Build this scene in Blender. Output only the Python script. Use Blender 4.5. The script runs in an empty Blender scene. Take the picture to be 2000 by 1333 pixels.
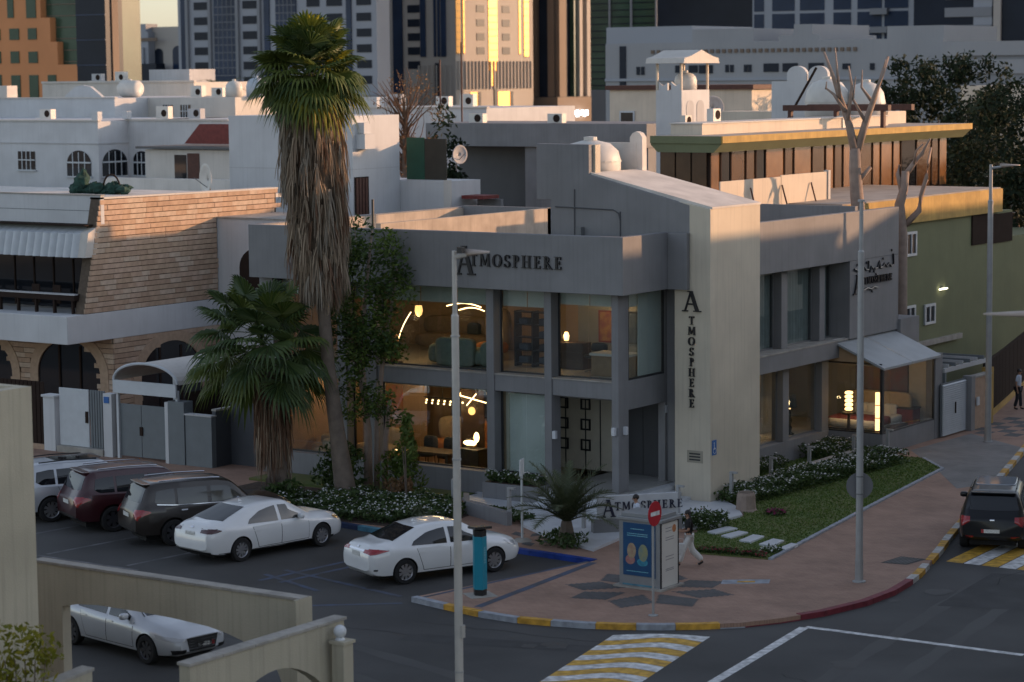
import bpy, bmesh, math, random
from mathutils import Vector, Matrix
from mathutils.bvhtree import BVHTree
R = math.radians
random.seed(7)
scn = bpy.context.scene
col = scn.collection
# ---------------------------------------------------------------- camera, sky, sun, exposure
YAW, PITCH, ROLL = R(34.424), R(6.2735), R(-0.5472)
cam_d = bpy.data.cameras.new('camera'); cam_d.lens = 85; cam_d.sensor_width = 36; cam_d.clip_end = 4000; cam_d.clip_start = .5
cam = bpy.data.objects.new('camera', cam_d); col.objects.link(cam)
_fh = Vector((-math.sin(YAW), math.cos(YAW), 0)); _rt = Vector((math.cos(YAW), math.sin(YAW), 0)); _up = Vector((0, 0, 1))
_f = _fh * math.cos(PITCH) - _up * math.sin(PITCH); _u = _fh * math.sin(PITCH) + _up * math.cos(PITCH)
_r = _rt * math.cos(ROLL) + _u * math.sin(ROLL); _u2 = -_rt * math.sin(ROLL) + _u * math.cos(ROLL)
_m = Matrix((_r, _u2, -_f)).transposed().to_4x4(); _m.translation = Vector((37.51, -60.24, 13.0)); cam.matrix_world = _m
scn.camera = cam
cam_d.dof.use_dof = True; cam_d.dof.focus_distance = 74; cam_d.dof.aperture_fstop = 1.3
SUN_AZ = Vector((.64, .77)); SUN_EL = R(9.5)
world = bpy.data.worlds.new('World'); scn.world = world; world.use_nodes = True
wn = world.node_tree.nodes; sky = wn.new('ShaderNodeTexSky'); sky.sky_type = 'NISHITA'; sky.sun_disc = False
sky.sun_elevation = SUN_EL; sky.sun_rotation = math.atan2(SUN_AZ.x, SUN_AZ.y); sky.air_density = 1.0; sky.dust_density = 0.8; sky.ozone_density = 2.0; sky.altitude = 0
wn['Background'].inputs['Strength'].default_value = .15
_hs = wn.new('ShaderNodeHueSaturation'); _hs.inputs['Saturation'].default_value = .6          # dusty dusk air: the whole sky a little paler and pinker
_tn = wn.new('ShaderNodeMix'); _tn.data_type = 'RGBA'; _tn.blend_type = 'MULTIPLY'; _tn.inputs['Factor'].default_value = 1; _tn.inputs['B'].default_value = (1.03, .99, 1.0, 1)
world.node_tree.links.new(sky.outputs[0], _hs.inputs['Color']); world.node_tree.links.new(_hs.outputs[0], _tn.inputs['A']); world.node_tree.links.new(_tn.outputs['Result'], wn['Background'].inputs[0])
sun_d = bpy.data.lights.new('sun', 'SUN'); sun_d.energy = 2.7; sun_d.angle = R(.6); sun_d.color = (1, .56, .29)
sun = bpy.data.objects.new('sun', sun_d); col.objects.link(sun)
_sd = Vector((SUN_AZ.x, SUN_AZ.y, 0)).normalized() * math.cos(SUN_EL) + Vector((0, 0, math.sin(SUN_EL)))
sun.rotation_euler = _sd.to_track_quat('Z', 'Y').to_euler(); sun.location = (60, 60, 60)
vs = scn.view_settings; vs.view_transform = 'Standard'; vs.look = 'None'; vs.gamma = 1; vs.exposure = 0.92; vs.use_curve_mapping = False
scn.render.engine = 'CYCLES'
cy = scn.cycles; cy.use_denoising = True; cy.max_bounces = 6; cy.diffuse_bounces = 3; cy.glossy_bounces = 3; cy.transparent_max_bounces = 12; cy.transmission_bounces = 3
cy.caustics_reflective = False; cy.caustics_refractive = False; cy.sample_clamp_indirect = 4
# ---------------------------------------------------------------- materials
MATS = {}
def mat(name, c, rough=.7, var=.12, scale=3.0, bump=0.0, bscale=40.0, metal=0.0, c2=None, spec=.5, coat=0.0, streak=0.0, detail=4):
    """plain painted / stone / soil surface: base colour with cloudy wear, optional vertical streaks and fine relief"""
    if name in MATS: return MATS[name]
    m = bpy.data.materials.new(name); m.use_nodes = True; nt = m.node_tree; n = nt.nodes; l = nt.links
    b = n['Principled BSDF']; b.inputs['Roughness'].default_value = rough; b.inputs['Metallic'].default_value = metal
    b.inputs['Specular IOR Level'].default_value = spec; b.inputs['Coat Weight'].default_value = coat; b.inputs['Coat Roughness'].default_value = .05
    m.diffuse_color = (*c, 1)
    if var > 0:
        tc = n.new('ShaderNodeTexCoord'); nz = n.new('ShaderNodeTexNoise'); nz.inputs['Scale'].default_value = scale; nz.inputs['Detail'].default_value = detail
        l.new(tc.outputs['Object'], nz.inputs['Vector'])
        rp = n.new('ShaderNodeMapRange'); rp.inputs['From Min'].default_value = .3; rp.inputs['From Max'].default_value = .7; l.new(nz.outputs['Fac'], rp.inputs['Value'])
        mx = n.new('ShaderNodeMix'); mx.data_type = 'RGBA'; l.new(rp.outputs[0], mx.inputs['Factor'])
        a = c2 if c2 else tuple(x * (1 - var) for x in c)
        mx.inputs['A'].default_value = (*a, 1); mx.inputs['B'].default_value = (*(c if c2 else tuple(min(1, x * (1 + var)) for x in c)), 1)
        out = mx.outputs['Result']
        if streak > 0:
            mp = n.new('ShaderNodeMapping'); mp.inputs['Scale'].default_value = (6, 6, .25); l.new(tc.outputs['Object'], mp.inputs['Vector'])
            s = n.new('ShaderNodeTexNoise'); s.inputs['Scale'].default_value = 1.6; s.inputs['Detail'].default_value = 5; l.new(mp.outputs[0], s.inputs['Vector'])
            sr = n.new('ShaderNodeMapRange'); sr.inputs['From Min'].default_value = .5; sr.inputs['From Max'].default_value = .75; sr.inputs['To Max'].default_value = streak; l.new(s.outputs['Fac'], sr.inputs['Value'])
            m2 = n.new('ShaderNodeMix'); m2.data_type = 'RGBA'; l.new(sr.outputs[0], m2.inputs['Factor']); l.new(out, m2.inputs['A']); m2.inputs['B'].default_value = (*(x * .45 for x in c), 1); out = m2.outputs['Result']
        l.new(out, b.inputs['Base Color'])
        if bump > 0:
            bz = n.new('ShaderNodeTexNoise'); bz.inputs['Scale'].default_value = bscale; bz.inputs['Detail'].default_value = 3; l.new(tc.outputs['Object'], bz.inputs['Vector'])
            bp = n.new('ShaderNodeBump'); bp.inputs['Strength'].default_value = bump; bp.inputs['Distance'].default_value = .02; l.new(bz.outputs['Fac'], bp.inputs['Height']); l.new(bp.outputs[0], b.inputs['Normal'])
    else:
        b.inputs['Base Color'].default_value = (*c, 1)
    MATS[name] = m; return m
def leafmat(name, c, c2, rough=.55, trans=.25):
    if name in MATS: return MATS[name]
    m = bpy.data.materials.new(name); m.use_nodes = True; n = m.node_tree.nodes; l = m.node_tree.links; b = n['Principled BSDF']
    g = n.new('ShaderNodeNewGeometry'); mx = n.new('ShaderNodeMix'); mx.data_type = 'RGBA'; l.new(g.outputs['Random Per Island'], mx.inputs['Factor'])
    mx.inputs['A'].default_value = (*c, 1); mx.inputs['B'].default_value = (*c2, 1); l.new(mx.outputs['Result'], b.inputs['Base Color'])
    b.inputs['Roughness'].default_value = rough; b.inputs['Specular IOR Level'].default_value = .35
    if trans > 0:
        t = n.new('ShaderNodeBsdfTranslucent'); l.new(mx.outputs['Result'], t.inputs['Color']); s = n.new('ShaderNodeMixShader'); s.inputs[0].default_value = trans
        l.new(b.outputs[0], s.inputs[1]); l.new(t.outputs[0], s.inputs[2]); l.new(s.outputs[0], n['Material Output'].inputs['Surface'])
    MATS[name] = m; return m
def glass(name, tint=(1, 1, 1), ior=1.5, rough=.0, base=.05):
    """clear pane: see-through with a mirror sheen that grows at grazing angles"""
    if name in MATS: return MATS[name]
    m = bpy.data.materials.new(name); m.use_nodes = True; n = m.node_tree.nodes; l = m.node_tree.links; n.remove(n['Principled BSDF'])
    t = n.new('ShaderNodeBsdfTransparent'); t.inputs['Color'].default_value = (*tint, 1); gl = n.new('ShaderNodeBsdfGlossy'); gl.inputs['Roughness'].default_value = rough
    fr = n.new('ShaderNodeLayerWeight'); fr.inputs['Blend'].default_value = .5; pw = n.new('ShaderNodeMath'); pw.operation = 'POWER'; pw.inputs[1].default_value = 4; l.new(fr.outputs['Facing'], pw.inputs[0])
    mp = n.new('ShaderNodeMath'); mp.operation = 'ADD'; mp.use_clamp = True; mp.inputs[1].default_value = base; l.new(pw.outputs[0], mp.inputs[0])
    s = n.new('ShaderNodeMixShader'); l.new(mp.outputs[0], s.inputs[0]); l.new(t.outputs[0], s.inputs[1]); l.new(gl.outputs[0], s.inputs[2]); l.new(s.outputs[0], n['Material Output'].inputs['Surface'])
    MATS[name] = m; return m
def emit(name, c, s):
    if name in MATS: return MATS[name]
    m = bpy.data.materials.new(name); m.use_nodes = True; b = m.node_tree.nodes['Principled BSDF']
    b.inputs['Base Color'].default_value = (*c, 1); b.inputs['Emission Color'].default_value = (*c, 1); b.inputs['Emission Strength'].default_value = s
    MATS[name] = m; return m
def paver(name, c1, c2, cm, sx, sy, bump=.4, off=.5, rough=.8):
    if name in MATS: return MATS[name]
    m = bpy.data.materials.new(name); m.use_nodes = True; n = m.node_tree.nodes; l = m.node_tree.links; b = n['Principled BSDF']; b.inputs['Roughness'].default_value = rough
    tc = n.new('ShaderNodeTexCoord'); br = n.new('ShaderNodeTexBrick'); br.inputs['Scale'].default_value = 1; br.inputs['Brick Width'].default_value = sx; br.inputs['Row Height'].default_value = sy; br.inputs['Mortar Size'].default_value = min(sx, sy) * .05
    br.offset = off; br.inputs['Color1'].default_value = (*c1, 1); br.inputs['Color2'].default_value = (*c2, 1); br.inputs['Mortar'].default_value = (*cm, 1); l.new(tc.outputs['Object'], br.inputs['Vector'])
    nz = n.new('ShaderNodeTexNoise'); nz.inputs['Scale'].default_value = .7; nz.inputs['Detail'].default_value = 7; nz.inputs['Roughness'].default_value = .65; l.new(tc.outputs['Object'], nz.inputs['Vector'])
    mr = n.new('ShaderNodeMapRange'); mr.inputs['From Min'].default_value = .3; mr.inputs['From Max'].default_value = .7; mr.inputs['To Min'].default_value = .72; mr.inputs['To Max'].default_value = 1.15; l.new(nz.outputs['Fac'], mr.inputs['Value'])
    mx = n.new('ShaderNodeMix'); mx.data_type = 'RGBA'; mx.blend_type = 'MULTIPLY'; mx.inputs['Factor'].default_value = 1; l.new(br.outputs['Color'], mx.inputs['A']); l.new(mr.outputs[0], mx.inputs['B']); l.new(mx.outputs['Result'], b.inputs['Base Color'])
    bp = n.new('ShaderNodeBump'); bp.inputs['Strength'].default_value = bump; bp.inputs['Distance'].default_value = .01; bp.invert = True; l.new(br.outputs['Fac'], bp.inputs['Height']); l.new(bp.outputs[0], b.inputs['Normal'])
    MATS[name] = m; return m
# ---------------------------------------------------------------- mesh collector
class MB:
    def __init__(s): s.v = []; s.f = []; s.smooth = False
    def add(s, vs, fs):
        o = len(s.v); s.v += [tuple(p) for p in vs]; s.f += [tuple(i + o for i in f) for f in fs]; return s
    def box(s, x0, x1, y0, y1, z0, z1):
        return s.add([(x0, y0, z0), (x1, y0, z0), (x1, y1, z0), (x0, y1, z0), (x0, y0, z1), (x1, y0, z1), (x1, y1, z1), (x0, y1, z1)],
                     [(3, 2, 1, 0), (4, 5, 6, 7), (0, 1, 5, 4), (1, 2, 6, 5), (2, 3, 7, 6), (3, 0, 4, 7)])
    def prism(s, poly, z0, z1, axis='z'):
        """polygon (counter-clockwise) pulled from z0 to z1 along an axis; axis y takes (x, z) points, axis x takes (y, z) points"""
        n = len(poly)
        def P(a, b, c): return (a, b, c) if axis == 'z' else ((a, c, b) if axis == 'y' else (c, a, b))
        vs = [P(a, b, z0) for a, b in poly] + [P(a, b, z1) for a, b in poly]
        fs = [tuple(range(n))[::-1], tuple(range(n, 2 * n))] + [(i, (i + 1) % n, n + (i + 1) % n, n + i) for i in range(n)]
        return s.add(vs, fs)
    def tube(s, pts, rad, k=8, caps=True):
        pts = [Vector(p) for p in pts]; n = len(pts); rad = rad if isinstance(rad, (list, tuple)) else [rad] * n
        vs = []; up = Vector((.13, .27, 1)).normalized()
        for i, p in enumerate(pts):
            d = (pts[min(i + 1, n - 1)] - pts[max(i - 1, 0)]).normalized()
            a = d.cross(up)
            if a.length < .05: a = d.cross(Vector((1, 0, 0)))
            a.normalize(); b = d.cross(a).normalized(); up = -b if False else up
            for j in range(k):
                t = 2 * math.pi * j / k; vs.append(p + (a * math.cos(t) + b * math.sin(t)) * rad[i])
        fs = [(i * k + j, i * k + (j + 1) % k, (i + 1) * k + (j + 1) % k, (i + 1) * k + j) for i in range(n - 1) for j in range(k)]
        if caps: fs += [tuple(range(k)), tuple(range((n - 1) * k, n * k))[::-1]]
        return s.add(vs, fs)
    def lathe(s, prof, c=(0, 0, 0), k=20, axis='z'):
        """profile of (radius, height) turned about an axis through c"""
        vs = []; n = len(prof)
        for r, h in prof:
            for j in range(k):
                t = 2 * math.pi * j / k; a, b = r * math.cos(t), r * math.sin(t)
                vs.append((c[0] + a, c[1] + b, c[2] + h) if axis == 'z' else ((c[0] + a, c[1] + h, c[2] + b) if axis == 'y' else (c[0] + h, c[1] + a, c[2] + b)))
        fs = [(i * k + j, i * k + (j + 1) % k, (i + 1) * k + (j + 1) % k, (i + 1) * k + j) for i in range(n - 1) for j in range(k)]
        if prof[0] != prof[-1]: fs += [tuple(range(k))[::-1], tuple(range((n - 1) * k, n * k))]
        return s.add(vs, fs)
    def blob(s, c, r, k=12, m=8, jit=0.0, seed=0):
        rd = random.Random(seed); prof = []
        rx, ry, rz = r if isinstance(r, (list, tuple)) else (r, r, r); vs = []
        for i in range(m + 1):
            a = -math.pi / 2 + math.pi * i / m
            for j in range(k):
                t = 2 * math.pi * j / k; q = 1 + rd.uniform(-jit, jit)
                vs.append((c[0] + rx * q * math.cos(a) * math.cos(t), c[1] + ry * q * math.cos(a) * math.sin(t), c[2] + rz * q * math.sin(a)))
        return s.add(vs, [(i * k + j, i * k + (j + 1) % k, (i + 1) * k + (j + 1) % k, (i + 1) * k + j) for i in range(m) for j in range(k)])
    def sup(s, c, h, e=4, k=20, m=10):
        """soft cushion: rounded box with half sizes h"""
        vs = []; sg = lambda x: math.copysign(abs(x) ** (2 / e), x)
        for i in range(m + 1):
            a = -math.pi / 2 + math.pi * i / m
            for j in range(k):
                t = 2 * math.pi * j / k
                vs.append((c[0] + h[0] * sg(math.cos(a)) * sg(math.cos(t)), c[1] + h[1] * sg(math.cos(a)) * sg(math.sin(t)), c[2] + h[2] * sg(math.sin(a))))
        s.smooth = True
        return s.add(vs, [(i * k + j, i * k + (j + 1) % k, (i + 1) * k + (j + 1) % k, (i + 1) * k + j) for i in range(m) for j in range(k)])
    def build(s, name, m, parent=None, smooth=None, bevel=0.0):
        me = bpy.data.meshes.new(name); me.from_pydata(s.v, [], s.f)
        if bevel > 0:
            bm = bmesh.new(); bm.from_mesh(me); bmesh.ops.remove_doubles(bm, verts=bm.verts, dist=1e-5)
            bmesh.ops.recalc_face_normals(bm, faces=bm.faces)
            es = [e for e in bm.edges if len(e.link_faces) == 2 and e.calc_face_angle(0) > .5]
            bmesh.ops.bevel(bm, geom=es, offset=bevel, segments=2, affect='EDGES', profile=.5); bm.to_mesh(me); bm.free()
        else:
            bm = bmesh.new(); bm.from_mesh(me); bmesh.ops.recalc_face_normals(bm, faces=bm.faces) if len(s.f) < 4000 else None; bm.to_mesh(me); bm.free()
        if s.smooth if smooth is None else smooth: me.shade_smooth()
        return obj(name, me, m, parent)
def obj(name, me, m=None, parent=None):
    o = bpy.data.objects.new(name, me); col.objects.link(o)
    if m is not None and me is not None and not me.materials: me.materials.append(MATS[m] if isinstance(m, str) else m)
    if parent is not None: o.parent = parent
    return o
def tag(o, label=None, cat=None, group=None, kind=None):
    if label: o['label'] = label
    if cat: o['category'] = cat
    if group: o['group'] = group
    if kind: o['kind'] = kind
    return o
def thing(name, label, cat, loc=(0, 0, 0), rz=0.0, group=None):
    o = bpy.data.objects.new(name, None); col.objects.link(o); o.location = loc; o.rotation_euler = (0, 0, rz); o.empty_display_size = .3
    return tag(o, label, cat, group)
def struct(name, mb, m, parent=None, **k):
    o = mb.build(name, m, parent, **k)
    if parent is None: o['kind'] = 'structure'
    return o
def box(name, m, parent, *d, bevel=0.0): return MB().box(*d).build(name, m, parent, bevel=bevel)
def copy_tree(o, parent=None):
    c = o.copy(); col.objects.link(c); c.parent = parent
    for ch in [q for q in o.children]: copy_tree(ch, c)
    return c
def lamp(parent, loc, power, c=(1, .72, .42), size=.12, kind='POINT', sy=None, rot=None, spread=None):
    d = bpy.data.lights.new('lamp_light', kind); d.energy = power; d.color = c
    if kind == 'POINT': d.shadow_soft_size = size
    else:
        d.size = size
        if sy: d.shape = 'RECTANGLE'; d.size_y = sy
    o = bpy.data.objects.new('lamp_light', d); col.objects.link(o); o.location = loc; o.parent = parent
    if rot: o.rotation_euler = rot
    return o
# ---------------------------------------------------------------- ground, road, pavements
mat('sand', (.30, .25, .19), .95, .2, .05)
mat('asphalt', (.054, .053, .053), .82, .42, .22, bump=.3, bscale=60, detail=12)
mat('paint_white', (.58, .58, .58), .7, .45, 5, detail=8)
mat('paint_yellow', (.52, .30, .04), .7, .4, 5, detail=8)
mat('paint_blue_faded', (.065, .09, .155), .8, .5, 2.2, c2=(.06, .06, .066), detail=9)
mat('paint_white_faded', (.17, .17, .18), .8, .5, 1.6, c2=(.06, .06, .06), detail=9)
mat('paint_blue', (.01, .045, .26), .5, .3, 4, detail=8)
mat('paint_navy', (.02, .035, .09), .6, .3, 4, detail=8)
mat('paint_cyan', (.08, .22, .30), .6, .3, 4, detail=8)
mat('kerb_grey', (.30, .32, .36), .8, .25, 5, detail=8)
mat('kerb_white', (.46, .45, .43), .8, .3, 5, detail=8)
mat('kerb_yellow', (.50, .27, .035), .7, .35, 5, detail=8)
mat('kerb_red', (.17, .022, .035), .65, .3, 5, detail=8)
mat('concrete', (.33, .31, .28), .85, .2, 2.5, bump=.2, streak=.25)
mat('concrete_dark', (.13, .125, .12), .85, .25, 2.5)
mat('tile_white', (.56, .58, .61), .45, .06, 3)
mat('tile_grey', (.34, .34, .33), .4, .1, 3)
mat('soil', (.06, .04, .03), .95, .4, 6, bump=.6)
mat('grass_ground', (.09, .145, .035), .95, .5, 1.3, bump=.8, bscale=90, c2=(.15, .15, .055), detail=9)
leafmat('grass_blade', (.07, .135, .025), (.17, .215, .06), .8, .35)
paver('paver_red', (.32, .195, .14), (.36, .225, .165), (.24, .155, .12), .22, .11)
paver('paver_dark', (.075, .078, .08), (.10, .10, .105), (.16, .12, .10), .22, .11)
paver('paver_grey', (.20, .19, .185), (.23, .22, .21), (.13, .12, .12), .22, .11)
struct('ground', MB().add([(-1500, -600, -.06), (600, -600, -.06), (600, 1500, -.06), (-1500, 1500, -.06)], [(0, 1, 2, 3)]), 'sand')
struct('road', MB().add([(-90, -110, 0), (70, -110, 0), (70, 140, 0), (-90, 140, 0)], [(0, 1, 2, 3)]), 'asphalt')
FRONT = [(2.02, -12.95), (3.2, -13.22), (4.5, -13.46), (5.45, -13.5), (6.3, -13.35), (7.26, -13.1), (8.07, -12.75), (8.85, -12.3), (9.64, -11.72), (10.3, -11.1), (10.86, -10.2),
         (11.4, -8.97), (11.75, -7.4), (11.8, -5.94), (11.65, -4.7), (11.44, -3.6), (11.2, -2.7), (10.98, -1.87), (10.6, -.47), (10.1, 1.2), (7.65, 10.1), (6.2, 15.4), (4.5, 21.5), (1.0, 34), (-5.2, 56)]
BACK = [(-60, -5.0), (-14.5, -5.0), (-9.6, -5.45), (-5.85, -5.95), (-4.2, -6.15), (.63, -6.43), (3.45, -6.67)]
WALK = BACK + [(2.02, -12.95)][:0] + FRONT + [(-60, 56)]
struct('sidewalk', MB().prism(WALK, -.05, .12), 'paver_red')
def polyline(pts, step=.12):
    out = [Vector((*p, 0)) for p in pts[:1]]
    for a, b in zip(pts, pts[1:]):
        a = Vector((*a, 0)); b = Vector((*b, 0)); n = max(1, int((b - a).length / step))
        out += [a.lerp(b, (i + 1) / n) for i in range(n)]
    return out
def strip(pts, w0, w1, z0, z1):
    """solid strip that follows a line, from offset w0 to w1 on its left side"""
    P = [Vector((*p[:2], 0)) for p in pts]; n = len(P); vs = []
    for i, p in enumerate(P):
        d = (P[min(i + 1, n - 1)] - P[max(i - 1, 0)]).normalized(); q = Vector((-d.y, d.x, 0))
        a, b = p + q * w0, p + q * w1
        vs += [(a.x, a.y, z0), (b.x, b.y, z0), (b.x, b.y, z1), (a.x, a.y, z1)]
    fs = [(i * 4 + j, i * 4 + (j + 1) % 4, i * 4 + 4 + (j + 1) % 4, i * 4 + 4 + j) for i in range(n - 1) for j in range(4)] + [(3, 2, 1, 0), tuple(range(n * 4 - 4, n * 4))]
    return MB().add(vs, fs)
def kerb(name, pts, pieces, w=.17, h=.135):
    """kerb stones one by one along a line; pieces = (length, material)"""
    pl = polyline(pts, .1); root = thing(name, None, None); root['kind'] = 'structure'; i = 0
    for ln, m in pieces:
        n = max(2, round(ln / .1)); seg = pl[i:i + n + 1]; i += n
        if len(seg) < 2: break
        if m: 
            dip = .02 if m.endswith('!') else h
            o = strip(seg[:-1] + [seg[-1].lerp(seg[-2], .12)], -.03, w, -.04, dip).build('kerb_stone', m.rstrip('!'), root)
    return root
YW = []
for i in range(70): YW += [(.95, 'kerb_yellow'), (.95, 'kerb_white')]
kerb('kerb', FRONT, [(1.2, 'kerb_grey'), (1.25, 'kerb_yellow'), (1.1, 'kerb_grey'), (.85, 'kerb_yellow'), (1.0, 'kerb_grey'), (.9, 'kerb_yellow'), (.95, 'kerb_grey'), (1.0, 'kerb_yellow'), (.6, 'kerb_grey!'), (1.5, 'kerb_red!'),
                          (1.3, 'kerb_red'), (1.3, 'kerb_red'), (1.3, 'kerb_red'), (1.2, 'kerb_red'), (.6, 'kerb_white'), (.8, 'kerb_yellow'), (.6, 'kerb_white'), (.5, 'concrete_dark!')] + YW[:50])
kerb('kerb', [(3.4, -6.72), (.63, -6.48), (-4.2, -6.2), (-5.85, -6.0), (-9.6, -5.5), (-14.5, -5.05), (-40, -5.05)][::-1], [(1.0, 'kerb_grey')] * 32 + [(1.0, 'paint_navy')] * 2 + [(1.0, 'kerb_grey')] * 0 + [(.95, 'paint_navy')] * 1 + [(.9, 'paint_cyan')] * 2 + [(1.2, 'paint_navy')] * 2 + [(1.0, 'paint_blue')] * 9)
def sheet(name, poly, z, m, parent=None):
    o = MB().add([(x, y, z) for x, y in poly], [tuple(range(len(poly)))]).build(name, m, parent)
    if parent is None: o['kind'] = 'structure'
    return o
def line(name, a, b, w, z, m, parent=None):
    a, b = Vector((*a, 0)), Vector((*b, 0)); q = (b - a).normalized(); q = Vector((-q.y, q.x, 0)) * w / 2
    return sheet(name, [(p.x, p.y) for p in (a - q, b - q, b + q, a + q)], z, m, parent)
# parking edge of the corner pavement: painted blue strips
line('painted_strip', (4.05, -13.0), (3.55, -6.95), .22, .124, 'paint_blue_faded')
line('painted_strip', (2.25, -12.9), (3.35, -6.9), .12, .124, 'paint_blue_faded')
for k, (a, b) in enumerate([((1.9, -13.2), (-.6, -15.2)), ((-2.3, -12.9), (-1.5, -6.4)), ((-2.9, -13.0), (-2.1, -6.4)), ((-3.2, -11.6), (1.4, -12.6)), ((-3.3, -12.3), (-.8, -13.2))]):
    line('painted_line', a, b, .16, .0035 + .0008 * k, 'paint_blue_faded')
for x in (-6.6, -9.6, -12.3, -15): line('painted_line', (x - .6, -13.4), (x + .2, -6.5), .13, .004, 'paint_white_faded')
line('painted_line', (-16, -13.6), (-6.5, -13.7), .12, .0052, 'paint_white_faded')
line('painted_line', (11.55, -10.22), (16.95, -10.12), .2, .004, 'paint_white')
line('painted_line', (11.55, -10.3), (12.9, -20.5), .24, .0055, 'paint_white')
# zebra crossing with wavy yellow and white bands over a low hump
cw = thing('crosswalk', None, None); cw['kind'] = 'structure'
A0, A1, B0, B1 = Vector((8.15, -13.35)), Vector((10.7, -25.2)), Vector((10.15, -12.3)), Vector((12.4, -24.2))
def cwp(t, s):
    p = A0.lerp(A1, t).lerp(B0.lerp(B1, t), s); d = (A1 - A0).normalized(); o = .13 * math.sin(s * 6.3 + .6) * (1 if .02 < t else 0); q = p + d * o
    return (q.x, q.y, .004 + .05 * math.sin(math.pi * s))
NB = 24
for i in range(NB):
    vs = []; S = 12
    for j in range(S + 1): vs += [cwp(i / NB, j / S), cwp((i + .97) / NB, j / S)]
    MB().add(vs, [(2 * j, 2 * j + 1, 2 * j + 3, 2 * j + 2) for j in range(S)]).build('stripe', 'paint_white' if i % 2 == 0 else 'paint_yellow', cw)
cw2 = thing('crosswalk', None, None); cw2['kind'] = 'structure'
for i in range(9):
    x = 11.15 + i * .5; sheet('stripe', [(x, -1.4), (x + .47, -1.4), (x + .3, 1.9), (x - .17, 1.9)], .004, 'paint_yellow' if i % 2 == 0 else 'paint_white', cw2)
# paving pattern round the kiosk: dark diamonds
C = Vector((6.55, -9.1)); pat = thing('paving_pattern', None, None); pat['kind'] = 'structure'
for i in range(8):
    a = 2 * math.pi * i / 8 + .25; u = Vector((math.cos(a), math.sin(a))); v = Vector((-u.y, u.x))
    pts = [C + u * .62, C + u * 1.5 + v * .56, C + u * 2.2, C + u * 1.5 - v * .56]
    if i % 1 == 0: 
        # stepped edges of small setts
        st = []
        for p, q in zip(pts, pts[1:] + pts[:1]):
            for k in range(6):
                m_ = p.lerp(q, k / 6); m2 = p.lerp(q, (k + 1) / 6); st += [(m_.x, m_.y), (m2.x, m_.y)]
        sheet('dark_setts', st, .124, 'paver_dark', pat)
pat2 = thing('paving_pattern', None, None); pat2['kind'] = 'structure'
C2 = Vector((.1, -5.2))
for i in range(8):
    a = 2 * math.pi * i / 8; u = Vector((math.cos(a), math.sin(a))); v = Vector((-u.y, u.x)); pts = [C2 + u * .35, C2 + u * .75 + v * .2, C2 + u * 1.1, C2 + u * .75 - v * .2]
    sheet('dark_setts', [(p.x, p.y) for p in pts], .124, 'paver_dark', pat2)
# manhole frame with yellow paint, storm drain, driveway apron, chequered tactile paving
mh = struct('manhole', MB().prism([(7.75, -7.55), (8.75, -6.85), (8.55, -6.4), (7.55, -7.1)], .1, .126), 'kerb_grey')
sheet('painted_mark', [(8.02, -7.2), (8.4, -6.95), (8.32, -6.78), (7.95, -7.03)], .13, 'paint_yellow', mh)
for k in range(9): pass
dr = thing('storm_drain', None, None); dr['kind'] = 'structure'
for k in range(6): line('drain_bar', (10.1 + .1 * k, -2.95 + .02 * k), (10.18 + .1 * k, -2.0), .06, .128, 'concrete_dark', dr)
sheet('drain_slab', [(10.0, -3.0), (10.7, -2.9), (10.85, -1.95), (10.1, -1.95)], .124, 'asphalt', dr)
sheet('driveway_apron', [(2.5, 14.9), (5.1, 11.4), (7.0, 8.6), (7.55, 10.0), (6.5, 14.0), (5.6, 17.3), (2.7, 19.5)], .124, 'paver_grey')
tp = thing('paving_pattern', None, None); tp['kind'] = 'structure'
for i in range(7):
    for j in range(5):
        if (i + j) % 2: sheet('dark_setts', [(2.2 + j * .55, 19.6 + i * .75), (2.75 + j * .55, 19.6 + i * .75), (2.75 + j * .55, 20.35 + i * .75), (2.2 + j * .55, 20.35 + i * .75)], .124, 'paver_dark', tp)
# lawns, beds, tiled path and steps of the shop
LAWN = [(5.3, -4.5), (7.31, -4.2), (6.84, -.98), (5.95, 5.12), (5.03, 11.78), (3.6, 13.4), (1.85, 13.4), (1.85, 3.1), (3.0, 2.2), (3.75, .9), (3.6, -1.4), (4.1, -2.7)]
struct('lawn', MB().prism(LAWN, .05, .15), 'grass_ground')
struct('lawn', MB().prism([(0.2, 5.7), (1.55, 5.7), (1.55, 12.7), (.2, 12.7)], .05, .15), 'grass_ground')
struct('lawn', MB().prism([(-13, -1.6), (-5.0, -1.6), (-5.0, -.15), (-13, -.15)], .05, .2), 'grass_ground')
struct('lawn_kerb', strip(polyline([(7.36, -4.2), (6.89, -.98), (6.0, 5.12), (5.08, 11.78), (3.65, 13.45)], .3), -.06, .06, .05, .17), 'kerb_grey')
struct('garden_kerb', MB().box(1.55, 1.8, 3.1, 13.2, .05, .42), 'concrete', bevel=.02)
STONES = [[(3.48, -.83), (3.51, -.49), (3.97, -.8), (3.89, -1.37)], [(4.11, -1.88), (4.2, -.9), (4.6, -1.0), (4.45, -2.02)], [(4.73, -2.19), (4.81, -1.33), (5.15, -1.38), (5.12, -2.35)], [(5.5, -2.54), (5.42, -1.6), (5.8, -1.64), (5.9, -2.6)], [(6.21, -2.71), (6.18, -1.85), (6.56, -1.9), (6.65, -2.78)], [(6.95, -2.94), (6.9, -2.14), (7.15, -2.2), (7.2, -3.05)]]
for q in STONES: struct('stepping_stone', MB().prism(q[::-1], .1, .2), 'tile_white', bevel=.012)
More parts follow.
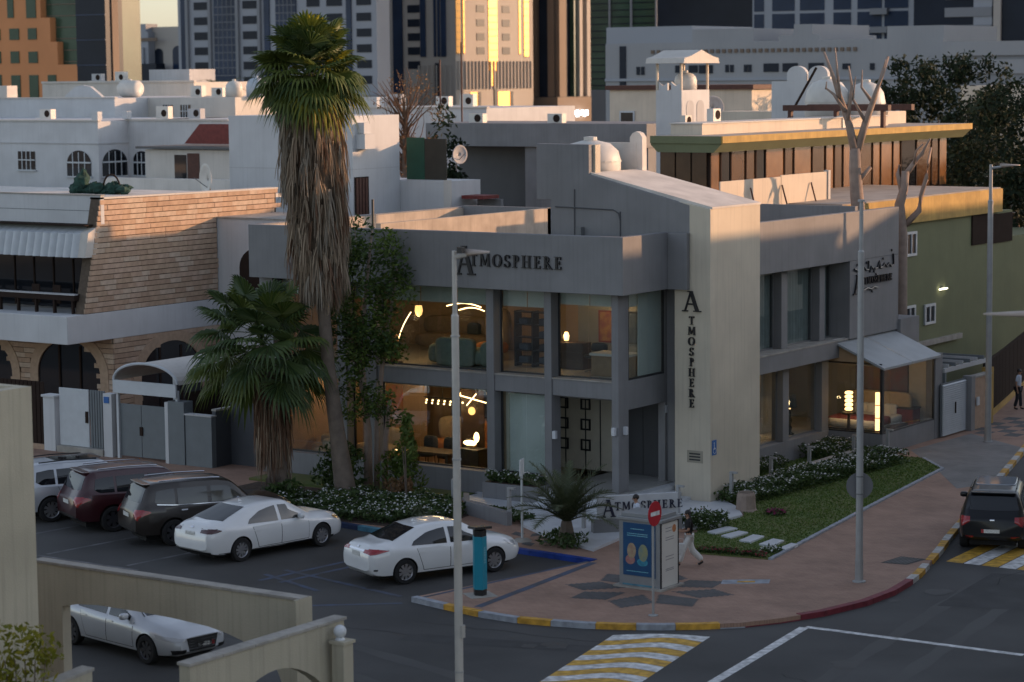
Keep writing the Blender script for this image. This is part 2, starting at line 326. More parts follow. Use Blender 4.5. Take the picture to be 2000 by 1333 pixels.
struct('tiled_path', MB().prism([(-4.95, -1.05), (-2.9, -1.9), (-1.9, -2.5), (-.95, -3.7), (1.0, -5.0), (2.75, -5.7), (2.4, -3.2), (3.55, -1.4), (3.7, .9), (2.9, 2.0), (1.9, 2.9), (.3, 3.2), (-5.2, .3)], .05, .2), 'tile_white')
st = thing('entrance_steps', None, None); st['kind'] = 'structure'
for i in range(3): MB().prism([(-2.3, -1.15 + .3 * i), (1.2 - .33 * i, -1.15 + .3 * i), (1.2 - .33 * i, 3.25), (-2.3, 3.25)], .1, .3 + .13 * i).build('step', 'tile_white', st, bevel=.012)
MB().prism([(-2.35, -.28), (.18, -.28), (.18, 3.3), (-2.35, 3.3)], .3, .6).build('landing', 'tile_grey', st, bevel=.012)
# grass blades on the lawns
def tufts(name, poly, n, h, seed, z):
    rd = random.Random(seed); xs = [p[0] for p in poly]; ys = [p[1] for p in poly]; mb = MB(); k = 0
    def inside(x, y):
        c = False; j = len(poly) - 1
        for i in range(len(poly)):
            if (poly[i][1] > y) != (poly[j][1] > y) and x < (poly[j][0] - poly[i][0]) * (y - poly[i][1]) / (poly[j][1] - poly[i][1]) + poly[i][0]: c = not c
            j = i
        return c
    while k < n:
        x, y = rd.uniform(min(xs), max(xs)), rd.uniform(min(ys), max(ys))
        if not inside(x, y) or any(min(p[0] for p in q) - .03 < x < max(p[0] for p in q) + .03 and min(p[1] for p in q) < y < max(p[1] for p in q) for q in STONES): continue
        k += 1; a = rd.uniform(0, 6.28); hh = h * rd.uniform(.5, 1.3); w = .025; dx, dy = math.cos(a), math.sin(a); t = rd.uniform(-.06, .06)
        mb.add([(x - dx * w, y - dy * w, z), (x + dx * w, y + dy * w, z), (x + dx * t + .03 * dy, y + dy * t - .03 * dx, z + hh)], [(0, 1, 2)])
    return tag(mb.build(name, 'grass_blade'), None, None, None, 'stuff')
def stuff(o, label, cat): return tag(o, label, cat, None, 'stuff')
stuff(tufts('grass', LAWN, 16000, .045, 3, .15), 'short patchy green lawn grass beside the corner pavement', 'grass')
stuff(tufts('grass', [(0.2, 5.7), (1.55, 5.7), (1.55, 12.7), (.2, 12.7)], 3000, .05, 4, .15), 'short lawn grass between garden kerb and showroom wall', 'grass')

# repairs, cracks and dark oil drips in the asphalt
rd = random.Random(51)
def blot(name, c, r, m, k=14, z=.0062, sq=1.0):
    return sheet(name, [(c[0] + r * math.cos(6.283 * i / k) * rd.uniform(.6, 1.15), c[1] + r * sq * math.sin(6.283 * i / k) * rd.uniform(.6, 1.15)) for i in range(k)], z, m)
mat('asphalt_patch', (.036, .036, .037), .8, .25, 1.5, bump=.3, bscale=50, detail=8); mat('asphalt_stain', (.030, .029, .029), .6, .4, 2.5, c2=(.045, .044, .044), detail=8); mat('crack_dark', (.018, .018, .018), .9, .2)
sheet('asphalt_patch', [(4.2, -16.4), (8.6, -15.1), (8.4, -14.5), (4.0, -15.7)], .003, 'asphalt_patch'); sheet('asphalt_patch', [(13.2, -6.5), (15.4, -5.8), (14.6, -1.5), (12.8, -2.2)], .003, 'asphalt_patch')
for c, r in (((7.6, -14.9), .35), ((7.1, -15.3), .22), ((-6.2, -11.2), .3), ((.2, -12.1), .28), ((-9.1, -10.9), .35), ((12.6, -5.0), .4), ((12.0, -6.6), .25), ((3.2, -17.8), .5), ((14, -13), .4)): blot('oil_stain', c, r, 'asphalt_stain')
for p, n_, d in (((9.5, -21.0), 16, (.35, .3)), ((13.2, -14.5), 14, (.3, -.12)), ((-4, -15.5), 18, (.45, -.02)), ((3.5, -14.6), 14, (.4, .03)), ((13.5, -3.5), 14, (-.05, .5))):
    P_ = [Vector((*p, 0))]
    for _ in range(n_): P_.append(P_[-1] + Vector((d[0] + rd.uniform(-.15, .15), d[1] + rd.uniform(-.15, .15), 0)))
    mb = MB(); 
    for a, b in zip(P_, P_[1:]): q = (b - a).normalized(); q = Vector((-q.y, q.x, 0)) * .014; mb.add([(v.x, v.y, .0035) for v in (a - q, b - q, b + q, a + q)], [(0, 1, 2, 3)])
    struct('road_crack', mb, 'crack_dark')

# faint darker wheel paths on the carriageway
mat('wheel_path', (.046, .045, .045), .7, .3, .5, c2=(.06, .059, .058), detail=9)
for k, pts in enumerate([[(-20, -16.2), (-8, -16.3), (2, -17.0), (8, -18.6), (16, -22)], [(-20, -17.8), (-8, -17.9), (2, -18.7), (8, -20.4), (15, -24)], [(17.0, -26), (15.6, -14), (14.2, -2), (11, 10), (8, 22)], [(15.4, -25), (14.1, -13.5), (12.9, -2.5), (9.8, 9.5), (6.6, 21)]]):
    pl = polyline(pts, .6); n_ = len(pl); vs_ = []
    for i_, p_ in enumerate(pl): d_ = (pl[min(i_ + 1, n_ - 1)] - pl[max(i_ - 1, 0)]).normalized(); q_ = Vector((-d_.y, d_.x, 0)) * (.2 + .04 * math.sin(i_ * 1.7)); vs_ += [(p_ - q_).to_tuple()[:2] + (.0015 + .0004 * k,), (p_ + q_).to_tuple()[:2] + (.0015 + .0004 * k,)]
    struct('wheel_path', MB().add(vs_, [(2 * i_, 2 * i_ + 1, 2 * i_ + 3, 2 * i_ + 2) for i_ in range(n_ - 1)]), 'wheel_path')
# ---------------------------------------------------------------- the two storey furniture shop on the corner
mat('grey_paint', (.205, .205, .212), .75, .10, .9, bump=.15, bscale=70, streak=.2)
mat('grey_dark', (.075, .078, .085), .6, .08, 1.2)
mat('cream_paint', (.56, .50, .40), .8, .09, .7, bump=.25, bscale=55, streak=.22)
mat('roof_white', (.60, .57, .53), .8, .16, 1.2, streak=.1)
mat('roof_screed', (.33, .30, .27), .9, .2, 1.0)
mat('parapet_inner', (.42, .36, .30), .9, .18, 1.6, streak=.3)
mat('frame_dark', (.03, .032, .035), .4, .05)
mat('frame_grey', (.16, .165, .17), .4, .05)
mat('blind_white', (.60, .63, .60), .8, .04)
mat('curtain_white', (.72, .77, .76), .75, .05, 1.5)
mat('letter_black', (.008, .009, .014), .35, 0)
mat('letter_edge', (.012, .018, .05), .35, 0)
mat('wall_warm', (.40, .27, .16), .85, .06)
mat('wall_pale', (.52, .48, .42), .85, .05)
mat('wall_grey_in', (.30, .30, .28), .85, .05)
mat('ceiling_in', (.55, .50, .42), .9, .03)
mat('floor_wood', (.17, .10, .055), .4, .15, 3)
mat('floor_in_pale', (.42, .39, .35), .35, .06)
mat('panel_beige', (.66, .62, .52), .6, .05)
mat('plaque', (.33, .30, .24), .5, .05)
glass('shop_glass', (.90, .93, .92), base=.09)
glass('tinted_glass', (.78, .82, .82), base=.09)
WORLDKIDS = []
def site(name, label, cat, loc, group=None):
    """a thing whose parts are given in the coordinates of the place"""
    t = thing(name, label, cat, loc, 0, group); WORLDKIDS.append(t); return t
shop = site('shop_building', 'two storey grey corner shop with big lit windows and cream stair tower', 'building', (-6.8, 5.5, .12))
def sp(name, m, *d, bevel=0.0, parent=None): return box(name, m, parent or shop, *d, bevel=bevel)
B = .015
# parapet band
MB().prism([(-13.75, -.5), (.5, -.5), (.5, 2.2), (.25, 2.2), (.25, -.25), (-13.5, -.25), (-13.5, 11.3), (-13.75, 11.3)], 6.57, 8.28).build('parapet_band', 'grey_paint', shop, bevel=B)
sp('parapet_band', 'grey_paint', .5, 1.18, 2.03, 2.2, 6.57, 8.27, bevel=B)
sp('parapet_band', 'grey_paint', .25, .5, 5.3, 18.06, 6.57, 8.25, bevel=B)
sp('soffit', 'grey_paint', -13.5, .25, -.25, .62, 6.58, 6.7); sp('soffit', 'grey_paint', -.4, .25, .63, 14.2, 6.58, 6.7)
MB().prism([(-13.5, -.25), (.25, -.25), (.25, 18), (-9.7, 18), (-9.7, 11.3), (-13.5, 11.3)], 6.95, 7.15).build('roof', 'roof_screed', shop)
sp('roof_wall', 'parapet_inner', -10.0, -9.8, 1.4, 11.3, 7.15, 8.3); sp('roof_wall', 'grey_paint', -13.5, -9.8, 11.1, 11.3, 7.15, 8.32); sp('roof_wall', 'grey_paint', -9.8, .25, 15.1, 15.3, 7.15, 8.4)
sp('roof_lining', 'parapet_inner', -13.5, -13.46, -.2, 11.1, 7.15, 8.24)
MB().tube([(-12.2, 4.1, 7.15), (-12.2, 4.1, 8.9)], .045).build('vent_pipe', 'frame_dark', shop)
# stair tower and its roof house
MB().prism([(.64, .15), (1.88, .15), (1.88, 9.0), (1.18, 9.13), (.64, 9.22)], 2.21, 5.3, 'y').build('stair_tower', 'cream_paint', shop, bevel=.02)
MB().prism([(1.176, 6.9), (1.176, 9.10), (-2.38, 9.96), (-2.38, 10.87), (-4.3, 10.89), (-4.3, 9.16), (-3.78, 9.16), (-3.78, 6.9)][::-1], 2.205, 2.45, 'y').build('stair_house_wall', 'grey_paint', shop, bevel=B)
MB().prism([(1.9, 8.99), (1.9, 9.05), (-2.38, 10.02), (-2.38, 9.9), (.6, 9.18)], 2.3, 5.32, 'y').build('stair_house_roof', 'roof_white', shop)
MB().prism([(1.6, 6.9), (1.6, 8.98), (-2.38, 9.88), (-2.38, 6.9)], 2.46, 5.28, 'y').build('stair_house_core', 'cream_paint', shop)
sp('tank_wall', 'roof_white', -3.7, -2.42, 5.05, 5.3, 8.9, 10.85); sp('tank_wall', 'cream_paint', -2.44, -2.3, 2.46, 2.75, 9.9, 10.86)
MB().prism([(-2.66, 9.9), (-2.2, 9.9), (-2.2, 11.02), (-2.3, 11.15), (-2.43, 11.2), (-2.56, 11.15), (-2.66, 11.02)], 5.06, 5.32, 'y').build('tank_wall_pier', 'roof_white', shop)
sp('tank_platform', 'roof_screed', -4.3, -2.4, 2.45, 5.05, 9.2, 9.6)
for a, b in (((-2.9, 2.19, 8.0), (-2.9, 2.19, 9.5)), ((-1.25, 2.19, 7.2), (-1.25, 2.19, 8.85))): MB().tube([a, b], .02, 6).build('conduit', 'grey_dark', shop)
MB().tube([(-3.6, 2.18, 8.95), (-1.5, 2.18, 8.9), (-1.3, 2.18, 8.8), (-1.25, 2.18, 8.6)], .02, 6).build('conduit', 'grey_dark', shop)
sp('floodlight', 'frame_grey', -2.75, -2.55, 2.0, 2.2, 8.1, 8.35)
# front columns, beams, base
for x0, x1 in ((-13.75, -13.2), (-10.55, -10.2), (-9.46, -9.0), (-4.74, -4.46), (-2.61, -2.35), (-.22, .02)):
    d = .58 if x0 == -.22 else .5
    sp('column', 'grey_paint', x0, x1, 0, d, .1, 6.58, bevel=B)
BAYS = [(-13.2, -10.55), (-10.2, -9.46), (-9.0, -4.74), (-4.46, -2.61), (-2.35, -.22)]
for x0, x1 in BAYS: sp('beam', 'grey_paint', x0, x1, .05, .5, 3.4, 3.9, bevel=B); sp('window_sill', 'concrete', x0, x1, .02, .42, 3.9, 3.94)
for x0, x1 in BAYS[:3]: sp('base_wall', 'grey_paint', x0, x1, .06, .5, .1, .85, bevel=B)
MB().prism([(-4.46, .12), (-2.61, .12), (-2.61, .3), (-4.46, .3)], .1, .85).build('base_wall', 'grey_paint', shop)
sp('beam', 'grey_paint', -.25, 0.0, .58, 2.72, 3.05, 3.93, bevel=B)
sp('pier', 'grey_paint', -.25, 0.0, 2.72, 3.3, .5, 6.58, bevel=B); sp('pier', 'grey_paint', .0, .62, 2.85, 3.3, .5, 6.58)
# street side: base, sill ledge, piers, blind end wall
sp('base_wall', 'grey_paint', -.3, .1, 5.3, 13.5, .1, .83, bevel=B); sp('sill_ledge', 'grey_paint', -.35, .45, 5.3, 14.2, 3.33, 3.88, bevel=B); sp('window_sill', 'concrete', -.3, .47, 5.3, 14.21, 3.885, 3.94, bevel=.01)
for z0, z1, ps in ((.83, 3.33, ((10.2, 10.62), (13.0, 13.5))), (3.94, 6.58, ((10.08, 10.5), (12.8, 13.2)))):
    for y0, y1 in ps: sp('pier', 'grey_paint', -.35, .08, y0, y1, z0, z1, bevel=B)
sp('end_wall', 'grey_paint', -.35, .497, 14.23, 18.055, 3.9, 6.565); sp('end_wall', 'grey_paint', -.35, .3, 17.9, 18.05, .1, 3.9)
# back and party walls, floors, ceilings
sp('back_wall', 'grey_paint', -13.7, -9.7, 11.1, 11.28, .1, 6.95); sp('back_wall', 'grey_paint', -9.7, .2, 17.85, 18.04, .1, 6.95); sp('party_wall', 'grey_paint', -13.72, -13.52, .5, 11.2, .1, 6.95)
sp('floor_slab', 'floor_wood', -13.5, -4.46, .5, 7.1, .1, .3); sp('floor_slab', 'floor_in_pale', -13.5, -.3, .5, 17.8, 3.45, 3.92); sp('floor_slab', 'floor_in_pale', -6.3, -.3, 5.35, 17.8, .1, .3)
sp('ceiling', 'ceiling_in', -13.5, -4.46, .5, 7.1, 3.3, 3.45); sp('ceiling', 'ceiling_in', -13.5, -.25, .62, 17.8, 6.4, 6.56); sp('ceiling', 'ceiling_in', -6.3, -.3, 5.35, 13.4, 3.3, 3.44)
sp('inner_wall', 'wall_warm', -13.5, -4.3, 7.1, 7.2, .3, 3.4); sp('inner_wall', 'wall_warm', -4.46, -4.36, .5, 7.1, .3, 3.4); sp('inner_wall', 'wall_warm', -13.5, -13.4, .5, 7.1, .3, 3.4)
sp('inner_wall', 'wall_warm', -13.5, -4.5, 5.6, 5.7, 3.92, 6.4); sp('inner_wall', 'wall_warm', -13.5, -13.4, .5, 5.6, 3.92, 6.4); sp('inner_wall', 'wall_grey_in', -3.7, -.3, 3.6, 3.7, 3.92, 6.4); sp('inner_wall', 'wall_warm', -4.6, -4.5, 3.6, 5.6, 3.92, 6.4); sp('inner_wall', 'wall_warm', -4.5, -3.7, 3.6, 3.7, 3.92, 6.4)
sp('inner_wall', 'wall_pale', -4.2, -4.1, 5.35, 18, .3, 3.4); sp('inner_wall', 'wall_pale', -4.1, -.3, 5.3, 5.4, .3, 6.4); sp('inner_wall', 'wall_grey_in', -3.0, -2.9, 5.4, 17.8, 3.92, 6.4)
# porch back wall: beige panels with square frames, dark doors
sp('porch_wall', 'panel_beige', -4.36, -2.2, 3.35, 3.5, .6, 3.4); sp('porch_wall', 'grey_dark', -2.2, .0, 3.36, 3.5, .6, 3.4); sp('porch_wall', 'panel_beige', -4.36, -4.26, .5, 3.35, .6, 3.4); sp('porch_ceiling', 'grey_paint', -4.3, -.25, .5, 3.35, 3.3, 3.4)
for x in (-4.05, -3.3, -2.75): sp('panel_groove', 'frame_dark', x, x + .035, 3.335, 3.349, .6, 3.3)
for x in (-4.28, -3.45):
    for z in (1.2, 1.85, 2.5):
        f = MB()
        for a, b, c, d in ((0, .36, 0, .05), (0, .36, .31, .36), (0, .05, .05, .31), (.31, .36, .05, .31)): f.box(x + a, x + b, 3.3, 3.345, z + c, z + d)
        f.build('square_frame', 'frame_dark', shop)
d_ = sp('door', 'grey_dark', -1.95, -.35, 3.32, 3.355, .6, 2.95); sp('door_gap', 'frame_dark', -1.16, -1.14, 3.312, 3.319, .62, 2.9, parent=d_)
# panes and frames
def pane(x0, x1, y0, y1, z0, z1, splits=(), g='shop_glass', fr='frame_dark', t=.03):
    """glazed opening in a wall that runs along x (y0 == y1) or along y (x0 == x1)"""
    along_x = y0 == y1
    w = sp('window', fr, *((x0, x1, y0 - t, y0 + t, z0, z0 + .05) if along_x else (x0 - t, x0 + t, y0, y1, z0, z0 + .05)))
    f = MB()
    if along_x:
        f.box(x0, x1, y0 - t, y0 + t, z1 - .05, z1); f.box(x0, x0 + .05, y0 - t, y0 + t, z0 + .05, z1 - .05); f.box(x1 - .05, x1, y0 - t, y0 + t, z0 + .05, z1 - .05)
    else:
        f.box(x0 - t, x0 + t, y0, y1, z1 - .05, z1); f.box(x0 - t, x0 + t, y0, y0 + .05, z0 + .05, z1 - .05); f.box(x0 - t, x0 + t, y1 - .05, y1, z0 + .05, z1 - .05)
    f.build('frame', fr, w)
    e = [x0 if along_x else y0] + list(splits) + [x1 if along_x else y1]
    for a, b in zip(e, e[1:]):
        if along_x: MB().box(a + .008, b - .008, y0 - .006, y0 + .006, z0 + .05, z1 - .05).build('pane', g, w)
        else: MB().box(x0 - .006, x0 + .006, a + .008, b - .008, z0 + .05, z1 - .05).build('pane', g, w)
    return w
for i, (x0, x1) in enumerate(BAYS):
    sx = [x0 + (x1 - x0) * k / (3 if i == 2 else 2) for k in range(1, 3 if i == 2 else 2)] if i != 1 else []
    w = pane(x0, x1, .42, .42, 3.94, 6.58, sx)
    b0 = 5.98 if i < 4 else 6.12
    for a, b in zip([x0] + sx, sx + [x1]): box('roller_blind', 'blind_white', w, a + .02, b - .02, .5, .515, b0, 6.55)
    if i < 4: pane(x0, x1, .40, .40, .85, 3.4, sx)
sp('blind_panel', 'curtain_white', -4.44, -2.63, .55, .6, .85, 3.38)
w = pane(-.04, -.04, .6, 2.7, 3.94, 6.58, [1.3]); box('roller_blind', 'curtain_white', w, -.12, -.1, 1.32, 2.66, 3.97, 6.54); box('roller_blind', 'blind_white', w, -.12, -.1, .62, 1.28, 6.1, 6.54)
for y0, y1 in ((5.4, 10.08), (10.5, 12.8), (13.2, 14.2)):
    pane(-.25, -.25, y0, y1, 3.94, 6.58, [y0 + (y1 - y0) * .5], 'tinted_glass', 'frame_grey')
    c = MB(); n = int((y1 - y0) / .06)
    vs = []
    for k in range(n + 1): yy = y0 + (y1 - y0) * k / n; vs += [(-.36 + .03 * math.sin(k * 1.9), yy, 3.95), (-.36 + .03 * math.sin(k * 1.9), yy, 6.38), (-.38 + .03 * math.sin(k * 1.9), yy, 3.95), (-.38 + .03 * math.sin(k * 1.9), yy, 6.38)]
    c.add(vs, [(4 * k, 4 * k + 4, 4 * k + 5, 4 * k + 1) for k in range(n)] + [(4 * k + 2, 4 * k + 3, 4 * k + 7, 4 * k + 6) for k in range(n)])
    c.build('curtain', mat('curtain_grey', (.55, .58, .55), .9, .1), shop)
for y0, y1 in ((5.4, 10.2), (10.62, 13.0)): pane(-.2, -.2, y0, y1, .83, 3.33, [(y0 + y1) / 2] if y1 - y0 > 3 else [], 'shop_glass', 'frame_grey')
# glass annex with pitched roof
an = sp('annex_base', 'grey_paint', -.1, 2.1, 13.52, 13.68, .1, .8); sp('annex_base', 'grey_paint', 1.95, 2.1, 13.68, 17.9, .1, .8); sp('annex_floor', 'floor_in_pale', -4.1, 1.95, 13.68, 17.85, .1, .5)
pane(-.1, 2.03, 13.58, 13.58, .8, 3.2); pane(2.05, 2.05, 13.62, 17.7, .8, 3.05, [15.66])
sp('annex_post', 'frame_dark', 2.0, 2.08, 13.54, 13.62, .8, 3.1); sp('annex_post', 'grey_paint', 1.75, 2.12, 17.7, 18.3, .1, 3.12, bevel=B)
MB().prism([(.3, 3.82), (.3, 3.9), (2.2, 3.08), (2.2, 3.0)][::-1], 13.4, 15.62, 'y').build('annex_roof', mat('sheet_metal', (.33, .35, .36), .45, .08, 2), shop); MB().prism([(.3, 3.82), (.3, 3.9), (2.2, 3.08), (2.2, 3.0)][::-1], 15.66, 18.0, 'y').build('annex_roof', 'sheet_metal', shop)
MB().prism([(.0, 3.2), (2.0, 3.06), (2.0, 3.1), (.3, 3.8), (0, 3.8)][::-1], 13.55, 13.6, 'y').build('annex_gable', 'wall_warm', shop)
sp('annex_roof_ridge', 'roof_white', .26, .34, 13.38, 18.02, 3.9, 3.95); sp('inner_wall', 'wall_pale', -4.1, 2.0, 17.86, 17.9, .5, 3.1); sp('rear_parapet', 'grey_paint', -.3, .6, 18.06, 19.6, 3.3, 4.25)
# planter under the blind window, wall lamps, plaque, blue sign
sp('planter', 'grey_paint', -4.44, -2.4, -.72, -.05, .1, .68, bevel=.02); sp('planter_soil', 'soil', -4.36, -2.48, -.66, -.1, .6, .7)
for x, y, z in ((-2.2, -.07, 2.1), (-.1, -.07, 2.35), (.08, .3, 2.35), (-.05, 2.8, 2.7)): sp('wall_lamp', 'tile_white', x - .06, x + .06, y - .06, y + .06, z, z + .24, bevel=.01)
sp('plaque', 'plaque', 1.08, 1.62, 2.195, 2.209, 1.35, 1.72); 
for k in range(3): sp('plaque_line', 'frame_dark', 1.16, 1.54, 2.188, 2.194, 1.6 - .09 * k, 1.645 - .09 * k)
bs = sp('blue_sign', mat('sign_blue', (.02, .12, .38), .4, 0), 1.881, 1.9, 2.3, 2.55, 1.6, 2.05)
# the mark on the blue sign: a white seated figure with a wheel
_w = MB(); _w.lathe([(.075, 0), (.095, 0), (.095, .004), (.075, .004), (.075, 0)], (1.901, 2.43, 1.73), 16, 'x'); _w.box(1.901, 1.906, 2.39, 2.42, 1.76, 1.93); _w.box(1.901, 1.906, 2.42, 2.49, 1.78, 1.81); _w.box(1.901, 1.906, 2.38, 2.425, 1.94, 1.985)
_w.build('wheelchair_mark', 'tile_white', bs)
# ---------------------------------------------------------------- lettering (serif capitals cut as solid strokes)
def glyph(ch):
    """strokes of one capital in a unit-high box: list of outlines; returns (outlines, width)"""
    o = []; bar = lambda x0, y0, x1, y1: o.append([(x0, y0), (x1, y0), (x1, y1), (x0, y1)])
    sl = lambda a, b, w: o.append([(a[0] - w / 2, a[1]), (a[0] + w / 2, a[1]), (b[0] + w / 2, b[1]), (b[0] - w / 2, b[1])])
    def arc(cx, cy, rx, ry, a0, a1, w, thick=1.0, n=14):
        P = []; Q = []
        for i in range(n + 1):
            a = R(a0 + (a1 - a0) * i / n); ww = w * (.45 + .55 * abs(math.cos(a)) * thick)
            P.append((cx + (rx) * math.cos(a), cy + (ry) * math.sin(a))); Q.append((cx + (rx - ww) * math.cos(a), cy + (ry - ww * .55) * math.sin(a)))
        for i in range(n): o.append([P[i], P[i + 1], Q[i + 1], Q[i]])
    T, S = .17, .055
    if ch == 'A': sl((.14, 0), (.46, 1), .07); sl((.80, 0), (.46, .97), T); bar(.25, .33, .68, .40); bar(0, 0, .30, S); bar(.60, 0, 1.0, S); bar(.30, .95, .56, 1.0); W = 1.0
    elif ch == 'T': bar(.27, 0, .27 + T, .95); bar(.02, .93, .69, 1.0); bar(.02, .78, .07, .93); bar(.64, .78, .69, .93); bar(.16, 0, .55, S); W = .72
    elif ch == 'M': sl((.12, 0), (.16, 1), .06); sl((.50, .1), (.20, 1), T); sl((.50, .1), (.82, 1), .07); sl((.88, 0), (.84, 1), T); bar(0, 0, .24, S); bar(.74, 0, 1.02, S); bar(.03, .95, .26, 1); bar(.78, .95, .98, 1); W = 1.04
    elif ch == 'O': arc(.45, .5, .45, .51, 0, 360, T * 1.05, 1, 28); W = .92
    elif ch == 'S': arc(.28, .73, .26, .27, 20, 270, .12); arc(.28, .25, .28, .26, 95, -160, .14); bar(.47, .72, .52, .95); bar(.02, .04, .07, .28); W = .58
    elif ch == 'P': bar(.1, 0, .1 + T, 1); arc(.26, .73, .32, .27, 90, -90, T); bar(0, 0, .38, S); bar(0, .95, .28, 1); W = .62
    elif ch == 'H': bar(.1, 0, .1 + T, 1); bar(.62, 0, .62 + T, 1); bar(.1 + T, .47, .62, .54); bar(0, 0, .37, S); bar(0, .95, .37, 1); bar(.52, 0, .89, S); bar(.52, .95, .89, 1); W = .92
    elif ch == 'E': bar(.1, 0, .1 + T, 1); bar(.1 + T, 0, .62, .07); bar(.1 + T, .93, .6, 1); bar(.1 + T, .48, .5, .55); bar(.57, .07, .62, .24); bar(.55, .76, .6, .93); bar(.46, .38, .5, .65); bar(0, 0, .1, S); bar(0, .95, .1, 1); W = .68
    elif ch == 'R': bar(.1, 0, .1 + T, 1); arc(.26, .74, .30, .26, 90, -90, T); sl((.72, 0), (.34, .5), T); bar(0, 0, .38, S); bar(0, .95, .28, 1); bar(.64, 0, .84, S); W = .82
    return o, W
def letter(ch, origin, right, up, out, h, parent, m='letter_black', depth=.05, squash=1.0, gap=.0):
    outs, W = glyph(ch); mb = MB(); right, up, out, O = Vector(right), Vector(up), Vector(out), Vector(origin)
    for k, poly in enumerate(outs):
        d = depth + .0012 * k; n = len(poly); vs = []
        for e in (gap, gap + d): vs += [O + right * (x * h * squash) + up * (y * h) + out * e for x, y in poly]
        mb.add(vs, [tuple(range(n))[::-1], tuple(range(n, 2 * n))] + [(i, (i + 1) % n, n + (i + 1) % n, n + i) for i in range(n)])
    mb.build('letter', m, parent); return W * h * squash
WORD = 'ATMOSPHERE'
s1 = site('shop_sign', 'black raised ATMOSPHERE lettering along the grey parapet band', 'sign', (-3.6, -.52, 7.0))
x = -5.48
for i, ch in enumerate(WORD):
    h = .88 if i == 0 else .38
    if i == 0: letter(ch, (x, -.5, 6.98), (1, 0, 0), (0, 0, 1), (0, -1, 0), h, s1, squash=.86, gap=.012); x = -4.93
    else: x += letter(ch, (x, -.5, 7.26), (1, 0, 0), (0, 0, 1), (0, -1, 0), h, s1, gap=.012) + (.085 if ch != 'A' else 0)
s2 = site('shop_sign', 'black ATMOSPHERE letters stacked down the cream stair tower', 'sign', (1.26, 2.19, 3.0))
for i, ch in enumerate(WORD):
    h = .62 if i == 0 else .25; wd = glyph(ch)[1] * h; z = 5.92 if i == 0 else 5.53 - (i - 1) * .313
    letter(ch, (1.26 - wd / 2 * (1.05 if i == 0 else 1), 2.209, z), (1, 0, 0), (0, 0, 1), (0, -1, 0), h, s2, squash=1.05 if i == 0 else 1.0, gap=.01)
s3 = site('shop_sign', 'black two script shop sign on the blank end wall above the annex', 'sign', (.52, 16.0, 5.5))
letter('A', (.5, 14.42, 5.40), (0, 1, 0), (0, 0, 1), (1, 0, 0), .68, s3, gap=.01, squash=1.15)
y = 15.25
for ch in WORD[1:]: y += letter(ch, (.5, y, 5.70), (0, 1, 0), (0, 0, 1), (1, 0, 0), .25, s3, gap=.01, squash=1.0) + .055
# flowing right-to-left script above and below
for pts in ([(17.55, 6.62), (17.6, 6.25), (17.35, 6.2)], [(17.4, 6.2), (17.2, 6.3), (17.05, 6.2), (16.85, 6.32), (16.7, 6.2), (16.5, 6.2)], [(16.5, 6.2), (16.45, 6.42), (16.3, 6.2), (16.1, 6.2), (16.0, 6.08)], [(15.95, 6.2), (15.8, 6.28), (15.7, 6.1)], [(15.6, 6.5), (15.6, 6.2), (15.4, 6.2), (15.25, 6.28)], [(15.1, 6.25), (14.8, 6.2), (14.5, 6.28)], [(16.3, 5.52), (16.0, 5.56), (15.8, 5.5), (15.5, 5.56), (15.2, 5.5)]):
    MB().tube([(.53, a, b) for a, b in pts], .038, 6).build('script_stroke', 'letter_black', s3)
for a, b in ((17.45, 6.75), (16.75, 6.5), (16.2, 6.0), (15.45, 6.45), (14.75, 6.42), (15.9, 5.42)): MB().blob((.53, a, b), (.03, .05, .05), 8, 6).build('script_dot', 'letter_black', s3)
# ---------------------------------------------------------------- things inside the shop
mat('brass', (.45, .28, .10), .35, .05, metal=.8); mat('wood_dark', (.06, .035, .022), .4, .2, 6); mat('fabric_beige', (.42, .33, .22), .9, .08, 8); mat('fabric_green', (.20, .24, .21), .9, .08, 8); mat('fabric_orange', (.40, .16, .06), .9, .08, 8)
mat('fabric_dark', (.035, .04, .05), .9, .08, 8); mat('fabric_white', (.62, .60, .57), .9, .05, 8); mat('fabric_red', (.15, .03, .035), .9, .08, 8); mat('terracotta', (.45, .22, .11), .8, .08, 5); mat('lamp_black', (.015, .014, .013), .4, 0)
WARM = (1, .66, .32)
emit('glow_warm', (1, .56, .22), 2.4); emit('glow_soft', (1, .54, .18), 1.1); emit('glow_hot', (1, .66, .30), 3.6)
def fill_lights(z, pts, pw, label):  # ceiling discs added to give the shop rooms a warm glow
    g_ = label[1]
    for x, y in pts:
        o = MB().lathe([(.0, 0), (.07, 0), (.07, .03), (.0, .03)], (0, 0, 0), 12).build('fill_light', 'glow_soft'); o.location = (x, y, z - .035); tag(o, label[0], 'fill light', g_)
        lamp(o, (0, 0, -.06), pw, WARM, .1)
fill_lights(3.3, [(-12.4, 2.8), (-10.6, 4.6), (-8.0, 2.6), (-8.0, 5.6), (-5.6, 3.2)], 9, ('small round warm light added to the ground floor shop ceiling', 'added ceiling lights of the ground floor shop'))
fill_lights(6.4, [(-12.0, 2.8), (-9.0, 3.8), (-6.4, 2.0), (-4.6, 3.8)], 3.5, ('small round warm light added to the upper shop ceiling', 'added ceiling lights of the upper shop'))
fill_lights(6.4, [(-2.0, 2.8)], 14, ('small round warm light added in the upper corner office ceiling', None))
fill_lights(3.3, [(-2.4, 7.6), (-2.0, 11.4)], 16, ('small round warm light added in the street side showroom ceiling', 'added ceiling lights of the street side showroom'))
def local(name, label, cat, loc, rz=0.0, group=None): return thing(name, label, cat, loc, rz, group)
